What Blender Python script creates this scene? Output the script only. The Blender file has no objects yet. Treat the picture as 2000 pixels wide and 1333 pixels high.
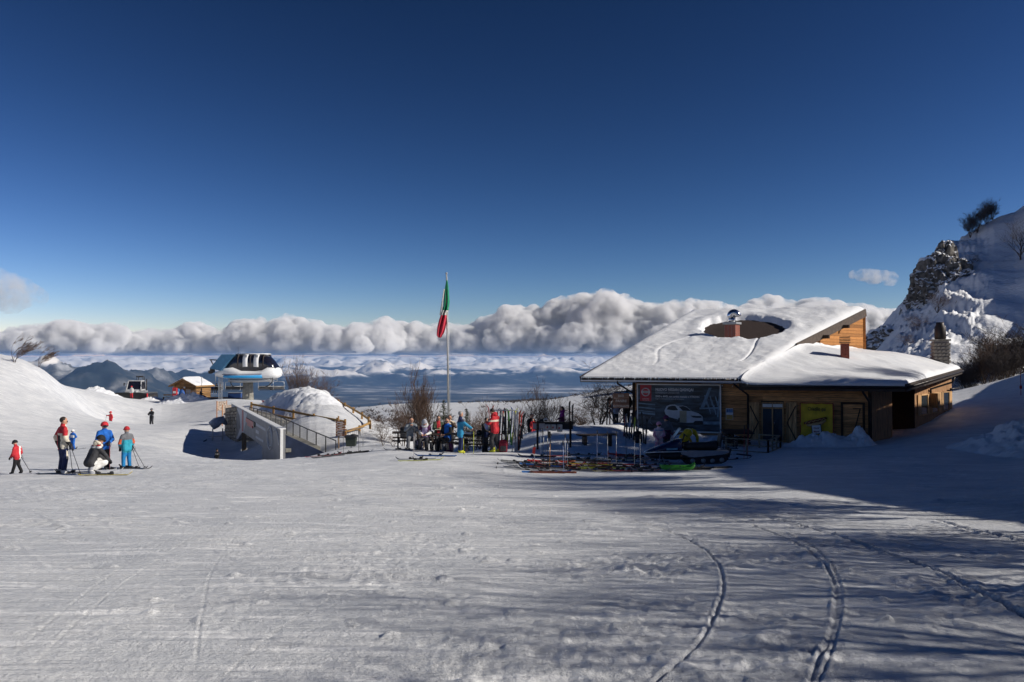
import bpy, bmesh, math, random
import numpy as np
from mathutils import Vector, Matrix, Euler
R = math.radians
rnd = random.Random(7)
S = bpy.context.scene
C = S.collection
# ------------------------------------------------------------------ camera
F = 1500.0; CX, CY = 1000.0, 666.5; HOR = 700.0
PITCH = math.atan((HOR - CY) / F)
cam_d = bpy.data.cameras.new('camera'); cam = bpy.data.objects.new('camera', cam_d); C.objects.link(cam)
cam_d.sensor_width = 36.0; cam_d.lens = 36.0 * F / 2000.0
cam_d.clip_start = 0.05; cam_d.clip_end = 200000
cam.location = (0, 0, 0); cam.rotation_euler = (math.pi / 2 + PITCH, 0, 0)
S.camera = cam
# ------------------------------------------------------------------ light
SUN_AZ = R(-12)      # measured from +X towards +Y: the sun stands to the right, a little behind the camera
SUN_EL = R(30)
sdir = Vector((math.cos(SUN_AZ) * math.cos(SUN_EL), math.sin(SUN_AZ) * math.cos(SUN_EL), math.sin(SUN_EL)))
wld = bpy.data.worlds.new('World'); S.world = wld; wld.use_nodes = True
nt = wld.node_tree; nt.nodes.clear()
sky = nt.nodes.new('ShaderNodeTexSky'); sky.sky_type = 'NISHITA'; sky.sun_disc = False
sky.sun_elevation = SUN_EL; sky.sun_rotation = math.atan2(sdir.x, sdir.y)
sky.altitude = 2200; sky.air_density = 1.0; sky.dust_density = 0.2; sky.ozone_density = 3.0
# clear, deep winter blue: the same colour response over the whole dome
BGS = 0.05
sep = nt.nodes.new('ShaderNodeSeparateColor'); com = nt.nodes.new('ShaderNodeCombineColor')
nt.links.new(sky.outputs[0], sep.inputs[0])
for i, (e, g) in enumerate(((2.30, 1.78), (2.04, .80), (2.08, .67))):
    gg = (0.50, 0.62, 0.66)[i]
    m1 = nt.nodes.new('ShaderNodeMath'); m1.operation = 'POWER'; m1.inputs[1].default_value = 1.7; nt.links.new(sep.outputs[i], m1.inputs[0])
    m2 = nt.nodes.new('ShaderNodeMath'); m2.operation = 'MULTIPLY'; m2.inputs[1].default_value = gg * BGS; nt.links.new(m1.outputs[0], m2.inputs[0])
    m3 = nt.nodes.new('ShaderNodeMath'); m3.operation = 'POWER'; m3.inputs[1].default_value = e / 1.7; nt.links.new(m2.outputs[0], m3.inputs[0])
    m4 = nt.nodes.new('ShaderNodeMath'); m4.operation = 'MULTIPLY'; m4.inputs[1].default_value = g / BGS; nt.links.new(m3.outputs[0], m4.inputs[0])
    nt.links.new(m4.outputs[0], com.inputs[i])
bg = nt.nodes.new('ShaderNodeBackground'); bg.inputs[1].default_value = BGS
wo = nt.nodes.new('ShaderNodeOutputWorld')
nt.links.new(com.outputs[0], bg.inputs[0]); nt.links.new(bg.outputs[0], wo.inputs[0])
sl = bpy.data.lights.new('sun', 'SUN'); so = bpy.data.objects.new('sun', sl); C.objects.link(so)
sl.energy = 4.9; sl.angle = R(0.5); sl.color = (1.0, 0.94, 0.85)
so.rotation_euler = sdir.to_track_quat('Z', 'Y').to_euler()
S.view_settings.view_transform = 'Standard'; S.view_settings.look = 'None'
S.view_settings.exposure = 0.0; S.view_settings.gamma = 1.0; S.view_settings.use_curve_mapping = False
S.render.engine = 'CYCLES'
S.cycles.use_denoising = True; S.cycles.denoiser = 'OPENIMAGEDENOISE'
S.cycles.max_bounces = 12; S.cycles.diffuse_bounces = 3; S.cycles.glossy_bounces = 3
S.cycles.volume_bounces = 5; S.cycles.transparent_max_bounces = 12

# ------------------------------------------------------------------ helpers
CP, SP = math.cos(PITCH), math.sin(PITCH)
def W(px, py, D):
    u = (px - CX) / F; v = (CY - py) / F
    t = D / (CP - v * SP)
    return Vector((u * t, D, t * (SP + v * CP)))
def PX(x, y, z):
    yc = y * CP + z * SP; zc = -y * SP + z * CP
    return CX + F * x / yc, CY - F * zc / yc

def hash2(ix, iy, s):
    h = (ix.astype(np.int64) * 374761393 + iy.astype(np.int64) * 668265263 + s * 69069) & 0xffffffff
    h = ((h ^ (h >> 13)) * 1274126177) & 0xffffffff
    return ((h ^ (h >> 16)) & 0xffff) / 65535.0
def vnoise(x, y, s=0):
    x = np.asarray(x, float); y = np.asarray(y, float)
    ix = np.floor(x); iy = np.floor(y); fx = x - ix; fy = y - iy
    fx = fx * fx * fx * (fx * (fx * 6 - 15) + 10); fy = fy * fy * fy * (fy * (fy * 6 - 15) + 10)
    a = hash2(ix, iy, s); b = hash2(ix + 1, iy, s); c = hash2(ix, iy + 1, s); d = hash2(ix + 1, iy + 1, s)
    return (a * (1 - fx) + b * fx) * (1 - fy) + (c * (1 - fx) + d * fx) * fy - 0.5
def fbm(x, y, s=0, o=4, g=0.5):
    r = 0; a = 1.0; c, sn = 0.8, 0.6
    for i in range(o):
        r = r + a * vnoise(x, y, s + 17 * i); a *= g
        x, y = (c * x - sn * y) * 2.03 + 5.2, (sn * x + c * y) * 2.03 + 1.3
    return r
def hash3(ix, iy, iz, s):
    h = (ix.astype(np.int64) * 374761393 + iy.astype(np.int64) * 668265263 + iz.astype(np.int64) * 2147483647 + s * 69069) & 0xffffffff
    h = ((h ^ (h >> 13)) * 1274126177) & 0xffffffff
    return ((h ^ (h >> 16)) & 0xffff) / 65535.0
def vnoise3(x, y, z, s=0):
    ix = np.floor(x); iy = np.floor(y); iz = np.floor(z); fx = x - ix; fy = y - iy; fz = z - iz
    fx = fx * fx * (3 - 2 * fx); fy = fy * fy * (3 - 2 * fy); fz = fz * fz * (3 - 2 * fz)
    r = 0
    for dx in (0, 1):
        for dy in (0, 1):
            for dz in (0, 1):
                r = r + hash3(ix + dx, iy + dy, iz + dz, s) * (fx if dx else 1 - fx) * (fy if dy else 1 - fy) * (fz if dz else 1 - fz)
    return r - 0.5
def fbm3(p, s=0, o=4, g=0.5):
    x, y, z = p[:, 0], p[:, 1], p[:, 2]; r = 0; a = 1.0
    for i in range(o):
        r = r + a * vnoise3(x, y, z, s + 13 * i); a *= g; x = x * 2.03 + 3.1; y = y * 2.03 + 1.7; z = z * 2.03 + 9.2
    return r
def sstep(a, b, x):
    t = np.clip((x - a) / (b - a), 0, 1); return t * t * (3 - 2 * t)

def grid_mesh(name, P):                       # P: (n, m, 3) array of points
    n, m = P.shape[:2]
    me = bpy.data.meshes.new(name)
    idx = np.arange(n * m).reshape(n, m)
    q = np.stack([idx[:-1, :-1], idx[:-1, 1:], idx[1:, 1:], idx[1:, :-1]], -1).reshape(-1, 4)
    me.vertices.add(n * m); me.vertices.foreach_set('co', P.reshape(-1).astype(np.float32))
    me.loops.add(q.size); me.loops.foreach_set('vertex_index', q.reshape(-1).astype(np.int32))
    me.polygons.add(len(q)); me.polygons.foreach_set('loop_start', (np.arange(len(q)) * 4).astype(np.int32))
    me.polygons.foreach_set('loop_total', np.full(len(q), 4, np.int32))
    me.polygons.foreach_set('use_smooth', np.ones(len(q), bool))
    me.update(calc_edges=True); me.validate()
    return me
def link(name, me, parent=None, mat=None):
    o = bpy.data.objects.new(name, me); C.objects.link(o)
    if mat is not None:
        me.materials.append(mat)
    if parent is not None:
        o.parent = parent
    return o
def tag(o, label=None, cat=None, group=None, kind=None):
    if label: o['label'] = label
    if cat: o['category'] = cat
    if group: o['group'] = group
    if kind: o['kind'] = kind
    return o
def thing(name, label, cat, loc=(0, 0, 0), rz=0.0, group=None):
    o = bpy.data.objects.new(name, None); C.objects.link(o)
    o.empty_display_size = 0.2
    o.location = loc; o.rotation_euler = (0, 0, rz)
    return tag(o, label, cat, group)
def copy_tree(o, parent=None):
    c = o.copy(); C.objects.link(c); c.parent = parent
    for ch in o.children: copy_tree(ch, c)
    return c

class MB:
    """collects simple shapes into one mesh"""
    def __init__(s): s.v = []; s.f = []; s.sm = []
    def add(s, vs, fs, smooth=False):
        b = len(s.v); s.v.extend([tuple(v) for v in vs]); s.f.extend([tuple(i + b for i in f) for f in fs]); s.sm.extend([smooth] * len(fs)); return s
    def box(s, c, d, rot=None, bev=0.0):
        x, y, z = d[0] / 2, d[1] / 2, d[2] / 2
        if bev > 0:
            b = min(bev, x * .45, y * .45, z * .45)
            bm = bmesh.new(); bmesh.ops.create_cube(bm, size=1.0)
            for v in bm.verts: v.co = Vector((v.co.x * d[0], v.co.y * d[1], v.co.z * d[2]))
            bmesh.ops.bevel(bm, geom=list(bm.edges), offset=b, segments=1, affect='EDGES')
            bm.verts.index_update()
            vs = [v.co.copy() for v in bm.verts]; fs = [[v.index for v in f.verts] for f in bm.faces]; bm.free()
        else:
            vs = [Vector((sx * x, sy * y, sz * z)) for sz in (-1, 1) for sy in (-1, 1) for sx in (-1, 1)]
            fs = [(0, 2, 3, 1), (4, 5, 7, 6), (0, 1, 5, 4), (2, 6, 7, 3), (0, 4, 6, 2), (1, 3, 7, 5)]
        M = rot.to_matrix() if isinstance(rot, Euler) else (rot if rot is not None else Matrix.Identity(3))
        c = Vector(c)
        return s.add([M @ v + c for v in vs], fs)
    def bar(s, a, b, w, h, up=(0, 0, 1), bev=0.0):
        a, b = Vector(a), Vector(b); d = b - a; L = d.length
        if L < 1e-6: return s
        y = d / L; up = Vector(up)
        if abs(y.dot(up)) > .99: up = Vector((1, 0, 0))
        x = y.cross(up).normalized(); z = x.cross(y)
        return s.box((a + b) / 2, (w, L, h), Matrix((x, y, z)).transposed(), bev)
    def tube(s, pts, rad, n=6, cap=True, smooth=True):
        pts = [Vector(p) for p in pts]
        if not hasattr(rad, '__len__'): rad = [rad] * len(pts)
        vs = []; fs = []; x = None
        for i, p in enumerate(pts):
            t = (pts[min(i + 1, len(pts) - 1)] - pts[max(i - 1, 0)])
            if t.length < 1e-9: t = Vector((0, 0, 1))
            t.normalize()
            if x is None:
                x = t.orthogonal().normalized()
            else:
                x = (x - t * x.dot(t))
                x = x.normalized() if x.length > 1e-6 else t.orthogonal().normalized()
            y = t.cross(x)
            for k in range(n):
                a = 2 * math.pi * k / n
                vs.append(p + (x * math.cos(a) + y * math.sin(a)) * rad[i])
        for i in range(len(pts) - 1):
            for k in range(n):
                fs.append((i * n + k, i * n + (k + 1) % n, (i + 1) * n + (k + 1) % n, (i + 1) * n + k))
        if cap and n > 2:
            fs.append(tuple(range(n - 1, -1, -1))); fs.append(tuple(range((len(pts) - 1) * n, len(pts) * n)))
        return s.add(vs, fs, smooth)
    def sphere(s, c, r, n=10, m=7, rot=None):
        if not hasattr(r, '__len__'): r = (r, r, r)
        c = Vector(c); vs = []; fs = []
        M = rot.to_matrix() if isinstance(rot, Euler) else (rot if rot is not None else Matrix.Identity(3))
        for i in range(m + 1):
            th = math.pi * i / m
            for k in range(n):
                ph = 2 * math.pi * k / n
                vs.append(M @ Vector((r[0] * math.sin(th) * math.cos(ph), r[1] * math.sin(th) * math.sin(ph), r[2] * math.cos(th))) + c)
        for i in range(m):
            for k in range(n):
                fs.append((i * n + k, (i + 1) * n + k, (i + 1) * n + (k + 1) % n, i * n + (k + 1) % n))
        return s.add(vs, fs, True)
    def capsule(s, a, b, ra, rb, n=10):
        a, b = Vector(a), Vector(b); d = b - a; L = d.length; t = d / L if L > 1e-6 else Vector((0, 0, 1))
        pts = []; rr = []
        for k in range(0, 4):
            al = math.pi / 2 * k / 3; pts.append(a - t * (ra * math.cos(al))); rr.append(max(ra * math.sin(al), ra * .02))
        for k in range(0, 4):
            al = math.pi / 2 * k / 3; pts.append(b + t * (rb * math.sin(al))); rr.append(max(rb * math.cos(al), rb * .02))
        return s.tube(pts, rr, n)
    def prism(s, poly, h0, h1, axis='z', M=None):
        """extrude a 2-D polygon; axis z: (x,y)->z   y: (x,z)->y   x: (y,z)->x"""
        n = len(poly)
        def mk(p, h):
            if axis == 'z': return Vector((p[0], p[1], h))
            if axis == 'y': return Vector((p[0], h, p[1]))
            return Vector((h, p[0], p[1]))
        vs = [mk(p, h0) for p in poly] + [mk(p, h1) for p in poly]
        if M is not None: vs = [M @ v for v in vs]
        fs = [tuple(range(n)), tuple(range(2 * n - 1, n - 1, -1))] + [(i, i + n, (i + 1) % n + n, (i + 1) % n) for i in range(n)]
        return s.add(vs, fs)
    def lathe(s, prof, c=(0, 0, 0), n=14):
        c = Vector(c); vs = []; fs = []
        for r, z in prof:
            for k in range(n):
                a = 2 * math.pi * k / n; vs.append(c + Vector((r * math.cos(a), r * math.sin(a), z)))
        for i in range(len(prof) - 1):
            for k in range(n):
                fs.append((i * n + k, i * n + (k + 1) % n, (i + 1) * n + (k + 1) % n, (i + 1) * n + k))
        fs.append(tuple(range(n - 1, -1, -1))); fs.append(tuple(range((len(prof) - 1) * n, len(prof) * n)))
        return s.add(vs, fs, True)
    def mesh(s, name='m', recalc=True):
        me = bpy.data.meshes.new(name); me.from_pydata(s.v, [], s.f)
        me.polygons.foreach_set('use_smooth', s.sm)
        if recalc:
            bm = bmesh.new(); bm.from_mesh(me); bmesh.ops.recalc_face_normals(bm, faces=bm.faces); bm.to_mesh(me); bm.free()
        me.update(); return me
    def build(s, name, mat, parent=None, recalc=True):
        return link(name, s.mesh(name, recalc), parent, mat)

# ------------------------------------------------------------------ materials
def new_mat(name):
    m = bpy.data.materials.new(name); m.use_nodes = True
    n = m.node_tree; b = n.nodes['Principled BSDF']
    return m, n, b
_mats = {}
def mat(name, col, rough=0.6, metal=0.0, var=0.12, scale=8.0, bump=0.0, bscale=40.0, spec=0.4, stretch=(1, 1, 1), coat=0.0):
    if name in _mats: return _mats[name]
    m, n, b = new_mat(name); _mats[name] = m
    b.inputs['Roughness'].default_value = rough; b.inputs['Metallic'].default_value = metal
    b.inputs['Specular IOR Level'].default_value = spec
    if coat: b.inputs['Coat Weight'].default_value = coat
    tc = n.nodes.new('ShaderNodeTexCoord'); mp = n.nodes.new('ShaderNodeMapping'); mp.inputs['Scale'].default_value = stretch
    n.links.new(tc.outputs['Object'], mp.inputs[0])
    nz = n.nodes.new('ShaderNodeTexNoise'); nz.inputs['Scale'].default_value = scale; nz.inputs['Detail'].default_value = 5
    n.links.new(mp.outputs[0], nz.inputs[0])
    rp = n.nodes.new('ShaderNodeValToRGB')
    lo = [max(0, c * (1 - var * 1.6)) for c in col[:3]]; hi = [min(1, c * (1 + var * 1.2)) for c in col[:3]]
    rp.color_ramp.elements[0].position = .3; rp.color_ramp.elements[1].position = .7
    rp.color_ramp.elements[0].color = (*lo, 1); rp.color_ramp.elements[1].color = (*hi, 1)
    n.links.new(nz.outputs[0], rp.inputs[0]); n.links.new(rp.outputs[0], b.inputs['Base Color'])
    if bump:
        n2 = n.nodes.new('ShaderNodeTexNoise'); n2.inputs['Scale'].default_value = bscale; n2.inputs['Detail'].default_value = 4
        n.links.new(mp.outputs[0], n2.inputs[0])
        bp = n.nodes.new('ShaderNodeBump'); bp.inputs['Strength'].default_value = bump; bp.inputs['Distance'].default_value = 0.02
        n.links.new(n2.outputs[0], bp.inputs['Height']); n.links.new(bp.outputs[0], b.inputs['Normal'])
    return m
def wood(name, col, axis=0, var=.35):
    if name in _mats: return _mats[name]
    st = [14, 14, 14]; st[axis] = 1.0
    m = mat(name, col, .75, 0, var, 2.0, .35, 6.0, .25, tuple(st))
    n = m.node_tree                                     # each board has its own tone
    b = n.nodes['Principled BSDF']; oi = n.nodes.new('ShaderNodeObjectInfo')
    mr = n.nodes.new('ShaderNodeMapRange'); mr.inputs[3].default_value = .62; mr.inputs[4].default_value = 1.25
    n.links.new(oi.outputs['Random'], mr.inputs[0])
    mx = n.nodes.new('ShaderNodeMix'); mx.data_type = 'RGBA'; mx.blend_type = 'MULTIPLY'; mx.inputs[0].default_value = 1
    src = b.inputs['Base Color'].links[0].from_socket
    n.links.new(src, mx.inputs[6]); n.links.new(mr.outputs[0], mx.inputs[7]); n.links.new(mx.outputs[2], b.inputs['Base Color'])
    return m
# ------------------------------------------------------------------ ground
# the lie of the land: (bearing as picture column, drop below eye level per metre of distance as picture row, distance in metres)
CPTS = []
def cp(*a): CPTS.extend(a)
for px in (-1500, -600, 200, 1000, 1800, 2600, 3500):
    cp((px, 1550, 3.0), (px, 1325, 4.0), (px, 1165, 6.0), (px, 1037, 10.0))
for px in (-600, 100, 1000):
    cp((px, 977, 15), (px, 946, 20))
cp((1500, 972, 15), (1900, 968, 15), (2600, 930, 15), (1500, 934, 20), (1900, 935, 20), (2300, 925, 20))
# left: group, run, hill
cp((30, 922, 25), (250, 921, 25), (500, 916, 25), (30, 906, 30), (250, 905, 30), (142, 879, 45), (0, 866, 45), (-300, 850, 45), (300, 870, 45),
   (216, 836, 75), (296, 833, 72), (0, 790, 60), (0, 706, 72), (-200, 680, 70), (-500, 640, 70), (100, 821, 60), (100, 731, 77), (210, 770, 90), (160, 800, 77), (200, 812, 80),
   (262, 781, 106), (350, 783, 103), (390, 779, 100), (480, 780, 97), (430, 782, 92), (330, 800, 92), (400, 836, 62), (350, 850, 58),
   (0, 760, 95), (-300, 740, 95), (100, 770, 100),
   (350, 880, 40), (240, 800, 120), (350, 806, 120), (480, 800, 120), (100, 800, 125), (620, 800, 110))
# the crest before the underpass and the hollow behind it
cp((420, 899, 31), (500, 896, 32), (560, 893, 33), (640, 887, 34), (700, 881, 35), (600, 906, 28), (500, 904, 29))
cp((424, 910, 42), (480, 911, 45), (530, 914, 45), (600, 897, 44), (430, 900, 50), (480, 880, 54), (440, 850, 60))
# snow mound by the station
cp((588, 764, 64), (552, 774, 65), (625, 774, 62), (520, 786, 67), (652, 787, 60), (690, 812, 55), (600, 800, 56), (660, 845, 47), (720, 838, 50), (600, 836, 48), (575, 830, 50), (690, 868, 44), (640, 880, 40),
   (540, 800, 64), (500, 795, 74), (560, 792, 84), (750, 865, 42), (770, 842, 52), (760, 858, 70), (700, 815, 72))
# picnic place, ski area
cp((780, 878, 33), (860, 880, 33), (960, 882, 32), (1000, 884, 31), (800, 905, 26), (1000, 912, 26), (1050, 925, 24.5), (1200, 923, 25), (1350, 921, 25), (1100, 898, 29), (1250, 900, 29.5), (1350, 905, 30),
   (860, 880, 37), (940, 880, 37), (850, 895, 46), (950, 893, 46), (1450, 895, 32), (1420, 893, 34),
   (1040, 845, 37), (1100, 832, 38.5), (1180, 826, 40), (1235, 824, 41), (1060, 876, 33), (1150, 876, 33), (1220, 880, 33), (1060, 850, 42.5), (1150, 846, 43), (1040, 870, 47), (1200, 830, 47), (1020, 876, 35))
# round the hut
cp((1260, 850, 40), (1400, 853, 39), (1300, 872, 36), (1480, 868, 37.5), (1560, 868, 38.5), (1697, 867, 37.6), (1560, 880, 33), (1700, 885, 30), (1850, 893, 27), (1780, 838, 43), (1860, 797, 50),
   (1820, 845, 38), (1900, 838, 38), (1870, 783, 60), (1940, 762, 62), (2000, 738, 64), (2000, 800, 46), (2000, 860, 33), (2000, 900, 27), (2150, 870, 27), (2150, 790, 45), (2150, 700, 64),
   (1500, 830, 60), (1700, 790, 60), (1870, 768, 90), (2000, 750, 90))
# plateau beyond
cp((720, 850, 110), (850, 862, 70), (950, 850, 80), (850, 830, 130), (700, 792, 230), (850, 784, 230), (1000, 782, 230), (1120, 772, 215), (1240, 752, 205), (1300, 748, 200),
   (950, 812, 160), (1100, 805, 130), (1200, 790, 120), (1250, 800, 85), (1100, 830, 85), (1300, 815, 70), (1500, 760, 200), (1800, 740, 200),
   (700, 840, 300), (850, 830, 300), (1000, 820, 300), (1240, 790, 300), (1600, 790, 300), (560, 860, 200), (350, 900, 200), (100, 900, 200), (-400, 900, 200), (350, 960, 350), (-300, 960, 350), (2200, 760, 300), (2300, 600, 90), (3200, 700, 200), (3200, 800, 60), (-1400, 850, 60), (-1400, 900, 200))
_a = np.array(CPTS, float)
_X = np.stack([np.arctan((_a[:, 0] - CX) / F) * 1.6, np.log(_a[:, 2])], 1)
_V = (_a[:, 1] - HOR) / F
def _phi(d2): return 0.5 * d2 * np.log(d2 + 1e-12)
def _solve():
    n = len(_X); d2 = ((_X[:, None] - _X[None]) ** 2).sum(-1)
    K = _phi(d2) + np.eye(n) * 2e-4; P = np.c_[np.ones(n), _X]
    A = np.zeros((n + 3, n + 3)); A[:n, :n] = K; A[:n, n:] = P; A[n:, :n] = P.T
    return np.linalg.solve(A, np.r_[_V, 0, 0, 0])
_Wt = _solve()
def base_z(x, y):
    x = np.asarray(x, float); y = np.asarray(y, float); sh = x.shape; x = x.ravel(); y = y.ravel()
    yy = np.maximum(y, 2.4); th = np.clip(np.arctan(x / yy), -1.25, 1.25)
    D = np.maximum(np.where(y > 2.4, y, 2.4), 2.4)
    Q = np.stack([th * 1.6, np.log(np.clip(D, 3, 420))], 1); out = np.empty(len(x))
    for i in range(0, len(x), 40000):
        q = Q[i:i + 40000]; d2 = ((q[:, None] - _X[None]) ** 2).sum(-1)
        out[i:i + 40000] = _phi(d2) @ _Wt[:-3] + _Wt[-3] + q @ _Wt[-2:]
    z = -out * D
    near = sstep(6.0, 3.0, np.hypot(x, y)) if False else sstep(6.5, 3.5, D)
    z = z * (1 - near) + near * (-1.66 - 0.03 * np.clip(y, 0, 9))
    # the wooded hillside to the right of the view
    foot = 0.70 * y + 5.0 - 2.5 * sstep(8, 20, y)
    H = np.interp(y, [-8, 2, 5, 7, 10, 14, 20, 26, 36, 46, 60, 75], [.5, 3, 5, 7.5, 13, 18, 23, 26, 24, 17, 7, 1])
    t = np.clip(x - foot, 0, None) * sstep(-25, -5, y)
    z = z + H * (1 - np.exp(-t * 1.4 / np.maximum(H, .1)))
    return z.reshape(sh)
def hit(px, py):                        # where the sight line through a picture point meets the ground
    d = W(px, py, 1.0); lo, hi = 2.5, 120.0
    ts = np.exp(np.linspace(math.log(lo), math.log(hi), 260)); g = base_z(d.x * ts, ts) - d.z * ts
    k = np.argmax(g > 0)
    return Vector((d.x * ts[k], ts[k], 0))
TRACKS = [  # tracks pressed into the snow (seen points), depth, width
    ([(1140, 985), (1230, 1012), (1330, 1050), (1392, 1092), (1412, 1140), (1402, 1190), (1370, 1250), (1320, 1305), (1270, 1345)], .013, .014),
    ([(1300, 985), (1440, 1015), (1530, 1048), (1592, 1090), (1627, 1138), (1633, 1185), (1624, 1240), (1604, 1290), (1580, 1345)], .018, .016),
    ([(1420, 1010), (1540, 1042), (1606, 1085), (1636, 1135), (1642, 1185), (1634, 1240), (1616, 1290), (1594, 1345)], .013, .014),
    ([(1370, 985), (1580, 1030), (1690, 1065), (1790, 1103), (1870, 1140), (1930, 1172), (2010, 1218)], .028, .026),
    ([(1820, 1015), (1900, 1035), (2020, 1060)], .04, .05),
    ([(1660, 985), (1560, 1010), (1440, 1050), (1290, 1112), (1100, 1190), (880, 1290), (780, 1345)], .0035, .011), ([(1690, 985), (1590, 1012), (1470, 1054), (1320, 1118), (1130, 1200), (910, 1302), (815, 1350)], .0035, .011),
    ([(-40, 1120), (200, 1085), (480, 1040), (760, 1000), (1000, 975)], .004, .011), ([(-40, 1136), (200, 1097), (480, 1050), (760, 1008), (1000, 982)], .004, .011),
    ([(-40, 1010), (240, 1035), (520, 1075), (760, 1130), (900, 1190)], .0035, .011), ([(-20, 1330), (120, 1200), (240, 1110), (420, 1020), (640, 960)], .0035, .011), ([(30, 1340), (160, 1210), (275, 1116), (450, 1024), (670, 962)], .0035, .011),
    ([(380, 1345), (395, 1200), (430, 1090), (520, 1000), (640, 950)], .003, .010), ([(1500, 960), (1300, 985), (1050, 1030), (820, 1100), (600, 1200), (420, 1345)], .003, .010)]
def catmull(P, k=10):
    out = []
    for i in range(len(P) - 1):
        a = P[max(i - 1, 0)]; b = P[i]; c = P[i + 1]; d = P[min(i + 2, len(P) - 1)]
        for j in range(k):
            t = j / k
            out.append(0.5 * ((2 * b) + (c - a) * t + (2 * a - 5 * b + 4 * c - d) * t * t + (3 * b - a - 3 * c + d) * t ** 3))
    return out + [P[-1]]
TR = [(np.array([(p.x, p.y) for p in catmull([hit(*p) for p in pts], 7)]), d, w) for pts, d, w in TRACKS]
def detail(x, y):
    """relief of the trodden and groomed snow"""
    D = np.hypot(x, y)
    z = 0.06 * fbm(x * .35, y * .35, 3, 3) * sstep(3, 12, D) + 0.25 * fbm(x * .09, y * .09, 5, 3) * sstep(12, 45, D) * sstep(130, 70, D)
    rough = np.clip(sstep(-5.0, 3.5, x - 0.06 * y + 1.2 * fbm(x * .5, y * .5, 9, 2)), 0, 1) * sstep(15, 7, D)
    patch = sstep(-.12, .25, fbm(x * .8, y * .8, 21, 3))
    lump = np.maximum(fbm(x * 4.5, y * 4.5, 31, 3), 0) ** 1.3
    fine = fbm(x * 13, y * 13, 37, 2)
    z += rough * patch * (0.075 * lump + 0.026 * fine) + 0.006 * fine * sstep(20, 8, D)
    # scraped ski streaks
    for ang, sd, am, cut in ((.10, 41, .030, .10), (-.06, 47, .026, .14), (.35, 48, .022, .20), (-.9, 49, .012, .24)):
        c, s = math.cos(ang), math.sin(ang); u = c * x + s * y; v = -s * x + c * y
        v = v + .25 * fbm(u * .12, v * .12, sd + 5, 2)
        k = np.maximum(fbm(u * .42, v * 7.5, sd, 2) - cut, 0) * sstep(-.15, .2, fbm(x * .3, y * .3, sd + 9, 2))
        z += am * 2.2 * k * sstep(3.5, 7, D) * sstep(80, 30, D) * (1 - .5 * rough)
    z += np.maximum(fbm(x * 3.6, y * 3.6, 53, 3) - .46, 0) * .12 * sstep(40, 20, D)
    for pts, dep, w in TR:
        P = pts
        lo = P.min(0) - .6; hi = P.max(0) + .6
        m = (x > lo[0]) & (x < hi[0]) & (y > lo[1]) & (y < hi[1])
        if not m.any(): continue
        q = np.stack([x[m], y[m]], 1); best = np.full(len(q), 9.0); par = np.zeros(len(q)); ns = len(P) - 1
        for i, (a, b) in enumerate(zip(P[:-1], P[1:])):
            ab = b - a; t = np.clip(((q - a) @ ab) / (ab @ ab + 1e-9), 0, 1); dd = np.hypot(*(q - a - t[:, None] * ab).T); nb = dd < best
            best[nb] = dd[nb]; par[nb] = (i + t[nb]) / ns
        fade = sstep(0, .18, par) * sstep(1, .97, par)
        n = np.maximum(.7 + 1.5 * fbm(q[:, 0] * 6, q[:, 1] * 6, 61, 4), .1)
        z[m] += fade * (-dep) * np.exp(-(best / w) ** 4) + fade * .6 * dep * n * np.exp(-((best - 2.0 * w) / (w * .8)) ** 2)
    return z
def zg(x, y): return float(base_z(np.array([x]), np.array([y]))[0] + detail(np.array([float(x)]), np.array([float(y)]))[0])
def G(px, D):
    x = (px - CX) / F * D
    for _ in range(2):
        z = zg(x, D); x = (px - CX) / F * (D * CP + z * SP)
    return Vector((x, D, zg(x, D)))

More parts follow.
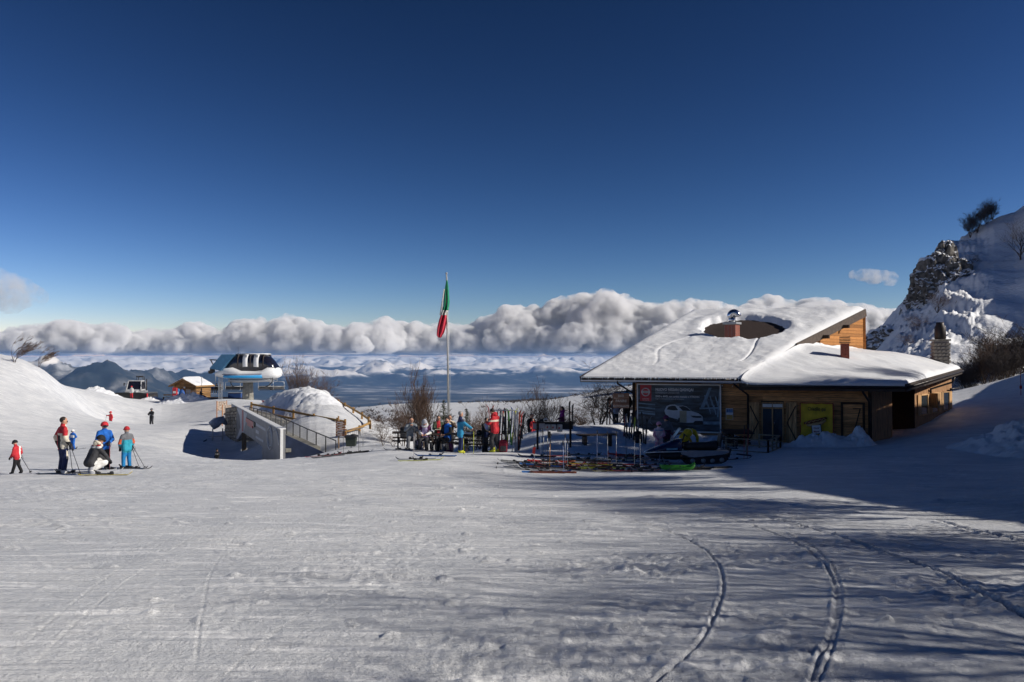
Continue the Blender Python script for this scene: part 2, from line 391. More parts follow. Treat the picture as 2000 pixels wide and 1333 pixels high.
def snow_material(name, cord=True):
    m, n, b = new_mat(name)
    b.inputs['Roughness'].default_value = .55; b.inputs['Specular IOR Level'].default_value = .25
    tc = n.nodes.new('ShaderNodeTexCoord')
    nz = n.nodes.new('ShaderNodeTexNoise'); nz.inputs['Scale'].default_value = .8; nz.inputs['Detail'].default_value = 6
    n.links.new(tc.outputs['Object'], nz.inputs[0])
    rp = n.nodes.new('ShaderNodeValToRGB'); rp.color_ramp.elements[0].position = .3; rp.color_ramp.elements[1].position = .7
    rp.color_ramp.elements[0].color = (.74, .755, .79, 1); rp.color_ramp.elements[1].color = (.86, .865, .875, 1)
    n.links.new(nz.outputs[0], rp.inputs[0])
    if cord:
        src = rp.outputs[0]
        for ang, sc, lo, hi in ((-5, 1.5, .56, .66), (7, 1.1, .60, .68), (-24, 1.3, .63, .70), (52, .9, .66, .72)):
            mq = n.nodes.new('ShaderNodeMapping'); mq.inputs['Rotation'].default_value = (0, 0, R(ang)); mq.inputs['Scale'].default_value = (.5, 5.0, 1); mq.inputs['Location'].default_value = (ang * 1.7, 3, 0); n.links.new(tc.outputs['Object'], mq.inputs[0])
            nq = n.nodes.new('ShaderNodeTexNoise'); nq.inputs['Scale'].default_value = sc; nq.inputs['Detail'].default_value = 5; nq.inputs['Roughness'].default_value = .55; n.links.new(mq.outputs[0], nq.inputs[0])
            mrq = n.nodes.new('ShaderNodeMapRange'); mrq.inputs[1].default_value = lo; mrq.inputs[2].default_value = hi; n.links.new(nq.outputs[0], mrq.inputs[0])
            mxq = n.nodes.new('ShaderNodeMix'); mxq.data_type = 'RGBA'; n.links.new(mrq.outputs[0], mxq.inputs[0]); n.links.new(src, mxq.inputs[6]); mxq.inputs[7].default_value = (.95, .95, .95, 1); src = mxq.outputs[2]
        n.links.new(src, b.inputs['Base Color'])
        rp.color_ramp.elements[0].color = (.62, .635, .66, 1); rp.color_ramp.elements[1].color = (.78, .785, .79, 1)
    else:
        n.links.new(rp.outputs[0], b.inputs['Base Color'])
    n2 = n.nodes.new('ShaderNodeTexNoise'); n2.inputs['Scale'].default_value = 26; n2.inputs['Detail'].default_value = 6; n2.inputs['Roughness'].default_value = .65
    n.links.new(tc.outputs['Object'], n2.inputs[0])
    bp = n.nodes.new('ShaderNodeBump'); bp.inputs['Strength'].default_value = .75; bp.inputs['Distance'].default_value = .03
    n.links.new(n2.outputs[0], bp.inputs['Height'])
    # fine crust and scraped streaks
    mps = n.nodes.new('ShaderNodeMapping'); mps.inputs['Rotation'].default_value = (0, 0, R(-5)); mps.inputs['Scale'].default_value = (.55, 6.5, 1); n.links.new(tc.outputs['Object'], mps.inputs[0])
    ns = n.nodes.new('ShaderNodeTexNoise'); ns.inputs['Scale'].default_value = 1.6; ns.inputs['Detail'].default_value = 7; ns.inputs['Roughness'].default_value = .6; n.links.new(mps.outputs[0], ns.inputs[0])
    bs = n.nodes.new('ShaderNodeBump'); bs.inputs['Strength'].default_value = .8 if cord else .3; bs.inputs['Distance'].default_value = .10; n.links.new(ns.outputs[0], bs.inputs['Height']); n.links.new(bp.outputs[0], bs.inputs['Normal'])
    n3 = n.nodes.new('ShaderNodeTexNoise'); n3.inputs['Scale'].default_value = 95; n3.inputs['Detail'].default_value = 3; n.links.new(tc.outputs['Object'], n3.inputs[0])
    b3 = n.nodes.new('ShaderNodeBump'); b3.inputs['Strength'].default_value = .45; b3.inputs['Distance'].default_value = .008; n.links.new(n3.outputs[0], b3.inputs['Height']); n.links.new(bs.outputs[0], b3.inputs['Normal'])
    bp = b3
    last = bp
    if cord:
        # combed ribs left by the groomer, only in some lanes
        mp = n.nodes.new('ShaderNodeMapping'); mp.inputs['Rotation'].default_value = (0, 0, R(24)); n.links.new(tc.outputs['Object'], mp.inputs[0])
        wv = n.nodes.new('ShaderNodeTexWave'); wv.inputs['Scale'].default_value = 5.5; wv.inputs['Distortion'].default_value = 1.0; wv.inputs['Detail'].default_value = 1
        wv.bands_direction = 'Y'
        n.links.new(mp.outputs[0], wv.inputs[0])
        sx = n.nodes.new('ShaderNodeSeparateXYZ'); n.links.new(tc.outputs['Object'], sx.inputs[0])
        m1 = n.nodes.new('ShaderNodeMapRange'); m1.inputs[1].default_value = 2.2; m1.inputs[2].default_value = 4.5; n.links.new(sx.outputs[0], m1.inputs[0])
        m2 = n.nodes.new('ShaderNodeMapRange'); m2.inputs[1].default_value = 6.0; m2.inputs[2].default_value = 8.0; n.links.new(sx.outputs[1], m2.inputs[0])
        m3 = n.nodes.new('ShaderNodeMapRange'); m3.inputs[1].default_value = 22.0; m3.inputs[2].default_value = 13.0; n.links.new(sx.outputs[1], m3.inputs[0])
        m4 = n.nodes.new('ShaderNodeMapRange'); m4.inputs[1].default_value = .45; m4.inputs[2].default_value = .6; n.links.new(nz.outputs[0], m4.inputs[0])
        def mul(a, c):
            q = n.nodes.new('ShaderNodeMath'); q.operation = 'MULTIPLY'; n.links.new(a, q.inputs[0]); n.links.new(c, q.inputs[1]); return q.outputs[0]
        k = mul(mul(mul(m1.outputs[0], m2.outputs[0]), m3.outputs[0]), m4.outputs[0])
        h = mul(wv.outputs[1], k)
        b2 = n.nodes.new('ShaderNodeBump'); b2.inputs['Strength'].default_value = .8; b2.inputs['Distance'].default_value = .03
        n.links.new(h, b2.inputs['Height']); n.links.new(bp.outputs[0], b2.inputs['Normal']); last = b2
    n.links.new(last.outputs[0], b.inputs['Normal'])
    return m
SNOW = snow_material('snow_trodden')
SNOWS = snow_material('snow_smooth', False)

def make_ground():
    th = np.concatenate([np.linspace(-R(175), -R(62), 24, endpoint=False), np.linspace(-R(62), -R(37), 60, endpoint=False),
                         np.linspace(-R(37), R(37), 780, endpoint=False), np.linspace(R(37), R(75), 80, endpoint=False), np.linspace(R(75), R(175), 30)])
    r = np.concatenate([np.linspace(.3, 3.2, 12, endpoint=False), np.exp(np.linspace(math.log(3.2), math.log(45), 385, endpoint=False)),
                        np.exp(np.linspace(math.log(45), math.log(130), 100, endpoint=False)), np.exp(np.linspace(math.log(130), math.log(420), 60))])
    T, RR = np.meshgrid(th, r)
    x = RR * np.sin(T); y = RR * np.cos(T)
    i0 = np.unique(np.r_[0:len(r):5, len(r) - 1]); j0 = np.unique(np.r_[0:len(th):6, len(th) - 1]); zc = base_z(x[np.ix_(i0, j0)], y[np.ix_(i0, j0)])
    zr = np.stack([np.interp(np.arange(len(th)), j0, q) for q in zc]); z = np.stack([np.interp(np.arange(len(r)), i0, zr[:, j]) for j in range(len(th))], 1)
    xf = x.ravel(); yf = y.ravel()
    z = z + detail(xf, yf).reshape(z.shape)
    # scrub hummocks of the plateau beyond, then the land breaks away
    z += 1.3 * fbm(x * .03, y * .03, 71, 4) * sstep(110, 170, y) * sstep(560, 700, x / np.maximum(y, 1) * F + CX)
    z -= sstep(300, 420, RR) * 70 + sstep(120, 400, RR) * sstep(.3, -.2, y / np.maximum(RR, .1)) * 20
    km = sstep(490, 540, x / np.maximum(y, 1) * F + CX) * sstep(690, 640, x / np.maximum(y, 1) * F + CX) * sstep(52, 58, y) * sstep(74, 66, y)
    z += km * (.55 * fbm(x * .45, y * .45, 81, 3) + .42 * (np.abs(fbm(x * .75, y * .75, 83, 4, .55)) - .12))
    o = link('ground', grid_mesh('ground', np.stack([x, y, z], -1)), None, SNOW)
    tag(o, kind='structure')
    return o
make_ground()
# ------------------------------------------------------------------ far valley and mountains
def far_material():
    m, n, b = new_mat('far_land')
    b.inputs['Roughness'].default_value = .9; b.inputs['Specular IOR Level'].default_value = .1
    at = n.nodes.new('ShaderNodeAttribute'); at.attribute_name = 'cover'
    tc = n.nodes.new('ShaderNodeTexCoord'); nz = n.nodes.new('ShaderNodeTexNoise'); nz.inputs['Scale'].default_value = .0022; nz.inputs['Detail'].default_value = 9; nz.inputs['Roughness'].default_value = .62
    n.links.new(tc.outputs['Object'], nz.inputs[0])
    ad = n.nodes.new('ShaderNodeMath'); ad.operation = 'MULTIPLY_ADD'; ad.inputs[1].default_value = 1.35; n.links.new(nz.outputs[0], ad.inputs[0])
    n.links.new(at.outputs['Fac'], ad.inputs[2])
    rp = n.nodes.new('ShaderNodeValToRGB'); e = rp.color_ramp.elements
    e[0].position = .2; e[0].color = (.014, .02, .024, 1); e[1].position = .98; e[1].color = (.80, .75, .68, 1)
    k = e.new(.50); k.color = (.026, .034, .038, 1); k = e.new(.64); k.color = (.11, .11, .105, 1); k = e.new(.84); k.color = (.42, .42, .42, 1)
    n.links.new(ad.outputs[0], rp.inputs[0]); n.links.new(rp.outputs[0], b.inputs['Base Color'])
    return m
def make_far():
    th = np.linspace(-R(48), R(48), 680); r = np.concatenate([np.exp(np.linspace(math.log(500), math.log(4000), 40, endpoint=False)), np.exp(np.linspace(math.log(4000), math.log(34000), 290))])
    T, RR = np.meshgrid(th, r); x = RR * np.tan(T); y = RR
    px = CX + F * np.tan(T)
    lD = np.log(y)
    floor = np.interp(y, [500, 1500, 4000, 7000, 11000, 34000], [-90, -230, -340, -385, -395, -330])
    z = floor.copy()
    rg = 1 - 2 * np.abs(fbm(x / 2600, y / 3000, 101, 5, .52)); rg = np.clip(rg, 0, 1) ** 1.5
    rg2 = 1 - 2 * np.abs(fbm(x / 900 + 9, y / 1100, 131, 5, .5)); rg2 = np.clip(rg2, 0, 1) ** 1.3
    amp = np.interp(y, [500, 9500, 12000, 14500, 17500, 20000, 24000, 34000], [0, 15, 90, 200, 330, 400, 400, 380])
    z += amp * (.50 + .50 * rg) * (1 + .22 * fbm(px / 200., y * 0 + 3, 141, 3)) + amp * .45 * (rg2 - .5)
    # forested hills standing nearer, with snowy brows
    def hill(cpx, D, wpx, wd, topy, p=1.0):
        g = np.exp(-((px - cpx) / wpx) ** 2 - ((y - D) / wd) ** 2)
        top = (HOR - topy) / F * D
        fl = np.interp(D, [500, 1500, 4000, 7000, 11000, 34000], [-90, -230, -340, -385, -395, -330])
        return (top - fl) * g * (1 + .75 * fbm(x / 520, y / 650, int(cpx) % 90, 6, .58) + .22 * (rg2 - .45))
    for h in ((185, 5600, 150, 1100, 722), (40, 6200, 170, 900, 724), (395, 7600, 105, 1200, 731), (300, 6800, 120, 900, 738), (500, 9000, 110, 1300, 737), (760, 12500, 170, 1500, 716), (620, 11500, 120, 1300, 726), (900, 11800, 120, 1300, 728),
              (1060, 12800, 120, 1400, 722), (1240, 12500, 130, 1500, 718), (1420, 13000, 150, 1500, 714), (1700, 13500, 240, 1700, 708), (-250, 9000, 240, 2000, 705)):
        z = np.maximum(z, floor + hill(*h))
    z = np.where(z > 20, 20 + (z - 20) * .35, z)
    z += 9 * fbm(x / 400, y / 400, 151, 4) * sstep(3000, 9000, y)
    yy = HOR - z / y * F
    rel = (z - floor)
    alt = z + 70 * fbm(x / 1100, y / 1300, 161, 5, .6) + 120 * sstep(520, 200, px) * sstep(9000, 13000, y)
    near = sstep(11500, 7500, y)
    hillc = -.36 + .92 * sstep(-290 + 215 * near, -150 + 235 * near, alt) + .55 * np.maximum(fbm(x / 420, y / 500, 181, 4, .6), 0) + .16 * (rg2 - .4)
    hillc -= (.75 * np.maximum(fbm(x / 800, y / 1500, 191, 5, .6) + .08, 0) + .28 * sstep(.55, .15, rg2)) * sstep(10500, 13000, y)
    field = -.02 + .26 * fbm(x / 1900, y / 420, 171, 5, .6)
    cover = field * (1 - sstep(0, 70, rel)) + hillc * sstep(0, 70, rel)
    me = grid_mesh('mountains', np.stack([x, y, z], -1))
    a = me.attributes.new('cover', 'FLOAT', 'POINT'); a.data.foreach_set('value', cover.ravel().astype(np.float32))
    o = link('mountains', me, None, far_material()); tag(o, kind='structure')
make_far()

# ------------------------------------------------------------------ clouds
CLOUD_DENS = 1 / 120.
def cloud_material(dens=1 / 90., scale=1 / 520., lo=.41, rate=.02):
    m, n, b = new_mat('cloud_%g' % scale)
    n.nodes.remove(b); out = n.nodes['Material Output']
    v = n.nodes.new('ShaderNodeVolumePrincipled'); v.inputs['Color'].default_value = (1, 1, 1, 1); v.inputs['Density'].default_value = CLOUD_DENS
    v.inputs['Anisotropy'].default_value = .0
    tc = n.nodes.new('ShaderNodeTexCoord'); nz = n.nodes.new('ShaderNodeTexNoise'); nz.inputs['Scale'].default_value = scale; nz.inputs['Detail'].default_value = 6; nz.inputs['Roughness'].default_value = .62
    n.links.new(tc.outputs['Object'], nz.inputs[0])
    mr = n.nodes.new('ShaderNodeMapRange'); mr.inputs[1].default_value = lo; mr.inputs[2].default_value = lo + .22; mr.inputs[3].default_value = 0; mr.inputs[4].default_value = dens
    n.links.new(nz.outputs[0], mr.inputs[0]); n.links.new(mr.outputs[0], v.inputs['Density'])
    n.links.new(v.outputs[0], out.inputs['Volume'])
    m.cycles.volume_step_rate = rate
    return m
def cloud_surface():
    m, n, b = new_mat('cloud_surface')
    b.inputs['Base Color'].default_value = (.9, .9, .92, 1); b.inputs['Roughness'].default_value = 1; b.inputs['Specular IOR Level'].default_value = 0
    b.inputs['Subsurface Weight'].default_value = 1.0; b.inputs['Subsurface Radius'].default_value = (1, 1, 1); b.inputs['Subsurface Scale'].default_value = 160.0
    return m
CLOUD = cloud_material()
def cloud(name, puffs, vox, amp, freq, label, cm=None):
    mb = MB()
    for (c, r) in puffs: mb.sphere(c, r, 8, 5)
    o = link(name, mb.mesh(name, False), None, cm or CLOUD)
    md = o.modifiers.new('r', 'REMESH'); md.mode = 'VOXEL'; md.voxel_size = vox; md.use_smooth_shade = True
    dg = bpy.context.evaluated_depsgraph_get(); me = bpy.data.meshes.new_from_object(o.evaluated_get(dg)); o.modifiers.clear(); old = o.data; o.data = me; bpy.data.meshes.remove(old)
    n = len(me.vertices); co = np.empty(n * 3, np.float32); me.vertices.foreach_get('co', co); co = co.reshape(-1, 3).astype(float)
    for k, (a_, f_) in enumerate(((amp, freq), (amp * .55, freq * 2.3), (amp * .30, freq * 4.8))):
        nn = np.empty(n * 3, np.float32); me.vertices.foreach_get('normal', nn); nn = nn.reshape(-1, 3)
        d = 1 - 2.2 * np.abs(fbm3(co * f_ + 3 * k, 7 + k, 2))           # billowy
        up = np.clip((co[:, 2] - CLB) / 160, .12, 1)
        co += nn * (a_ * d * up)[:, None]
        me.vertices.foreach_set('co', co.ravel().astype(np.float32)); me.update()
    md = o.modifiers.new('r', 'REMESH'); md.mode = 'VOXEL'; md.voxel_size = vox * 1.08; md.use_smooth_shade = True
    dg = bpy.context.evaluated_depsgraph_get(); m2 = bpy.data.meshes.new_from_object(o.evaluated_get(dg)); o.modifiers.clear(); o.data = m2; bpy.data.meshes.remove(me); me = m2
    me.polygons.foreach_set('use_smooth', np.ones(len(me.polygons), bool)); me.update()
    tag(o, label, 'cloud')
    if 'deck' in name: del o['label'], o['category']; o['kind'] = 'stuff'
    return o
CLB = 165.0
TOPS = [(-700, 640), (-400, 620), (-150, 650), (0, 648), (40, 638), (130, 624), (180, 632), (220, 630), (262, 650), (320, 640), (400, 630), (440, 650), (482, 620), (530, 628), (570, 616), (640, 636), (700, 630), (760, 622), (800, 634), (860, 632), (930, 630), (985, 608), (1015, 598), (1060, 606), (1085, 590),
        (1120, 578), (1170, 574), (1215, 582), (1260, 596), (1300, 592), (1345, 586), (1400, 594), (1450, 600), (1500, 582), (1540, 592), (1590, 584), (1650, 596), (1720, 600), (1800, 620), (1950, 610), (2150, 630), (2500, 610), (2800, 640)]
def make_clouds():
    r2 = random.Random(12); tx = [t[0] for t in TOPS]; ty = [t[1] for t in TOPS]; P = []
    def put(px, D, z, r): P.append((W(px, HOR, D) + Vector((0, 0, z)), r))
    # billowing front of the bank
    px = -260.0
    while px < 2260:
        D = 26000 + 2600 * vnoise(np.array(px / 170.), np.array(.5), 5)
        top = (HOR - float(np.interp(px, tx, ty))) / F * D - 150
        r = r2.uniform(.16, .30) * top
        put(px, D, top - r, (r * 1.15, r, r))
        nlow = 6
        for k in range(nlow):
            zz = CLB + (top - CLB) * r2.uniform(.05, .75); rr = r2.uniform(.13, .26) * top
            put(px + r2.uniform(-22, 22), D + r2.uniform(-900, 1500) - (top - zz) * .5, max(zz, CLB + rr * .7), (rr * 1.3, rr, rr))
        px += r2.uniform(7, 13)
    for c, r in list(P):                     # small billows over the big ones
        for k in range(9):
            d = Vector((r2.gauss(0, 1), -abs(r2.gauss(0, .8)), r2.gauss(.55, .7))).normalized(); q = r2.uniform(.26, .46)
            P.append((c + Vector((d.x * r[0], d.y * r[1], d.z * r[2])) * .92, (r[0] * q, r[1] * q, r[2] * q)))
    def flatten(o):
        me = o.data; n = len(me.vertices); co = np.empty(n * 3, np.float32); me.vertices.foreach_get('co', co); co = co.reshape(-1, 3)
        lo = CLB + 55 * fbm(co[:, 0] / 1500., co[:, 1] / 1500., 77, 3); co[:, 2] = np.where(co[:, 2] < lo, lo + (co[:, 2] - lo) * .06, co[:, 2]); co[:, 2] = np.maximum(co[:, 2], 118)
        me.vertices.foreach_set('co', co.ravel()); me.update()
    flatten(cloud('cloud_bank', [((c.x, c.y, c.z), r) for c, r in P], 50.0, 110.0, 1 / 520., 'long bank of grey and white cumulus cloud along the horizon'))
    # the flat-bottomed deck that runs on behind
    P.clear()
    for k in range(240):
        D = 30000 + 22000 * r2.random() ** 1.3; q = r2.uniform(-600, 2600); rr = r2.uniform(350, 560)
        put(q, D, CLB + rr * .55, (rr * 2.6, rr * 2.6, rr * .8))
    flatten(cloud('cloud_deck', [((c.x, c.y, c.z), r) for c, r in P], 230.0, 110.0, 1 / 700., 'flat grey sheet of cloud running on behind the cumulus bank'))
    # two small stray clouds
    def stray(name, pts, D, s, label):
        P = [((W(px, py, D)).to_tuple(), (rad / F * D * 1.0, rad / F * D * .8, rad / F * D * .62)) for px, py, rad in pts]
        cloud(name, P, s, s * 3.4, 1 / (s * 11), label, cloud_material(1 / (s * 10), 1 / (s * 9), .42, .25))
    stray('stray_cloud', [(-70, 590, 40), (-30, 575, 40), (5, 562, 30), (15, 580, 30), (40, 574, 22), (62, 578, 17), (80, 581, 10), (30, 560, 16), (-5, 548, 16)], 9000, 22, 'small pale cloud floating alone above the left hill')
    stray('stray_cloud', [(1668, 536, 6), (1685, 538, 10), (1705, 540, 13), (1722, 541, 13), (1738, 545, 9)], 9000, 12, 'tiny pale cloud beside the rocky peak')
make_clouds()
# ------------------------------------------------------------------ mountainside on the right
def rock_material():
    m, n, b = new_mat('rock_and_snow'); b.inputs['Roughness'].default_value = .85; b.inputs['Specular IOR Level'].default_value = .2
    g = n.nodes.new('ShaderNodeNewGeometry'); sx = n.nodes.new('ShaderNodeSeparateXYZ'); n.links.new(g.outputs['Normal'], sx.inputs[0])
    tc = n.nodes.new('ShaderNodeTexCoord')
    nz = n.nodes.new('ShaderNodeTexNoise'); nz.inputs['Scale'].default_value = .55; nz.inputs['Detail'].default_value = 8; nz.inputs['Roughness'].default_value = .65; n.links.new(tc.outputs['Object'], nz.inputs[0])
    ad = n.nodes.new('ShaderNodeMath'); ad.operation = 'MULTIPLY_ADD'; ad.inputs[1].default_value = .9; n.links.new(nz.outputs[0], ad.inputs[0]); n.links.new(sx.outputs[2], ad.inputs[2])
    mr = n.nodes.new('ShaderNodeMapRange'); mr.inputs[1].default_value = .86; mr.inputs[2].default_value = .95; n.links.new(ad.outputs[0], mr.inputs[0])
    n2 = n.nodes.new('ShaderNodeTexNoise'); n2.inputs['Scale'].default_value = 1.4; n2.inputs['Detail'].default_value = 8; n.links.new(tc.outputs['Object'], n2.inputs[0])
    rp = n.nodes.new('ShaderNodeValToRGB'); e = rp.color_ramp.elements; e[0].position = .35; e[0].color = (.035, .032, .03, 1); e[1].position = .68; e[1].color = (.21, .19, .165, 1); n.links.new(n2.outputs[0], rp.inputs[0])
    mx = n.nodes.new('ShaderNodeMix'); mx.data_type = 'RGBA'; n.links.new(mr.outputs[0], mx.inputs[0]); n.links.new(rp.outputs[0], mx.inputs[6]); mx.inputs[7].default_value = (.84, .85, .87, 1)
    n.links.new(mx.outputs[2], b.inputs['Base Color'])
    bp = n.nodes.new('ShaderNodeBump'); bp.inputs['Strength'].default_value = .6; bp.inputs['Distance'].default_value = .3; n.links.new(n2.outputs[0], bp.inputs['Height']); n.links.new(bp.outputs[0], b.inputs['Normal'])
    return m
ROCK = rock_material()
RIDGE = [(1560, 770), (1640, 722), (1690, 690), (1720, 640), (1760, 590), (1800, 548), (1846, 476), (1870, 466), (1905, 448), (1945, 425), (1985, 412), (2050, 370), (2100, 300), (2300, 110), (2500, 40)]
def slope_z(x, y):
    """height of the mountainside over the plan"""
    px = CX + F * x / np.maximum(y, 1)
    ry = np.interp(px, [r[0] for r in RIDGE], [r[1] for r in RIDGE]); Dr = 150.0
    # the crest line lies at Dr on each bearing
    zr = (HOR - ry) / F * Dr
    fy = np.interp(px, [1560, 1700, 1870, 2000, 2200, 2500], [800, 790, 800, 790, 720, 640]); z0 = (HOR - fy) / F * 72.0
    s = np.clip((y - 72) / (Dr - 72), 0, 1)
    z = z0 + (zr - z0) * (s ** 1.15)
    back = np.clip(y - Dr, 0, None); z = z - back * .55
    g = fbm(x * .06, y * .06, 201, 4)
    z = z + 2.2 * g * sstep(0, .3, s) * sstep(1.0, .85, s)
    # gullies running down
    v = x + .35 * y
    z = z + .8 * fbm(v * .25, y * .03, 211, 3) * sstep(.05, .4, s)
    return z
def make_mountainside():
    pxs = np.concatenate([np.linspace(1560, 2020, 220, endpoint=False), np.linspace(2020, 2500, 40)]); ys = np.linspace(66, 200, 190)
    PXX, Y = np.meshgrid(pxs, ys); X = (PXX - CX) / F * Y
    k = sstep(1700, 1780, PXX) * sstep(1960, 1880, PXX) * sstep(84, 105, Y)
    Z = slope_z(X, Y) + .12 * fbm(X * .7, Y * .7, 221, 3) + k * 2.6 * (.25 - np.abs(fbm(X * .16, Y * .11, 231, 5, .6))) + k * .8 * (.2 - np.abs(fbm(X * .5, Y * .4, 235, 4, .6)))
    o = link('mountainside', grid_mesh('mountainside', np.stack([X, Y, Z], -1)), None, ROCK); tag(o, kind='structure')
make_mountainside()
def crag(label, c, r, seed, n=5, sharp=1.0, rough=.5):
    bm = bmesh.new(); bmesh.ops.create_icosphere(bm, subdivisions=n, radius=1.0)
    P = np.array([v.co[:] for v in bm.verts])
    d = .42 * fbm3(P * 1.6 + seed, seed, 3) + rough * (.28 - np.abs(fbm3(P * 3.1 + seed, seed + 3, 4))) + .16 * fbm3(P * 9, seed + 5, 3)
    P = P * (1 + d)[:, None]
    # bedded rock: break into ledges
    h = P[:, 2] + .25 * P[:, 0]; P[:, 2] += .035 * np.sin(h * 16 + 3 * fbm3(P * 2, seed, 2))
    P[:, 2] = np.where(P[:, 2] > 0, P[:, 2] ** 1.0 * (1.35 - .35 * np.clip(np.hypot(P[:, 0], P[:, 1]), 0, 1)), P[:, 2])
    for v, p in zip(bm.verts, P): v.co = (p[0] * r[0], p[1] * r[1], p[2] * r[2])
    for f in bm.faces: f.smooth = False
    me = bpy.data.meshes.new('crag'); bm.to_mesh(me); bm.free()
    o = link('rock_crag', me, None, ROCK); o.location = c; tag(o, label, 'rock')
    return o
crag('tall broken rock crag with snow on its ledges high on the mountainside', W(1848, 590, 128), (5.6, 5.5, 6.2), 3, 6)
crag('low rocky outcrop patched with snow behind the gable of the hut', W(1738, 682, 128), (3.4, 4, 3.0), 9, 5)
crag('small dark rock spur below the tall crag', W(1870, 640, 116), (2.6, 2.6, 2.8), 15, 5)
crag('snow covered rock hump between the crag and the stone chimney', W(1815, 655, 118), (2.6, 3, 2.6), 21, 5, 1, .2)
crag('dark rock band under the shadowed snow slope beside the stone chimney', W(1872, 668, 110), (2.8, 2, 2.0), 27, 5)

# ------------------------------------------------------------------ bare trees and shrubs
BARK = mat('bark', (.085, .060, .046), .9, 0, .3, 6, .4, 30)
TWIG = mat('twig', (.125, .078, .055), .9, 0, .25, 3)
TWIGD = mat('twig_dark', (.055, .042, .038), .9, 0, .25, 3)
GREEN = mat('needle', (.045, .062, .030), .8, 0, .35, 5)
def bare_tree(seed, height, spread=.5, stems=1, depth=5, lean=(0, 0), kids=(4, 3, 3, 3, 2), up=.25, r0=None, rmin=.0013):
    """trunk mesh and twig mesh of a leafless tree, base at the origin"""
    r = random.Random(seed); tr = MB(); tw = MB()
    def grow(p, d, L, rad, lev):
        n = 3 if lev >= 2 else 4; pts = [p]; rr = [rad]; dd = d.copy()
        for i in range(n):
            dd = (dd + Vector((r.gauss(0, .13) + lean[0] * .1, r.gauss(0, .13) + lean[1] * .1, r.gauss(.02, .08)))).normalized()
            pts.append(pts[-1] + dd * (L / n)); rr.append(rad * (1 - .72 * (i + 1) / n))
        (tr if lev <= 1 else tw).tube(pts, rr, 6 if lev == 0 else (4 if lev == 1 else 3), cap=False)
        if lev + 1 >= depth: return
        k = kids[min(lev, len(kids) - 1)]
        k = k + r.choice((-1, 0, 0, 1)) if lev > 0 else k
        for j in range(max(k, 2)):
            t = r.uniform(.30, 1.0) if lev else r.uniform(.25, 1.0)
            q = t * n; i = min(int(q), n - 1); bp = pts[i].lerp(pts[i + 1], q - i); rb = rr[i] + (rr[i + 1] - rr[i]) * (q - i)
            a = r.uniform(0, 2 * math.pi); side = Vector((math.cos(a), math.sin(a), 0))
            nd = (dd * (1 - spread) + side * spread * r.uniform(.7, 1.3) + Vector((lean[0] * .25, lean[1] * .25, up))).normalized()
            grow(bp, nd, L * r.uniform(.5, .75), max(rb * .62, height * rmin), lev + 1)
    for s in range(stems):
        a = 2 * math.pi * s / stems + r.uniform(-.4, .4); o = 0 if stems == 1 else .06 * height
        d = Vector((math.cos(a) * (0 if stems == 1 else spread * r.uniform(.4, .9)), math.sin(a) * (0 if stems == 1 else spread * r.uniform(.4, .9)), 1)).normalized()
        L = height * (.52 if stems == 1 else r.uniform(.42, .62))
        grow(Vector((math.cos(a) * o * .3, math.sin(a) * o * .3, -.15)), d, L, (r0 or height * .018) * (1 if stems == 1 else .6), 0)
    return tr.mesh('trunk', False), tw.mesh('crown', False)
TREE_LIB = {}
def lib(key, *a, **k):
    if key not in TREE_LIB: TREE_LIB[key] = bare_tree(*a, **k)
    return TREE_LIB[key]
lib('wind', 3, 3.0, .42, 3, 5, lean=(1.2, 0), kids=(5, 4, 3, 3), rmin=.0045)
lib('shrubA', 11, 3.0, .42, 9, 5, kids=(5, 4, 3, 2), up=.35, rmin=.0019)
lib('shrubB', 12, 3.0, .55, 6, 5, kids=(5, 4, 3, 2), up=.2, rmin=.0019)
lib('shrubC', 13, 3.0, .60, 5, 5, kids=(4, 4, 4, 2), up=.05, rmin=.0019)
lib('fan', 14, 4.0, .30, 12, 5, kids=(6, 4, 3, 2), up=.6, rmin=.0016)
lib('dense', 15, 4.0, .55, 9, 5, kids=(6, 5, 4, 3), up=.15, rmin=.0024)
lib('tall', 16, 8.0, .50, 1, 4, kids=(15, 6, 5), up=.15, r0=.17)
lib('tall2', 17, 8.0, .46, 2, 4, kids=(12, 6, 5), up=.2, r0=.2)
for k, (a_, b_) in TREE_LIB.items():
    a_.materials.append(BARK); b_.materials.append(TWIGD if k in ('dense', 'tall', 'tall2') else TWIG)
def plant(key, loc, h, rz, label, group=None, name='bare_shrub', cat='shrub', base=None, sx=1.0):
    a_, b_ = TREE_LIB[key]; h0 = {'wind': 2.9, 'fan': 4.4, 'dense': 4.0, 'tall': 9.0, 'tall2': 9.0}.get(key, 3.0)
    t = thing(name, label, cat, loc, rz, group); k = h / h0; t.scale = (k * sx, k * sx, k)
    link('trunk', a_, t); link('crown', b_, t)
    return t
plant('wind', G(28, 73.5), 2.9, 0, 'leafless windswept tree on the brow of the left hill, the larger one', name='bare_tree', cat='tree')
plant('wind', G(76, 77.5), 2.2, .5, 'smaller leafless windswept tree lower down the brow of the left hill', name='bare_tree', cat='tree')
plant('shrubA', G(582, 82), 4.6, 0, 'reddish bare shrub behind the snow mound, beside the lift terminal')
plant('shrubB', G(618, 84), 4.6, 1, 'reddish bare shrub rising behind the right shoulder of the snow mound')
plant('shrubC', G(640, 78), 2.6, 2, 'low bare shrub at the far corner of the wooden fence')
plant('fan', G(822, 43), 4.5, 0, 'large fan-shaped bare shrub standing behind the picnic tables')
plant('shrubA', G(790, 46), 2.8, 2, 'grey bare shrub leaning out left of the large fan-shaped shrub')
plant('shrubB', G(925, 45), 3.0, 1, 'bare shrub behind the man in the blue jacket')
plant('shrubA', G(945, 48), 3.0, 3, 'bare shrub behind the red skis of the ski rack')
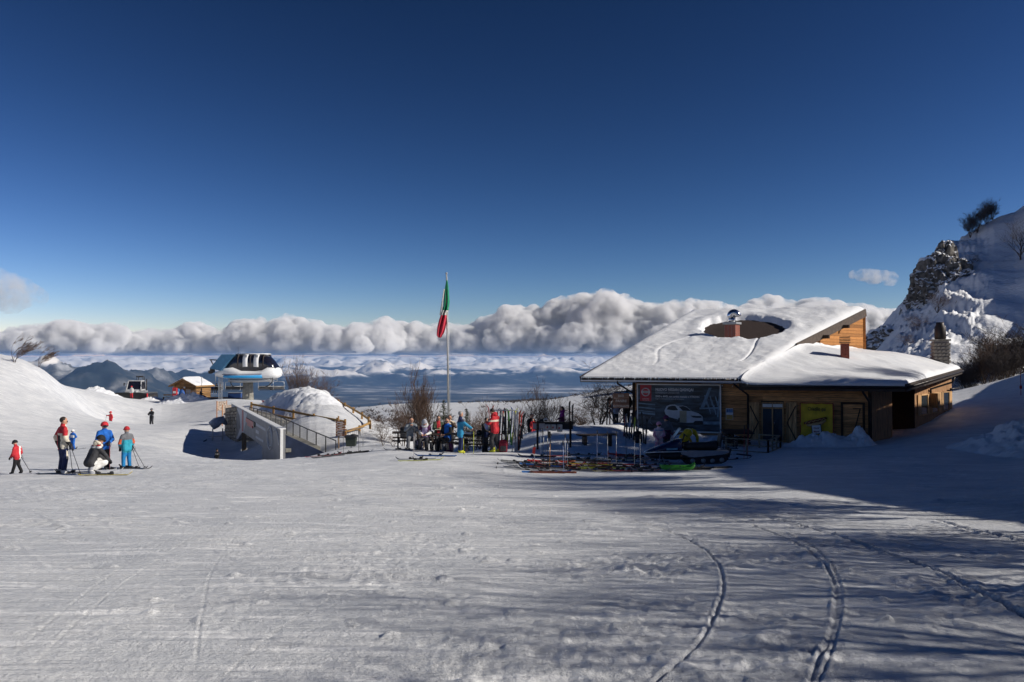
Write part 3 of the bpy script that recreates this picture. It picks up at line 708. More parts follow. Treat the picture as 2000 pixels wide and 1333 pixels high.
plant('shrubC', G(748, 48), 2.0, 1, 'small bare sapling on the slope right of the wooden fence corner')
plant('shrubC', G(748, 39.5), 1.0, 2.2, 'low twiggy shrub poking from the snow left of the picnic tables')
plant('shrubC', G(768, 38.5), .9, .4, 'tiny twiggy shrub beside the end of the left picnic bench')
plant('shrubB', G(1028, 50), 3.3, 2, 'bare shrub behind the man in the black jacket at the terrace table')
plant('shrubA', G(1062, 51), 3.4, .3, 'bare shrub behind the terrace picnic table')
plant('shrubC', G(1120, 50), 2.6, 1.3, 'bare shrub behind the woman in the purple jacket')
plant('shrubB', G(1168, 50), 3.9, .9, 'spreading bare shrub under the left corner of the hut roof')
plant('shrubC', G(1205, 49), 3.6, 2.9, 'bare shrub next to the left end wall of the hut')
plant('shrubC', G(1140, 56), 3.0, 2.0, 'straggly bare shrub far behind the skis stuck in the terrace snow')
i = 0
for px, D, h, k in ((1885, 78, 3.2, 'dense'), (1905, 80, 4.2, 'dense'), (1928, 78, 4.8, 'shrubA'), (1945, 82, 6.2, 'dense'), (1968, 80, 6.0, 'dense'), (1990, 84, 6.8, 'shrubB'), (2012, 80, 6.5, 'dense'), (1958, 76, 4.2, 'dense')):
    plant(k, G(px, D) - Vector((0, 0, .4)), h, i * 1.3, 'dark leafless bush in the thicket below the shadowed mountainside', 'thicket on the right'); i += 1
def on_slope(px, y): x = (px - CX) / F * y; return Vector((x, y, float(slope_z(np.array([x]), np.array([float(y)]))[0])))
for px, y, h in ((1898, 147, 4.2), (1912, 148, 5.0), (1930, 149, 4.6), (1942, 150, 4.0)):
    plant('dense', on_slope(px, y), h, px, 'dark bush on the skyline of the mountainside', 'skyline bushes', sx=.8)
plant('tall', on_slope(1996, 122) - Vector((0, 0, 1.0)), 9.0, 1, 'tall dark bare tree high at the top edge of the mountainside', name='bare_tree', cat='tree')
plant('shrubC', on_slope(1795, 108), 3.6, 1, 'bare bush growing left of the stone chimney on the mountain foot')
plant('shrubB', on_slope(1832, 112), 3.6, 2, 'bare bush growing between the snow hump and the crag')
plant('shrubC', on_slope(1772, 104), 2.6, 3, 'low bare bush on the sunny patch of snow behind the wing roof')
plant('shrubC', on_slope(1905, 128), 2.6, 3, 'small bush under the skyline bushes')
# the wood on the slope to the right, whose shadows fall across the snow
r5 = random.Random(5)
WOOD = []
for k in range(60):
    if len(WOOD) >= 34: break
    y = r5.uniform(-9, 34); x = .70 * y + 4 + r5.uniform(1, 9)
    if any(math.hypot(x - a, y - b) < 2.2 for a, b in WOOD): continue
    WOOD.append((x, y))
WOOD += [(8.6, 1.4), (10.5, -.6), (12.5, 2.2), (9.8, 3.4), (14, -2.5)]
SHOULDER = {}
for k in range(46):                     # thin trees along the shoulder of the slope
    y = r5.uniform(6, 36); Hh = float(np.interp(y, [5, 7, 10, 14, 20, 26, 36], [5, 7.5, 13, 18, 23, 26, 24])); WOOD.append((.70 * y + 3.5 + Hh * r5.uniform(.38, .72), y)); SHOULDER[len(WOOD) - 1] = r5.uniform(3.0, 4.6) if y < 15 else r5.uniform(2.4, 3.9)
for k, (x, y) in enumerate(WOOD):
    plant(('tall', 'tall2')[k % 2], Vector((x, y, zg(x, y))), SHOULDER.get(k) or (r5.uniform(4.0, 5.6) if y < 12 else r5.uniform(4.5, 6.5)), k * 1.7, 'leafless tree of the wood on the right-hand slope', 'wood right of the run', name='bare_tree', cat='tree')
def big_conifer(seed, h):
    r = random.Random(seed); tr = MB(); cr = MB(); tr.tube([(0, 0, -.3), (0, 0, h)], [h * .022, .02], 8)
    for i in range(46):
        z = h * (.08 + .90 * i / 46); L = h * .21 * (1 - i / 47) ** .85 + .1
        for j in range(6):
            a = r.uniform(0, 6.28); tip = Vector((math.cos(a) * L, math.sin(a) * L, z - L * .25)); q = Vector((0, 0, z)); w = L * .34; sd = Vector((-math.sin(a), math.cos(a), 0))
            tr.tube([q, tip], [.03, .008], 3, cap=False)
            for m in range(7):
                c = q.lerp(tip, .15 + .85 * m / 6.5); k = w * (1 - .7 * m / 7) * r.uniform(.7, 1.2); dz = Vector((0, 0, -r.uniform(.05, .3)))
                cr.add([c - sd * k + dz, c + sd * k + dz, c + (tip - q) * .22 + dz * .3], [(0, 1, 2)])
    a_ = tr.mesh('trunk', False); b_ = cr.mesh('crown', False); a_.materials.append(BARK); b_.materials.append(GREEN); return a_, b_
BC = [big_conifer(71, 11.0), big_conifer(72, 11.0)]
for k, (x, y, h) in enumerate(((25.5, 24.5, 8.5), (28, 26.0, 10.0), (27, 28.2, 9.0), (30, 27.2, 11.0), (30.5, 29.6, 11.5), (33, 31.2, 12.0), (32, 32.8, 10.0))):  # unseen clump, added out of frame to throw shade over the terrace and snowmobile
    t = thing('shade_conifer', 'unseen tall conifer added on the right-hand slope to shade the terrace', 'conifer', (x, y, zg(x, y)), k * 1.1, 'added shade conifers right of the run'); t.scale = (h / 11,) * 3
    link('trunk', BC[k % 2][0], t); link('crown', BC[k % 2][1], t)
# small conifers by the picnic place
def conifer(loc, h, label, seed):
    r = random.Random(seed); t = thing('young_conifer', label, 'conifer', loc)
    MB().tube([(0, 0, -.1), (0, 0, h)], [h * .02, h * .004], 6).build('trunk', BARK, t)
    cr = MB()
    for i in range(26):
        z = h * (.10 + .88 * i / 26); L = h * .30 * (1 - i / 27) + .04
        for j in range(6):
            a = r.uniform(0, 6.28); d = Vector((math.cos(a), math.sin(a), .25)); q = Vector((0, 0, z))
            tip = q + d * L * r.uniform(.7, 1.1)
            cr.tube([q, tip], [.012, .004], 3, cap=False)
            for m in range(9):
                s = q.lerp(tip, .15 + .85 * m / 9); e = Vector((r.uniform(-1, 1), r.uniform(-1, 1), r.uniform(-.1, .8))).normalized() * .07
                cr.add([s, s + e + Vector((.012, 0, 0)), s + e - Vector((.012, 0, 0))], [(0, 1, 2)])
    cr.build('crown', GREEN, t, False)
conifer(G(867, 39.5), 2.7, 'young green conifer between the fan-shaped shrub and the flagpole', 3)
conifer(G(911, 40), 2.3, 'young green conifer behind the table beside the man in blue', 5)
# low scrub scattered over the far plateau
def scrub():
    r = np.random.RandomState(33); n = 2600; px = r.uniform(690, 1300, n); D = np.where(r.rand(n) < .4, r.uniform(75, 235, n), r.uniform(150, 235, n)); x = (px - CX) / F * D
    ok = fbm(x * .045, D * .03, 91, 3) > r.uniform(-.12, .22, n); px, D, x = px[ok], D[ok], x[ok]
    z = base_z(x, D) + detail(x, D) + 1.3 * fbm(x * .03, D * .03, 71, 4) * sstep(110, 170, D) * sstep(560, 700, px); mb = MB(); q = random.Random(4)
    for xx, d_, zz in zip(x, D, z):
        h = q.uniform(.25, .9)
        for j in range(5):
            a = q.uniform(0, 6.28); d = Vector((math.cos(a) * .9, math.sin(a) * .9, q.uniform(.4, 1))) * h
            mb.tube([Vector((xx, d_, zz - .05)), Vector((xx, d_, zz)) + d], [h * .09, h * .03], 3, cap=False)
    o = mb.build('scrub', TWIGD, None, False); tag(o, kind='stuff')
scrub()
# ------------------------------------------------------------------ the ski hut
YAW = R(-18); E1 = Vector((math.cos(YAW), math.sin(YAW), 0)); N1 = Vector((-E1.y, E1.x, 0))   # along the front, into the house
P0 = Vector((6.55, 41.6, -4.55)); ZB = P0.z
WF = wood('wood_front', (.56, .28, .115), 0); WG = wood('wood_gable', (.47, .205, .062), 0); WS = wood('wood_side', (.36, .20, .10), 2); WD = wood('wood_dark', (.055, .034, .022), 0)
WSH = wood('wood_shutter', (.58, .35, .17), 2)
FASC = mat('fascia', (.05, .036, .028), .7, 0, .2, 5); METD = mat('dark_pipe', (.035, .028, .025), .45, .3, .1, 5)
GLASS = mat('window_glass', (.03, .04, .05), .05, 0, .1, 3, spec=.8); WHITE = mat('white_paint', (.75, .75, .74), .5, 0, .05, 6)
BRICK = mat('brick', (.30, .085, .055), .85, 0, .3, 14, .3, 30); BRICKM = mat('mortar', (.30, .27, .25), .9, 0, .1, 20); STONE = mat('stone', (.30, .27, .23), .9, 0, .35, 6, .5, 18); STEEL = mat('steel', (.62, .62, .64), .16, 1.0, .06, 6); GREYM = mat('grey_metal', (.36, .37, .38), .5, .4, .1, 6)
ICE = mat('ice', (.72, .78, .84), .18, 0, .05, 5, spec=.6)
TILE = mat('roof_tile', (.042, .027, .022), .8, 0, .35, 12, .4, 40)
hut = thing('ski_hut', 'long wooden mountain hut with thick snow on its roofs and a brick chimney', 'hut', P0, YAW)
def s_of(px, off=0.0):                       # length along the front wall where a bearing meets it (off: metres in front of it)
    q = P0 - N1 * off; k = (px - CX) / F
    return (k * q.y - q.x) / (E1.x - k * E1.y)
def z_of(px, py, off=0.0):
    s = s_of(px, off); d = (P0 - N1 * off + E1 * s).y
    return W(px, py, d).z - ZB
def toL(v): d = Vector(v) - P0; return Vector((d.dot(E1), d.dot(N1), d.z))
LEN = s_of(1697)
ZT = 3.22                                    # wall top above the hut's base
doors = [(s_of(1486), s_of(1530), 0.0, z_of(1508, 786)), (s_of(1641), s_of(1688), 0.0, z_of(1660, 786))]
rb = random.Random(3)
ftop, nrow = ZT, 15; bh = ftop / nrow
for r_ in range(nrow):
    z0 = r_ * bh; cuts = [(0.0, LEN)]
    for a, b, zl, zh in doors:
        if z0 + bh * .5 < zh:
            cuts = [c for (p, q) in cuts for c in ((p, min(q, a)), (max(p, b), q)) if c[1] - c[0] > .05]
    for p, q in cuts:
        x = p
        while x < q - .01:
            e = min(q, x + rb.uniform(2.6, 4.4)); e = q if q - e < .8 else e
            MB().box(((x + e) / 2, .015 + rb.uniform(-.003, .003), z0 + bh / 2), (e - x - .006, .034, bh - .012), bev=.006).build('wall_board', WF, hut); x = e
mb = MB(); mb.box((LEN / 2, .10, ZT / 2), (LEN, .12, ZT)); mb.build('wall_core', WD, hut)
# left end wall, turned along the depth of the house
EV = toL(P0 + Vector((.605, .796, 0)) * 9.0); EV.z = 0; ev = EV.normalized()
for r_ in range(nrow):
    z0 = r_ * bh
    if z0 > ftop - .1: break
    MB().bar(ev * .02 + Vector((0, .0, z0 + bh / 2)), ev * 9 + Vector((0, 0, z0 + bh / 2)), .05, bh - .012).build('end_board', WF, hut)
# corner post
MB().box((LEN + .02, .03, ZT / 2), (.16, .16, ZT), bev=.01).build('corner_post', WD, hut)
MB().box((.03, .02, ZT / 2), (.14, .14, ZT), bev=.01).build('corner_post', WD, hut)
# glazed door with shutters
a, b, zl, zh = doors[0]; dz0 = .25
dr = MB(); w_ = b - a
for x in (a + .04, (a + b) / 2, b - .04): dr.box((x, -.01, (dz0 + zh) / 2), (.07, .07, zh - dz0), bev=.008)
for z in (dz0 + .06, zh - .30, zh - .03): dr.box(((a + b) / 2, -.004, z), (w_ - .02, .06, .07), bev=.008)
door = dr.build('door', WSH, hut)
for k in (0, 1):
    MB().box((a + w_ * (.27 + .46 * k), .012, (dz0 + zh - .3) / 2), (w_ * .40, .012, zh - .3 - dz0 - .1)).build('pane', GLASS, door)
MB().box(((a + b) / 2, -.035, zh - .17), (w_ - .12, .02, .16)).build('lintel_panel', WHITE, door)
MB().tube([((a + b) / 2 + .09, -.06, 1.15), ((a + b) / 2 + .09, -.06, 1.35)], .015).build('handle', STEEL, door)
def shutter(px0, px1, flip):
    x0, x1 = s_of(px0), s_of(px1); z0, z1 = .22, z_of((px0 + px1) / 2, 786); t = None
    n = 4; mbb = MB(); mbb.box(((x0 + x1) / 2, -.03, z0 + .14), (x1 - x0 - .04, .03, .09)); mbb.box(((x0 + x1) / 2, -.03, z1 - .14), (x1 - x0 - .04, .03, .09))
    p, q = ((x0 + .05, z1 - .18), (x1 - .05, (z0 + z1) / 2)) if not flip else ((x1 - .05, z1 - .18), (x0 + .05, (z0 + z1) / 2))
    mbb.bar((p[0], -.056, p[1]), (q[0], -.056, q[1]), .06, .03, up=(0, 1, 0)); mbb.bar((q[0], -.056, q[1]), (p[0], -.056, z0 + .2), .06, .03, up=(0, 1, 0))
    sh = mbb.build('shutter', WD, hut)
    for i in range(n):
        ww = (x1 - x0) / n; MB().box((x0 + ww * (i + .5), -.075, (z0 + z1) / 2), (ww - .008, .026, z1 - z0), bev=.004).build('shutter_board', WSH, sh)
    mbz = MB(); mbz.bar((p[0], -.103, p[1]), (q[0], -.103, q[1]), .05, .025, up=(0, 1, 0)); mbz.bar((q[0], -.103, q[1]), (p[0], -.103, z0 + .2), .05, .025, up=(0, 1, 0)); mbz.build('brace', WD, sh)
shutter(1462, 1482, False); shutter(1534, 1555, True)
# boarded door
a, b, zl, zh = doors[1]
fr = MB(); fr.box((a + .05, -.01, zh / 2), (.1, .08, zh), bev=.01); fr.box((b - .05, -.01, zh / 2), (.1, .08, zh), bev=.01); fr.box(((a + b) / 2, -.006, zh - .05), (b - a - .2, .07, .1), bev=.01)
bd = fr.build('door', WD, hut); nb = 10
for i in range(nb):
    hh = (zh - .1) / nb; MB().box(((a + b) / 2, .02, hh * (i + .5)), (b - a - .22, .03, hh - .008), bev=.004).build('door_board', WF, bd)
mb = MB(); mb.bar((b - .22, -.02, zh - .35), (a + .5, -.02, .5), .05, .03, up=(0, 1, 0)); mb.bar((a + .55, -.02, zh - .32), (b - .18, -.02, zh - .32), .05, .03, up=(0, 1, 0)); mb.build('brace', WD, bd)
# roof of the main block
ZE = -1.04 - ZB
A = toL(Vector((3.74, 41.56, -1.04))); B = toL(Vector((11.75, 38.95, -1.04))); Cc = toL(Vector((12.4, 53.0, 3.1))); Ee = toL(Vector((22.82, 49.61, 3.1))); Ff = toL(Vector((16.18, 43.74, .66)))
B.z = A.z = ZE
nrm = (B - A).cross(Cc - A).normalized()
if nrm.z < 0: nrm = -nrm
def onplane(p): return Vector((p.x, p.y, A.z - (nrm.x * (p.x - A.x) + nrm.y * (p.y - A.y)) / nrm.z))
Ee = onplane(Ee); Ff = onplane(Ff)
poly = [A, B, Ff, Ee, Cc]
mb = MB(); n = len(poly); dn = Vector((0, 0, -.22)); mb.add([p + Vector((0, 0, -.02)) for p in poly] + [p + dn for p in poly], [tuple(range(n)), tuple(range(2 * n - 1, n - 1, -1))] + [(i, i + n, (i + 1) % n + n, (i + 1) % n) for i in range(n)]); roof = mb.build('roof', WD, hut)
def edge_board(p, q, h, t, name, m=FASC, drop=0.0, parent=None):
    MB().bar(p + Vector((0, 0, -h / 2 - drop)), q + Vector((0, 0, -h / 2 - drop)), t, h).build(name, m, parent or roof)
edge_board(A + Vector((0, -.04, .05)), B + Vector((0, -.04, .05)), .30, .06, 'fascia'); edge_board(A + Vector((-.04, 0, .06)), Cc + Vector((-.04, 0, .06)), .32, .06, 'verge_board'); edge_board(Ff + Vector((.05, -.05, .08)), Ee + Vector((.05, -.05, .08)), .48, .08, 'verge_board', mat('verge_brown', (.085, .060, .045), .7, 0, .2, 5)); edge_board(Cc + Vector((0, .05, .06)), Ee + Vector((0, .05, .06)), .3, .06, 'ridge_board')
MB().tube([A + Vector((0, -.13, -.06)), B + Vector((0, -.13, -.06))], .07, 8).build('gutter', METD, roof)
# snow on the main roof with the melted crater round the chimney
LV = np.array(A); 
def roof_snow():
    nu, nv = 210, 160; u = np.linspace(0, 1, nu); v = np.linspace(0, 1, nv); U, V = np.meshgrid(u, v)
    def lerp3(P, T, t): return np.stack([np.interp(t, T, [p[i] for p in P]) for i in range(3)], -1)
    Lf = lerp3([A, Cc], [0, 1], V); Rt = lerp3([B, Ff, Ee], [0, .42, 1], V)
    P = Lf + (Rt - Lf) * U[..., None]
    ed = np.minimum(np.minimum(U, 1 - U) * 9.5, np.minimum(V * 14, (1 - V) * 14))      # metres from an edge
    th = (.20 + .20 * V) * (1 - .92 * np.exp(-np.clip(ed, 0, None) / .16))
    x, y = P[..., 0], P[..., 1]
    th = th + .13 * fbm(x * .45, y * .45, 301, 5, .55) * sstep(0, .8, ed) + .045 * fbm(x * .9 - y * .3, y * 2.2, 303, 4) * sstep(0, .5, ed) + .05 * np.maximum(fbm(x * 1.3 + y, y * .5, 305, 3), 0) * sstep(0, .5, ed)
    # crater
    c = CR; d1 = ((P - c) @ np.array(ax1)) / RA; d2 = ((P - c) @ np.array(ax2)) / RB
    r = np.hypot(d1, d2) + .10 * fbm(x * 1.1, y * 1.1, 311, 4)
    bulge = .09 * np.exp(-((r - 1.25) / .2) ** 2)
    k = sstep(.98, 1.10, r)
    th = (th + bulge) * k - .08 * (1 - k)
    th = th + .025 * fbm(x * 6, y * 6, 313, 2) * np.exp(-((r - 1.05) / .12) ** 2) * 2
    # a slipped seam near the right side
    sm = np.abs(U - (.80 + .05 * np.sin(V * 9))); th = th - .10 * np.exp(-(sm / .006) ** 2) * sstep(.12, .25, V) * sstep(.62, .5, V)
    sm2 = np.abs(U - (.30 + .06 * np.sin(V * 14))); th = th - .05 * np.exp(-(sm2 / .010) ** 2) * sstep(.1, .2, V) * sstep(.6, .45, V)
    P = P.copy(); P[..., 2] += th
    # overhanging rounded lip at the eave
    k = np.exp(-V * 16 / .25); P[..., 1] -= .16 * k; P[..., 2] -= .06 * k
    q = np.array([tuple(P[0, i]) for i in range(nu)]); q[:, 2] -= .16; q[:, 1] += .06
    P = np.concatenate([q[None], P], 0)
    me = grid_mesh('roof_snow', P); o = link('roof_snow', me, roof, SNOWS); return o
def plane_at(px, py):                        # where a sight line meets the roof plane (hut coordinates)
    o = toL(Vector((0, 0, 0))); d = toL(W(px, py, 1.0)) - o; t = (A - o).dot(nrm) / d.dot(nrm); return o + d * t
ax2 = (Cc - A).normalized(); ax1 = Vector((1, 0, 0)); ax2 = (ax2 - ax1 * ax2.dot(ax1)).normalized()
CRv = plane_at(1452, 648); CR = np.array(CRv); RA, RB = 2.4, 2.6
roof_snow()
tl = MB()
for k in range(34):
    t = -3.2 + k * .19
    p = CRv + ax2 * t; hw = 3.1 * math.sqrt(max(0, 1 - (t / 3.6) ** 2)) + .1
    q = -hw
    while q < hw:
        ww = .22; c = p + ax1 * (q + ww / 2 + (.11 if k % 2 else 0)); tl.box(c + nrm * (.012 + .006 * ((k * 7 + int(q * 5)) % 3)), (ww - .012, .2, .02), Matrix((ax1, ax2, nrm)).transposed() @ Euler((R(5), 0, 0)).to_matrix()); q += ww
o = tl.build('roof_tiles', TILE, roof); o['kind'] = 'stuff'
# brick chimney with its steel cowl
cb = plane_at(1430, 664); rot = Euler((0, 0, R(-20)))
ch = MB(); ch.box((cb.x, cb.y, cb.z + .42), (.66, .66, 1.0), rot); chim = ch.build('chimney', BRICKM, roof)
Mr = rot.to_matrix()
bk = MB(); bk.box((0, 0, 0), (.205, .10, .062), bev=.004); bmesh_ = bk.mesh('brick')
bmesh_.materials.append(BRICK)
for row in range(12):
    for side in range(4):
        Ms = Euler((0, 0, R(90 * side))).to_matrix()
        for i in range(3):
            off = -.235 + .225 * i + (.03 if (row + side) % 2 else -.0)
            loc = Mr @ (Ms @ Vector((off, -.29, 0))) + Vector((cb.x, cb.y, cb.z + .02 + row * .075))
            o = link('brick', bmesh_, chim); o.location = loc; o.rotation_euler = (0, 0, R(-20) + R(90 * side))
MB().box((cb.x, cb.y, cb.z + .98), (.84, .84, .13), rot, bev=.01).build('cap', GREYM, chim)
cw = MB(); cw.tube([Vector((cb.x, cb.y, cb.z + 1.02)), Vector((cb.x, cb.y, cb.z + 1.34))], .20, 16)
arc = [Vector((cb.x - .10 + .24 * (1 - math.cos(t)) * .9, cb.y, cb.z + 1.34 + .26 * math.sin(t))) for t in np.linspace(0, math.pi * .95, 12)]
cw.tube(arc, [.20 + .03 * math.sin(t) for t in np.linspace(0, math.pi, 12)], 16); cw.build('cowl', STEEL, chim)
# icicles
ic = MB(); ri = random.Random(8); x = A.x + .05
while x < B.x - .1:
    if ri.random() < .82:
        L = ri.uniform(.05, .22) * (1.4 if ri.random() < .15 else 1); f = (x - A.x) / (B.x - A.x); p = A.lerp(B, f) + Vector((0, -.19 + ri.uniform(-.02, .02), .04))
        ic.tube([p, p + Vector((0, 0, -L * .5)), p + Vector((0, 0, -L))], [.022, .013, .002], 5)
    x += ri.uniform(.03, .11)
o = ic.build('icicles', ICE, roof); o['kind'] = 'stuff'
# gable wall under the right verge
g0 = Ff + Vector((.28, .55, 0)); g1 = Ee + Vector((-.10, -.16, 0)); gd = (g1 - g0); gd.z = 0; GL = gd.length; gd.normalize(); gn = Vector((gd.y, -gd.x, 0))
def groof(t): return onplane(g0 + gd * t).z - .18
zbase = 4.4; nr = 16; hb = (groof(GL) - zbase) / nr
for k in range(nr):
    za, zb2 = zbase + k * hb, zbase + (k + 1) * hb
    ts = [t for t in np.linspace(0, GL, 200) if groof(t) > zb2 - .02]
    if not ts: continue
    t0 = ts[0]; tlow = [t for t in np.linspace(0, GL, 200) if groof(t) > za]; tl0 = tlow[0] if tlow else t0
    pA = g0 + gd * tl0; pB = g0 + gd * GL; pC = g0 + gd * t0; m_ = MB(); hh = .007
    q = [Vector((pA.x, pA.y, za + hh)), Vector((pB.x, pB.y, za + hh)), Vector((pB.x, pB.y, zb2 - hh)), Vector((pC.x, pC.y, zb2 - hh))]
    m_.add(q + [v - gn * .04 for v in q], [(0, 1, 2, 3), (7, 6, 5, 4), (0, 4, 5, 1), (1, 5, 6, 2), (2, 6, 7, 3), (3, 7, 4, 0)]); m_.build('gable_board', WG, hut)
q = [g0 + gd * 0, g0 + gd * GL]
m_ = MB(); pl = [Vector((q[0].x, q[0].y, 1.5)), Vector((q[1].x, q[1].y, 1.5)), Vector((q[1].x, q[1].y, groof(GL))), Vector((q[0].x, q[0].y, groof(0)))]; pl = [p - gn * .045 for p in pl]
m_.add(pl + [v - gn * .08 for v in pl], [(0, 1, 2, 3), (7, 6, 5, 4), (0, 4, 5, 1), (1, 5, 6, 2), (2, 6, 7, 3), (3, 7, 4, 0)]); m_.build('gable_core', WD, hut)
pe = g0 + gd * (GL + .02); MB().bar(Vector((pe.x, pe.y, 3.5)), Vector((pe.x, pe.y, groof(GL))), .18, .18).build('gable_post', WG, hut)
MB().bar(Vector((pe.x, pe.y, 5.5)) + Vector((.1, .1, 0)), Vector((pe.x, pe.y, 5.5)) + Vector((.3, 2.5, 0)), .06, 4.2).build('back_wall', WG, hut)
for t in (GL * .30, GL * .62):
    p = g0 + gd * t; MB().bar(Vector((p.x, p.y, groof(t) - .12)) - gn * .3, Vector((p.x, p.y, groof(t) - .12)) + gn * .5, .14, .2).build('purlin', WD, hut)
# wing roof
a_ = toL(Vector((11.55, 38.75, -1.30))); b_ = toL(Vector((18.70, 36.62, -1.30))); c_ = toL(Vector((29.2, 50.0, -.72))); e_ = toL(Vector((22.95, 49.9, .26))); f_ = toL(Vector((16.5, 43.9, .22)))
def wing_surface(nu, nv, snow):
    U, V = np.meshgrid(np.linspace(0, 1, nu), np.linspace(0, 1, nv))
    def lerp3(P, T, t): return np.stack([np.interp(t, T, [p[i] for p in P]) for i in range(3)], -1)
    Lf = lerp3([a_, f_, e_], [0, .5, 1], V); Rt = lerp3([b_, c_], [0, 1], V)
    P = Lf + (Rt - Lf) * U[..., None]; P[..., 2] += .55 * (V * (1 - V) * 4) * (1 - U) * .35 + .5 * U * (1 - U) * 4 * V * .5
    if snow:
        ed = np.minimum((1 - U) * 11, np.minimum(V * 13, (1 - V) * 13)); x, y = P[..., 0], P[..., 1]
        th = .26 * (1 - .85 * np.exp(-ed / .18)) + .12 * fbm(x * .35, y * .35, 401, 4) * sstep(0, .8, ed)
        k2 = np.exp(-U * 40); th = th + .2 * k2
        d = x * .8 - y * .6; th = th + .06 * fbm(d * .3, (x * .6 + y * .8) * 1.1, 405, 3) * sstep(0, 1, ed)
        P[..., 2] += th
        k = np.exp(-V * 15 / .25); P[..., 1] -= .10 * k
        q = P[0].copy(); q[:, 2] -= .14; q[:, 1] += .05; P = np.concatenate([q[None], P], 0)
    return P
wing = link('wing_roof', grid_mesh('wing_roof', wing_surface(30, 30, False)), hut, WD)
link('wing_snow', grid_mesh('wing_snow', wing_surface(150, 150, True)), wing, SNOWS)
edge_board(a_ + Vector((-.1, -.04, .04)), b_ + Vector((.02, -.04, .04)), .34, .07, 'fascia', parent=wing); edge_board(b_ + Vector((.05, 0, .06)), c_ + Vector((.05, 0, .06)), .36, .07, 'verge_board', parent=wing); edge_board(c_ + Vector((0, .04, .04)), e_ + Vector((0, .04, .04)), .3, .06, 'fascia', parent=wing)
edge_board(B + Vector((.15, .10, .16)), a_.lerp(f_, .42) + Vector((.1, 0, .40)), .55, .08, 'verge_board', mat('verge_brown', (.1, .07, .05)), parent=wing)
mb = MB(); mb.add([a_ + Vector((0, 0, -.2)), b_ + Vector((0, 0, -.2)), c_ + Vector((0, 0, -.2)), e_ + Vector((0, 0, -.6))], [(0, 1, 2, 3)]); mb.build('soffit', WD, wing)
MB().tube([a_ + Vector((0, -.13, -.10)), b_ + Vector((.05, -.13, -.10))], .07, 8).build('gutter', METD, wing)
MB().tube([b_ + Vector((.13, 0, -.10)), c_ + Vector((.13, 0, -.10))], .07, 8).build('gutter', METD, wing)
ic = MB(); x = 0
while x < 1:
    if ri.random() < .5:
        p = a_.lerp(b_, x) + Vector((0, -.17, .02)); L = ri.uniform(.03, .16); ic.tube([p, p + Vector((0, 0, -L))], [.016, .002], 5)
    x += ri.uniform(.01, .04)
o = ic.build('icicles', ICE, wing); o['kind'] = 'stuff'
# side wall of the wing
K0 = Vector((LEN + .02, .02, 0)); K1 = toL(Vector((28.3, 49.5, ZB))); K1.z = 0; kd = (K1 - K0); KL = kd.length; kd.normalize(); kn = Vector((kd.y, -kd.x, 0))
def ktop(t): return ZT - .02 + .5 * t / KL
def vwall(t0, t1, off, name, m, z0=0.0, z1=None, bw=.19):
    g = MB(); t = t0
    while t < t1 - .01:
        e = min(t + bw, t1); p = K0 + kd * ((t + e) / 2) + kn * (off + rb.uniform(-.006, .006)); zz = z1 if z1 is not None else ktop(t)
        g.box((p.x, p.y, (z0 + zz) / 2), (e - t - .014, .03, zz - z0), Matrix((kd, -kn, Vector((0, 0, 1)))).transposed()); t = e
    return g.build(name, m, hut)
def kpt(t, off, z): p = K0 + kd * t + kn * off; return Vector((p.x, p.y, z))
vwall(0, KL * .22, .0, 'side_boards', WS); vwall(KL * .48, KL, .0, 'side_boards', WS)
g = MB(); g.bar(kpt(0, -.06, ZT / 2), kpt(KL * .22, -.06, ZT / 2), .06, ZT); g.bar(kpt(KL * .48, -.06, ZT / 2), kpt(KL, -.06, ZT / 2), .06, ZT); g.build('side_core', WD, hut)
# recessed porch
for t in (.22, .48):
    MB().bar(kpt(KL * t, 0, ZT / 2), kpt(KL * t, -2.0, ZT / 2), .06, ZT).build('porch_side', WD, hut)
for k in range(14):
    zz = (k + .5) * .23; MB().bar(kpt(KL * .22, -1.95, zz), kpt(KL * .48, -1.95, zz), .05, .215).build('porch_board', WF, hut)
# windows with shutters on the side wall
for t0, t1 in ((.55, .63), (.70, .78), (.86, .94)):
    w = MB(); w.bar(kpt(KL * t0, .03, 1.85), kpt(KL * t1, .03, 1.85), .03, 1.1); wn = w.build('window', GLASS, hut)
    for ta, tb in ((t0 - .045, t0 - .003), (t1 + .003, t1 + .045)):
        MB().bar(kpt(KL * ta, .06, 1.85), kpt(KL * tb, .06, 1.85), .05, 1.2).build('shutter', WSH, wn)
    MB().bar(kpt(KL * t0, .06, 2.43), kpt(KL * t1, .06, 2.43), .06, .08).build('frame', WSH, wn); MB().bar(kpt(KL * t0, .06, 1.27), kpt(KL * t1, .06, 1.27), .10, .06).build('sill', WSH, wn)
bx = kpt(KL * .67, .28, 2.05); MB().box(bx, (.5, .5, .85), Matrix((kd, -kn, Vector((0, 0, 1)))).transposed(), bev=.02).build('wall_cabinet', WSH, hut)
MB().tube([kpt(KL * .93, .2, 2.6), kpt(KL * .93 + 1.8, .25, 2.6)], .06, 8).build('flue_pipe', METD, hut)
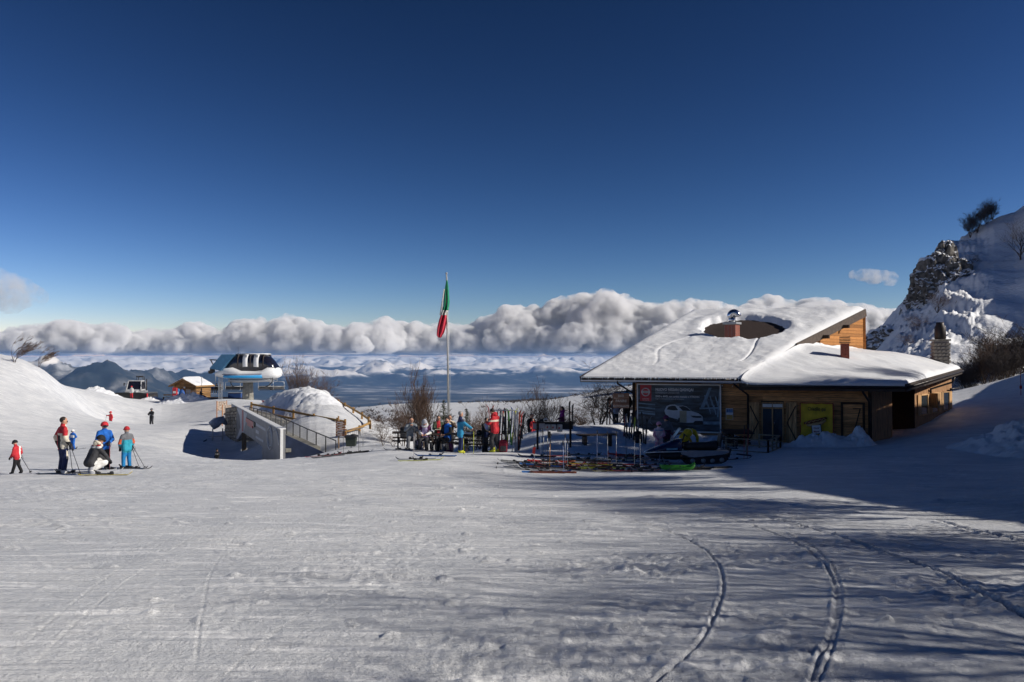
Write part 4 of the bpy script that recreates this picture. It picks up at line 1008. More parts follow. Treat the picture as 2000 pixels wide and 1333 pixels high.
# downpipes
def pipe(pts): MB().tube(pts, .055, 8).build('downpipe', METD, hut)
pipe([Vector((s_of(1206, .95), -.98, ZE - .08)), Vector((s_of(1206, .95), -.98, ZE - .3)), Vector((.02, -.10, ZE - .85)), Vector((.02, -.10, .1))])
xx = s_of(1460); pipe([Vector((s_of(1432, .95), -.95, ZE - .05)), Vector((s_of(1434, .95), -.9, ZE - .3)), Vector((xx, -.10, ZE - .85)), Vector((xx, -.10, .1))])
pipe([Vector((LEN - .45, -1.0, ZE - .4)), Vector((LEN - .4, -.95, ZE - .6)), Vector((LEN - .03, -.14, ZE - 1.1)), Vector((LEN - .03, -.14, .1))])
pipe([kpt(KL * .74, 1.1, ZT + .2), kpt(KL * .74, 1.0, ZT - .1), kpt(KL * .66, .12, ZT - .5), kpt(KL * .66, .12, 2.3)])
# fairy-light bulbs under the eave
bm_ = MB(); bm_.sphere((0, 0, 0), (.03, .03, .04), 6, 4); bme = bm_.mesh('bulb'); bme.materials.append(WHITE)
for k in range(22):
    o = link('bulb', bme, hut); o.location = (.6 + k * (LEN - 1) / 21, -.08, ZT - .10 - .03 * (k % 2))
# chimneys of the wing
def on_wing(px, py):
    P = wing_surface(60, 60, True)[1:]; best = None
    for row in P[::1]:
        for p in row[::1]:
            w = P0 + E1 * p[0] + N1 * p[1] + Vector((0, 0, p[2])); q = PX(w.x, w.y, w.z); d = (q[0] - px) ** 2 + (q[1] - py) ** 2
            if best is None or d < best[0]: best = (d, Vector(p))
    return best[1]
c1 = on_wing(1651, 697)
cm = MB(); cm.box(c1 + Vector((0, 0, .25)), (.42, .42, 1.0)); ck = cm.build('wing_chimney', BRICK, hut)
for k in range(4): MB().box(c1 + Vector((0, 0, .80 + k * .10)), (.54 - .02 * (k == 3), .54, .045), bev=.008).build('louvre', FASC, ck)
c2 = on_wing(1842, 708) + Vector((-.1, .3, 0))
cm = MB(); cm.box(c2 + Vector((0, 0, .3)), (.84, .84, 2.1)); ck = cm.build('stone_chimney', BRICKM, hut)
for row in range(6):
    for side in range(4):
        Ms = Euler((0, 0, R(90 * side))).to_matrix(); xq = -.47
        while xq < .44:
            ww = rb.uniform(.18, .32); ww = min(ww, .47 - xq)
            if ww > .06:
                hh = rb.uniform(.15, .19); p = Ms @ Vector((xq + ww / 2, -.43, 0)) + c2 + Vector((0, 0, .05 + row * .22))
                o = MB().box((0, 0, 0), (ww - .02, .10 + rb.uniform(0, .05), hh), bev=.025).build('stone', STONE, ck); o.location = p; o.rotation_euler = (0, 0, R(90 * side))
            xq += ww
MB().box(c2 + Vector((0, 0, 1.42)), (1.05, 1.05, .10), bev=.02).build('cap', STONE, ck)
mm = MB(); mm.lathe([(.30, 0), (.34, .1), (.34, .75), (.24, .95), (.24, 1.1)], c2 + Vector((0, 0, 1.46)), 12); mm.build('flue', METD, ck)

# ------------------------------------------------------------------ billboard, banner, poster, boards
def text(s, size, m, parent, loc, name='lettering', sx=1.0, bold=0.0, align='LEFT', rot=(math.pi / 2, 0, 0), ext=.002):
    cu = bpy.data.curves.new('t', 'FONT'); cu.body = s; cu.size = size; cu.extrude = ext; cu.align_x = align; cu.offset = bold; cu.resolution_u = 3
    o = bpy.data.objects.new('t', cu); C.objects.link(o)
    dg = bpy.context.evaluated_depsgraph_get(); me = bpy.data.meshes.new_from_object(o.evaluated_get(dg)); bpy.data.objects.remove(o); bpy.data.curves.remove(cu)
    o = link(name, me, parent, m); o.location = loc; o.rotation_euler = rot; o.scale = (sx, 1, 1)
    return o
INK = mat('print_white', (.72, .73, .75), .5, 0, .02, 3); INKG = mat('print_grey', (.42, .44, .48), .5, 0, .05, 3); RED = mat('print_red', (.42, .035, .045), .5, 0, .05, 3); SILV = mat('print_silver', (.55, .56, .58), .35, .3, .15, 6)
def poster_mat():
    m, n, b = new_mat('billboard_print'); b.inputs['Roughness'].default_value = .4
    tc = n.nodes.new('ShaderNodeTexCoord'); mp = n.nodes.new('ShaderNodeMapping'); mp.inputs['Scale'].default_value = (.35, 1, 1.6); n.links.new(tc.outputs['Object'], mp.inputs[0])
    nz = n.nodes.new('ShaderNodeTexNoise'); nz.inputs['Scale'].default_value = 3.0; nz.inputs['Detail'].default_value = 5; n.links.new(mp.outputs[0], nz.inputs[0])
    rp = n.nodes.new('ShaderNodeValToRGB'); e = rp.color_ramp.elements; e[0].position = .42; e[0].color = (.012, .016, .022, 1); e[1].position = .8; e[1].color = (.10, .17, .25, 1); n.links.new(nz.outputs[0], rp.inputs[0])
    n.links.new(rp.outputs[0], b.inputs['Base Color']); return m
PBL = mat('print_blue', (.16, .26, .36), .4, 0, .25, 4); PDK = mat('print_dark', (.015, .02, .028), .4, 0, .2, 4); PCAR = mat('print_car', (.42, .48, .55), .4, 0, .12, 3); PTAN = mat('print_tan', (.32, .30, .22), .5, 0, .1, 4)
def billboard():
    x0, x1 = s_of(1243.5, .12), s_of(1408, .12); zt = z_of(1243, 749.5, .12); zb = z_of(1243, 842, .12); wdt = x1 - x0; hgt = zt - zb
    base = P0 + E1 * x0 - N1 * .12 + Vector((0, 0, zb))
    t = thing('billboard', 'large framed car advertising billboard on the hut front', 'billboard', base, YAW)
    MB().box((wdt / 2, .03, hgt / 2), (wdt, .04, hgt)).build('panel', poster_mat(), t)
    fr = MB()
    for (c, d) in (((wdt / 2, 0, hgt - .035), (wdt, .07, .07)), ((wdt / 2, 0, .035), (wdt, .07, .07)), ((.035, -.002, hgt / 2), (.07, .07, hgt)), ((wdt - .035, -.002, hgt / 2), (.07, .07, hgt))): fr.box(c, d, bev=.008)
    fr.build('frame', WHITE, t)
    def X(u): return (u - 90) / (1920 - 90) * wdt          # picture columns and rows of the close-up
    def Z(v): return hgt - (v - 95) / (1115 - 95) * hgt
    def flat(pts, m, name, y=.004): MB().prism([(X(a), Z(b)) for a, b in pts], y - .001, y + .001, 'y').build(name, m, t)
    flat([(165, 122), (412, 122), (412, 470), (165, 470)], RED, 'red_badge', .006)
    # silver ring with a bar across
    rg = MB(); cx, cz = X(288), Z(275); r1 = (X(372) - X(204)) / 2
    rg.tube([(cx + r1 * math.cos(a), .002, cz + r1 * math.sin(a)) for a in np.linspace(0, 2 * math.pi, 33)], .028, 6, cap=False); rg.box((cx, -.004, cz), (r1 * 2.3, .008, .11)); rg.build('emblem', SILV, t)
    text('NISSAN', .10, PDK, t, (cx, -.010, cz - .035), 'lettering', 1.0, .002, 'CENTER', ext=.001)
    text('INNOVATION', .055, INK, t, (cx, .003, Z(425)), 'lettering', 1, 0, 'CENTER', ext=.001); text('THAT EXCITES', .055, INK, t, (cx, .003, Z(455)), 'lettering', 1, 0, 'CENTER', ext=.001)
    text('NUOVO NISSAN QASHQAI', .205, INK, t, (X(505), .003, Z(245)), 'headline', .80, .004); text('ESPERIENZA CROSSOVER', .15, INKG, t, (X(505), .003, Z(305)), 'lettering', .74)
    text('2WD o 4WD, con cambio manuale o XTRONIC', .135, INK, t, (X(505), .003, Z(382)), 'lettering', .85, .002); text('Scegli la combinazione più adatta alle tue esigenze', .095, INKG, t, (X(505), .003, Z(428)), 'lettering', .78)
    # pictured street: light trails, lattice tower, white car
    for k, (v, h) in enumerate(((505, 22), (590, 26), (665, 20), (700, 40))): flat([(118, v), (495, v + 30), (495, v + 30 + h), (118, v + h)], PBL, 'light_trail', .007)
    flat([(1660, 170), (1720, 170), (1560, 580), (1480, 590)], PBL, 'tower_leg', .007); flat([(1880, 180), (1900, 180), (1860, 780), (1830, 780)], PBL, 'tower_leg', .007)
    for k in range(9):
        u = 1560 + 38 * k; v = 330 + (k * 97) % 280; flat([(u, v), (u + 22, v - 6), (u + 70, v + 190), (u + 48, v + 196)], PBL, 'tower_brace', .0075)
    flat([(1460, 590), (1900, 570), (1900, 600), (1460, 625)], PBL, 'tower_deck', .0085); flat([(1540, 880), (1900, 870), (1900, 930), (1540, 940)], PBL, 'road_glow', .007)
    flat([(700, 668), (748, 570), (820, 540), (930, 532), (990, 560), (1100, 552), (1180, 570), (1300, 668), (1440, 710), (1520, 770), (1535, 860), (1505, 905), (1330, 905), (1200, 915), (1030, 905), (1000, 850), (800, 800), (720, 740)], PCAR, 'car_picture', .002)
    flat([(750, 640), (790, 580), (870, 556), (940, 562), (1000, 650), (900, 660)], PDK, 'car_window', -.001); flat([(1010, 575), (1110, 562), (1190, 590), (1290, 665), (1100, 660)], PDK, 'car_window', -.001)
    flat([(1260, 760), (1500, 765), (1505, 800), (1400, 805), (1320, 800)], PDK, 'car_grille', -.001); flat([(1330, 905), (1360, 870), (1520, 865), (1535, 940), (1340, 960)], PDK, 'car_shade', -.0012); flat([(990, 905), (1005, 820), (1035, 805), (1050, 905)], PDK, 'car_wheel', -.001); flat([(820, 830), (1000, 880), (1000, 930), (820, 900)], PDK, 'car_shade', .0015)
    flat([(1030, 665), (1185, 668), (1180, 910), (1035, 905)], PTAN, 'patch', -.003)
    for k in range(2):
        u = 170 + 170 * k; cv = MB(); cv.tube([(X(u + 40 + 70 * (1 - math.cos(a))), .004, Z(880 - 90 * math.sin(a))) for a in np.linspace(-1.4, 1.3, 12)], .012, 4); cv.build('light_trail', PBL, t)
billboard()
def banner():
    off = .16; x0, x1 = s_of(1562, off), s_of(1626, off); zt = z_of(1594, 788, off); zb = z_of(1594, 853, off); w_, h_ = x1 - x0, zt - zb
    t = thing('banner', 'yellow fabric banner with a hot dog hung on the hut front', 'banner', P0 + E1 * x0 - N1 * off + Vector((0, 0, zb)), YAW)
    U, V = np.meshgrid(np.linspace(0, 1, 40), np.linspace(0, 1, 40)); Y = .03 * np.sin(U * 9) * V + .02 * fbm(U * 5, V * 5, 3, 3); Zt = V * h_ - .04 * V * np.abs(np.sin(U * math.pi * 3)) * (V > .97)
    P = np.stack([U * w_, Y, Zt], -1); me = grid_mesh('cloth', P); o = link('cloth', me, t, mat('banner_yellow', (.66, .46, .03), .7, 0, .18, 2.5))
    md = o.modifiers.new('s', 'SOLIDIFY'); md.thickness = .006
    bd = mat('banner_red', (.30, .05, .03), .7)
    eg = MB(); eg.bar((.0, 0, 0), (.0, 0, h_), .05, .02, up=(0, 1, 0)); eg.bar((w_, 0, 0), (w_, 0, h_), .05, .02, up=(0, 1, 0)); eg.bar((0, 0, h_), (w_, 0, h_), .02, .04); eg.build('hem', bd, t)
    k = h_ / 1.0
    text('Chiedilo qui', .26, mat('print_black', (.02, .02, .02), .6), t, (w_ * .5, -.065, h_ * .78), 'lettering', .66, .003, 'CENTER')
    BUN = mat('bun', (.52, .34, .16), .6, 0, .2, 6); SAU = mat('sausage', (.22, .06, .03), .5, 0, .3, 6); MUS = mat('mustard', (.62, .48, .22), .5)
    hd = Euler((0, R(-13), 0)).to_matrix(); cc = Vector((w_ * .46, -.05, h_ * .46))
    def hp(x, z, y=0): return cc + hd @ Vector((x, y, z))
    b1 = MB(); b1.tube([hp(-.46, -.1), hp(-.3, -.14), hp(0, -.15), hp(.3, -.12), hp(.48, -.05)], [.04, .09, .11, .09, .04], 10); b1.build('bun', BUN, t)
    b1 = MB(); b1.tube([hp(-.56, .0, -.03), hp(-.2, .02, -.04), hp(.2, .03, -.04), hp(.54, .06, -.03)], [.05, .085, .085, .05], 10); b1.build('sausage', SAU, t)
    b1 = MB(); b1.tube([hp(-.5 + .1 * i, .03 + (.05 if i % 2 else -.04), -.12) for i in range(11)], .016, 5); b1.build('mustard', MUS, t)
    lg = MB(); lg.box((w_ * .49, -.135, h_ * .22), (w_ * .26, .012, h_ * .25), Euler((0, R(-6), 0)), bev=.004); lg.build('label_card', INK, t)
    lg = MB(); lg.box((w_ * .49, -.128, h_ * .22), (w_ * .30, .012, h_ * .29), Euler((0, R(-6), 0)), bev=.004); lg.build('label_edge', mat('print_navy', (.02, .03, .09), .5), t)
    lm = mat('print_darkred', (.20, .02, .03), .5); text('Oscar', .13, lm, t, (w_ * .49, -.143, h_ * .235), 'lettering', .85, .003, 'CENTER', (math.pi / 2, R(-6), 0)); text('Mayer', .13, lm, t, (w_ * .49, -.143, h_ * .135), 'lettering', .85, .003, 'CENTER', (math.pi / 2, R(-6), 0))
banner()
x0 = s_of(1417, .05); zt = z_of(1424, 798, .05); zb = z_of(1424, 820, .05); ww = s_of(1431, .05) - x0
t = thing('poster', 'small blue and yellow poster on the hut boards beside the door', 'poster', P0 + E1 * x0 - N1 * .045 + Vector((0, 0, zb)), YAW)
MB().box((ww / 2, 0, (zt - zb) / 2), (ww, .01, zt - zb)).build('sheet', mat('poster_paper', (.55, .58, .62), .5), t); MB().box((ww / 2, -.007, (zt - zb) * .22), (ww * .9, .004, (zt - zb) * .40)).build('yellow_field', mat('poster_yellow', (.50, .30, .07), .5), t); MB().box((ww / 2, -.007, (zt - zb) * .78), (ww * .9, .004, (zt - zb) * .3)).build('blue_field', mat('poster_blue', (.10, .20, .42), .5, 0, .5, 9), t)
# hanging bar sign
sg = W(1213, 783, 41.2); t = thing('bar_sign', 'brown wooden sign board hanging by the hut corner lettered for bar and food', 'sign', sg + Vector((0, 0, -.45)), R(-6))
for k in range(3): MB().box((0, 0, .18 + .27 * k), (.86, .04, .26), bev=.01).build('plank', wood('sign_wood', (.24, .13, .085), 0), t)
MB().bar((-.45, 0, .92), (.75, .1, .95), .05, .05).build('bracket', METD, t); fr = MB(); fr.bar((-.3, 0, .8), (-.3, 0, .93), .015, .015); fr.bar((.3, 0, .8), (.3, 0, .93), .015, .015); fr.build('hanger', METD, t)
sm = mat('print_cream', (.55, .50, .44), .6)
for s, z in (('BAR', .64), ('PANINI', .37), ('RISTORANTE', .10)): text(s, .2 if s != 'RISTORANTE' else .16, sm, t, (0, -.025, z), 'lettering', .9, .003, 'CENTER')
# ------------------------------------------------------------------ top of the run: lift terminal, cabin, snow groomer
def loft(stations, m, name, parent, n=20, ex=2.6):
    """stations: (x, z_low, z_high, half_depth) closed rounded sections along x"""
    vs = []; fs = []
    for (x, z0, z1, hy) in stations:
        zc, hz = (z0 + z1) / 2, (z1 - z0) / 2
        for k in range(n):
            a = 2 * math.pi * k / n; c, s = math.cos(a), math.sin(a)
            vs.append((x, hy * math.copysign(abs(c) ** (2 / ex), c), zc + hz * math.copysign(abs(s) ** (2 / ex), s)))
    for i in range(len(stations) - 1):
        for k in range(n): fs.append((i * n + k, i * n + (k + 1) % n, (i + 1) * n + (k + 1) % n, (i + 1) * n + k))
    fs.append(tuple(range(n - 1, -1, -1))); fs.append(tuple(range((len(stations) - 1) * n, len(stations) * n)))
    mb = MB(); mb.add(vs, fs, True); return mb.build(name, m, parent)
LW = mat('lift_white', (.78, .78, .77), .35, 0, .04, 2); LB = mat('lift_blue', (.03, .30, .62), .4, 0, .05, 2); LN = mat('lift_navy', (.02, .03, .10), .4); LG = mat('lift_glass', (.012, .012, .02), .10, 0, .2, 2, spec=.7); LROOF = mat('lift_roof_blue', (.055, .15, .27), .4, .1, .1, 3)
CONC = mat('concrete', (.23, .22, .19), .9, 0, .2, 3, .3, 12); GALV = mat('galvanised', (.45, .46, .47), .45, .5, .1, 4); BLK = mat('black_plastic', (.02, .02, .022), .5); CAT_B = mat('navy_pad', (.02, .06, .20), .7)
def terminal():
    D = 97.0; q = D / F; b = G(487, D); t = thing('lift_terminal', 'white and blue chairlift top terminal with dark glazed cover on a concrete pillar', 'lift station', b, R(-6))
    oz = b.z; 
    def X(px): return (px - 487) * q
    def Z(py): return (HOR - py) / F * D - oz
    MB().lathe([(.74, -.4), (.70, .2), (.66, 1.0), (.62, Z(747))], (X(484), 0, 0), 16).build('pillar', CONC, t)
    loft([(X(420), Z(735), Z(728), .5), (X(432), Z(738), Z(722), 1.1), (X(445), Z(740), Z(717), 1.5), (X(462), Z(741), Z(715), 1.65), (X(478), Z(741), Z(723), 1.7), (X(505), Z(741), Z(723.5), 1.7), (X(520), Z(741), Z(722), 1.68), (X(531), Z(740.5), Z(715), 1.6), (X(542), Z(739), Z(716), 1.35), (X(548), Z(736), Z(720), .9), (X(550.5), Z(731), Z(726), .3)], LW, 'hull', t)
    cab = [(X(440), Z(728), Z(719), .9), (X(450), Z(728), Z(708), 1.15), (X(464), Z(728), Z(692.5), 1.25), (X(492), Z(728), Z(691.5), 1.28), (X(523), Z(728), Z(692.5), 1.25), (X(533), Z(727), Z(703), 1.18), (X(545), Z(724), Z(718), .85)]
    loft(cab, LG, 'cover_glass', t, ex=3.2)
    def band(px0, px1, m, name, k=1.02, zl=725, zt=691):
        return loft([(X(px0), Z(zl), Z(zt), 1.27 * k), (X(px1), Z(zl), Z(zt), 1.27 * k)], m, name, t, ex=3.2)
    for p in (482, 504):
        w = band(p, p + 9.5, LW, 'cover_stripe')
        for k in range(3): MB().box((X(p + 5), -.98, Z(694.5 + 1.6 * k)), (.45, .5, .035)).build('vent_slot', GREYM, w)
    for p in (471, 496, 522): band(p, p + 1.6, FASC, 'cover_rib', 1.03)
    loft([(X(464), Z(693.2), Z(690.6), .9), (X(525), Z(693.2), Z(690.8), .9)], LW, 'roof_cap', t)
    loft([(X(446), Z(738.5), Z(732), 1.68), (X(460), Z(739.5), Z(732), 1.72), (X(523), Z(739), Z(730.5), 1.735)], LB, 'blue_stripe', t, ex=4)
    loft([(X(443), Z(732.2), Z(731), 1.64), (X(462), Z(732.6), Z(731), 1.70), (X(523), Z(731), Z(729.4), 1.72)], LN, 'navy_stripe', t, ex=4)
    loft([(X(450), Z(747), Z(740), .9), (X(470), Z(748.5), Z(739), 1.3), (X(525), Z(746), Z(739), 1.3), (X(536), Z(743), Z(739), .9)], GREYM, 'keel', t)
    # corrugated entrance roof at the left
    r_ = MB(); pa, pb, pc, pd = Vector((X(441), -1.5, Z(692.5))), Vector((X(466), -1.3, Z(692.5))), Vector((X(441), -1.75, Z(724))), Vector((X(419), -1.75, Z(719.5)))
    for k in range(17):
        f0, f1 = k / 17, (k + .82) / 17
        q4 = [pa.lerp(pb, f0), pa.lerp(pb, f1), pd.lerp(pc, f1), pd.lerp(pc, f0)]; bk = [v + Vector((0, 3.2, 0)) for v in q4]; q4 = q4 + [v + Vector((0, .05, -.03)) for v in q4]
        r_.add(q4, [(0, 1, 2, 3), (7, 6, 5, 4), (0, 4, 5, 1), (1, 5, 6, 2), (2, 6, 7, 3), (3, 7, 4, 0)])
    r_.build('corrugated_roof', LROOF, t)
    r2 = MB(); up = [pa, pb, pc, pd]; r2.add([v + Vector((0, .07, -.02)) for v in up] + [v + Vector((0, 3.0, -.02)) for v in up], [(0, 1, 2, 3), (7, 6, 5, 4), (0, 4, 5, 1), (1, 5, 6, 2), (2, 6, 7, 3), (3, 7, 4, 0)]); r2.build('entrance_cover', LROOF, t)
    for pts in ([(456, 740), (456, 750), (460, 755), (468, 757.5), (480, 757)], [(540, 738), (539, 746), (533, 752), (524, 756), (516, 757)]):
        MB().tube([(X(a), -.9, Z(c)) for a, c in pts], .06, 8).build('guide_tube', BLK, t)
    MB().tube([(X(463.5), 0, Z(693)), (X(463.5), 0, Z(678))], .025, 5).build('antenna', METD, t)
    g = MB(); g.bar((X(409), -.5, Z(703)), (X(428), -.3, Z(704)), .12, .14); g.bar((X(411), -.5, Z(703)), (X(418), -.5, Z(716)), .10, .1); g.box((X(415), -.5, Z(723)), (.55, .5, .75), bev=.1); g.box((X(411), -.5, Z(727)), (.5, .4, .4), bev=.1); g.build('rope_arm', METD, t)
    ld = MB()
    for dx in (-.17, .17):
        for dy in (-.15, .15): ld.bar((X(439) + dx, -1.4 + dy, -.2), (X(439) + dx, -1.4 + dy, Z(737)), .05, .05)
    for k in range(12): ld.bar((X(439) - .17, -1.55, .1 + k * .22), (X(439) + .17, -1.55, .1 + k * .22), .03, .03)
    ld.build('ladder', GALV, t)
terminal()
def chair(px, D, ztop, label, occupied=False, rz=0.0, w=1.9):
    b = W(px, 760, D); t = thing('lift_chair', label, 'lift chair', (b.x, b.y, b.z), rz, None)
    f = MB(); f.tube([(0, 0, ztop), (0, 0, 1.0), (-w / 2, 0, .9), (-w / 2, 0, -.1), (-w / 2, -.5, -.15)], .035, 6); f.tube([(0, 0, 1.0), (w / 2, 0, .9), (w / 2, 0, -.1), (w / 2, -.5, -.15)], .035, 6); f.build('hanger_frame', GALV, t)
    MB().box((0, -.25, -.12), (w, .5, .07), bev=.02).build('seat', BLK, t); MB().box((0, .02, .18), (w, .06, .45), Euler((R(-10), 0, 0)), bev=.02).build('backrest', BLK, t)
    MB().tube([(-w / 2, -.02, .6), (-w / 2, -.5, .35), (w / 2, -.5, .35), (w / 2, -.02, .6)], .025, 6).build('safety_bar', GALV, t)
    return t
chair(421, 108, 2.4, 'chairlift seat loaded with four riders, left of the terminal', w=2.1)
chair(519, 101, 1.4, 'empty lift chair hanging under the rounded nose of the terminal', rz=.5); chair(541, 102, 1.4, 'empty lift chair outermost under the terminal, above the snow mound', rz=.6); chair(455, 103, 1.2, 'empty lift chair between the ladder and the concrete pillar', rz=.2); chair(466, 105, 1.2, 'empty lift chair close behind the concrete pillar', rz=.3)
t = thing('control_booth', 'low navy blue control box at the foot of the lift pillar', 'booth', G(460, 100)); MB().box((0, 0, .35), (1.7, .8, .8), bev=.05).build('box', CAT_B, t); MB().box((0, 0, .78), (1.8, .9, .06), bev=.02).build('lid', GALV, t)
t = thing('red_box', 'red box half buried at the left foot of the snow mound', 'box', G(517, 82)); MB().box((0, 0, .2), (.55, .4, .5), Euler((0, R(20), 0)), bev=.03).build('case', mat('red_case', (.30, .05, .03), .6), t); MB().box((0, 0, .47), (.6, .45, .05), Euler((0, R(20), 0)), bev=.01).build('lid', mat('red_case', (.3, .05, .03)), t)
o = MB(); 
for k in range(26): o.box((-3.4 + k * .27, 0, .06), (.25, 3.0, .08))
t = thing('loading_deck', 'dark loading deck of planks beneath the loaded chair', 'deck', G(422, 100) + Vector((0, 0, .02))); o.build('deck_planks', WD, t); MB().tube([(-3.4, -1.4, 1.0), (3.4, -1.4, 1.0)], .03).build('rail', GALV, t)

def log_cabin():
    D = 103.0; q = D / F; b = G(362, D); t = thing('log_cabin', 'small log cabin with a snowy gable roof next to the lift', 'cabin', b, R(-14))
    LOG = wood('log', (.36, .20, .08), 0); W_, H_, Dp = 3.3, 2.0, 3.0; n = 9
    for k in range(n):
        z = H_ * (k + .5) / n; r = H_ / n * .54
        MB().tube([(-W_ / 2 - .12, 0, z), (W_ / 2 + .12, 0, z)], r, 8).build('log', LOG, t); MB().tube([(W_ / 2, -.12, z + .05), (W_ / 2, Dp, z + .05)], r, 8).build('log', LOG, t); MB().tube([(-W_ / 2, -.12, z + .05), (-W_ / 2, Dp, z + .05)], r, 8).build('log', LOG, t)
    for k in range(5):
        z = H_ + .17 * k + .08; w = W_ * (1 - (k + .5) / 5.2); MB().tube([(-w / 2, 0, z), (w / 2, 0, z)], .1, 8).build('log', LOG, t)
    MB().box((0, Dp / 2, H_ / 2), (W_ - .1, Dp, H_)).build('core', WD, t)
    pk = H_ + .95; rf = MB(); 
    for sx in (-1, 1): rf.add([Vector((0, -.7, pk)), Vector((0, Dp + .3, pk)), Vector((sx * (W_ / 2 + .5), Dp + .3, H_ - .02)), Vector((sx * (W_ / 2 + .5), -.7, H_ - .02)), Vector((0, -.7, pk - .16)), Vector((0, Dp + .3, pk - .16)), Vector((sx * (W_ / 2 + .5), Dp + .3, H_ - .18)), Vector((sx * (W_ / 2 + .5), -.7, H_ - .18))], [(0, 1, 2, 3), (7, 6, 5, 4), (0, 3, 7, 4), (2, 6, 7, 3), (1, 5, 6, 2)])
    roof = rf.build('roof', wood('cabin_roof', (.42, .25, .11), 0), t)
    U, V = np.meshgrid(np.linspace(-1, 1, 41), np.linspace(0, 1, 14)); xx = U * (W_ / 2 + .42); yy = -.62 + V * (Dp + .85); zz = pk - np.abs(U) * .98 + .04; ed = np.minimum((1 - np.abs(U)) * 2, np.minimum(V, 1 - V) * 3.5)
    zz = zz + .20 * (1 - np.exp(-ed / .12)) + .04 * fbm(xx * 2, yy * 2, 5, 3); link('roof_snow', grid_mesh('roof_snow', np.stack([xx, yy, zz], -1)), roof, SNOWS)
    d = MB(); d.box((.55, -.12, 1.05), (.75, .06, .95)); dr = d.build('window', WSH, t)
    for k in (0, 1): MB().box((.55 - .19 + .38 * k, -.155, 1.05), (.28, .02, .8)).build('pane', mat('pane_pale', (.30, .32, .36), .15), dr)
    MB().box((-.05, -.14, 1.75), (.22, .1, .22), bev=.02).build('lamp', WHITE, t)
    # mats and boards beside it
    def mat_roll(px, D, w, h, label, m, m2):
        t = thing('safety_mat', label, 'mat', G(px, D), 0); MB().box((0, 0, h / 2), (w, .3, h), bev=.08).build('pad', m, t); MB().box((0, -.16, h * .66), (w * .6, .02, h * .16), bev=.005).build('print', m2, t); MB().box((0, -.16, h * .34), (w * .6, .02, h * .12), bev=.005).build('print', m2, t)
    mat_roll(341.5, 101, .62, 1.75, 'tall red safety mat with white print leaning by the cabin', mat('mat_red', (.50, .03, .04), .5), WHITE); mat_roll(348, 101.2, .30, 1.6, 'narrow pale blue printed mat between the red mat and the blue dome', mat('mat_blue', (.05, .20, .45), .5), WHITE)
    t2 = thing('blue_tarp_dome', 'rounded dark blue tarpaulin bundle before the cabin wall', 'tarpaulin', G(355, 101.4)); MB().sphere((0, 0, .55), (.45, .4, .95), 14, 10).build('tarp', mat('tarp_blue', (.015, .07, .26), .6), t2); MB().tube([(-.44, -.02, .5), (-.2, -.42, .5), (.2, -.42, .5), (.44, -.02, .5)], .02).build('rope', BLK, t2)
    t3 = thing('plank_bench', 'long low wooden bench standing left of the cabin', 'bench', G(327, 103)); 
    for k in range(2): MB().box((0, .15 * k, .5), (1.3, .13, .05)).build('seat_plank', WD, t3)
    for sx in (-.55, .55): MB().box((sx, .07, .22), (.06, .3, .52)).build('leg', WD, t3)
    MB().box((0, .3, .8), (1.3, .05, .16)).build('back_plank', WSH, t3)
    # sign lamp post right of it
    t4 = thing('lamp_post', 'thin post with a white light tube right of the cabin', 'lamp', G(394, 103)); MB().tube([(0, 0, 0), (0, 0, 2.6)], .035).build('post', METD, t4); MB().box((0, -.05, 2.7), (.16, .1, .55), bev=.03).build('light_tube', WHITE, t4)
log_cabin()
def snow_pile(px, D, w, d, h, seed, sharp=1.0):
    b = G(px, D); n = 56; U, V = np.meshgrid(np.linspace(-1, 1, n), np.linspace(-1, 1, n)); r = np.hypot(U, V); x = b.x + U * w; y = b.y + V * d
    k = np.clip(1 - r, 0, 1) ** sharp; gz = base_z(x, y) + detail(x.ravel(), y.ravel()).reshape(x.shape)
    k = k * k * (3 - 2 * k); z = gz - .12 + h * (k * (1.0 + .8 * fbm(x * 1.3 / max(w, .4), y * 1.3 / max(d, .4), seed, 2)) + .30 * k ** .5 * (np.abs(fbm(x * 2.0, y * 2.0, seed + 4, 4, .6)) * 1.6 - .2))
    o = link('snow_pile', grid_mesh('snow_pile', np.stack([x, y, z], -1)), None, SNOWS); tag(o, kind='structure')
snow_pile(352, 98, 3.4, 2.0, .9, 11); snow_pile(376, 98, 2.6, 1.6, .8, 12); snow_pile(196, 98, 3.5, 2.5, 1.0, 13); snow_pile(300, 104, 2.4, 2, .6, 14)
snow_pile(594, 62.5, 3.2, 2, .55, 15, .8); snow_pile(570, 63, 2.2, 2, .45, 16, .8); snow_pile(628, 61, 2.6, 2, .4, 17, .8); snow_pile(546, 64, 2.6, 2, .35, 31, .8)
# drifts against the hut
snow_pile(1640, 37.0, 1.9, 1.0, .75, 18, .8); snow_pile(1680, 36.8, .8, .7, .85, 19, .6); snow_pile(1585, 37.1, 1.6, .9, .62, 20, .7); snow_pile(1265, 39.5, 1.6, 1.2, .5, 24); snow_pile(1330, 38.8, 2.6, 1.2, .45, 25); snow_pile(1420, 38.0, 1.5, 1.2, .5, 26)
snow_pile(2030, 30, 3.6, 4.0, 1.0, 21, .9)

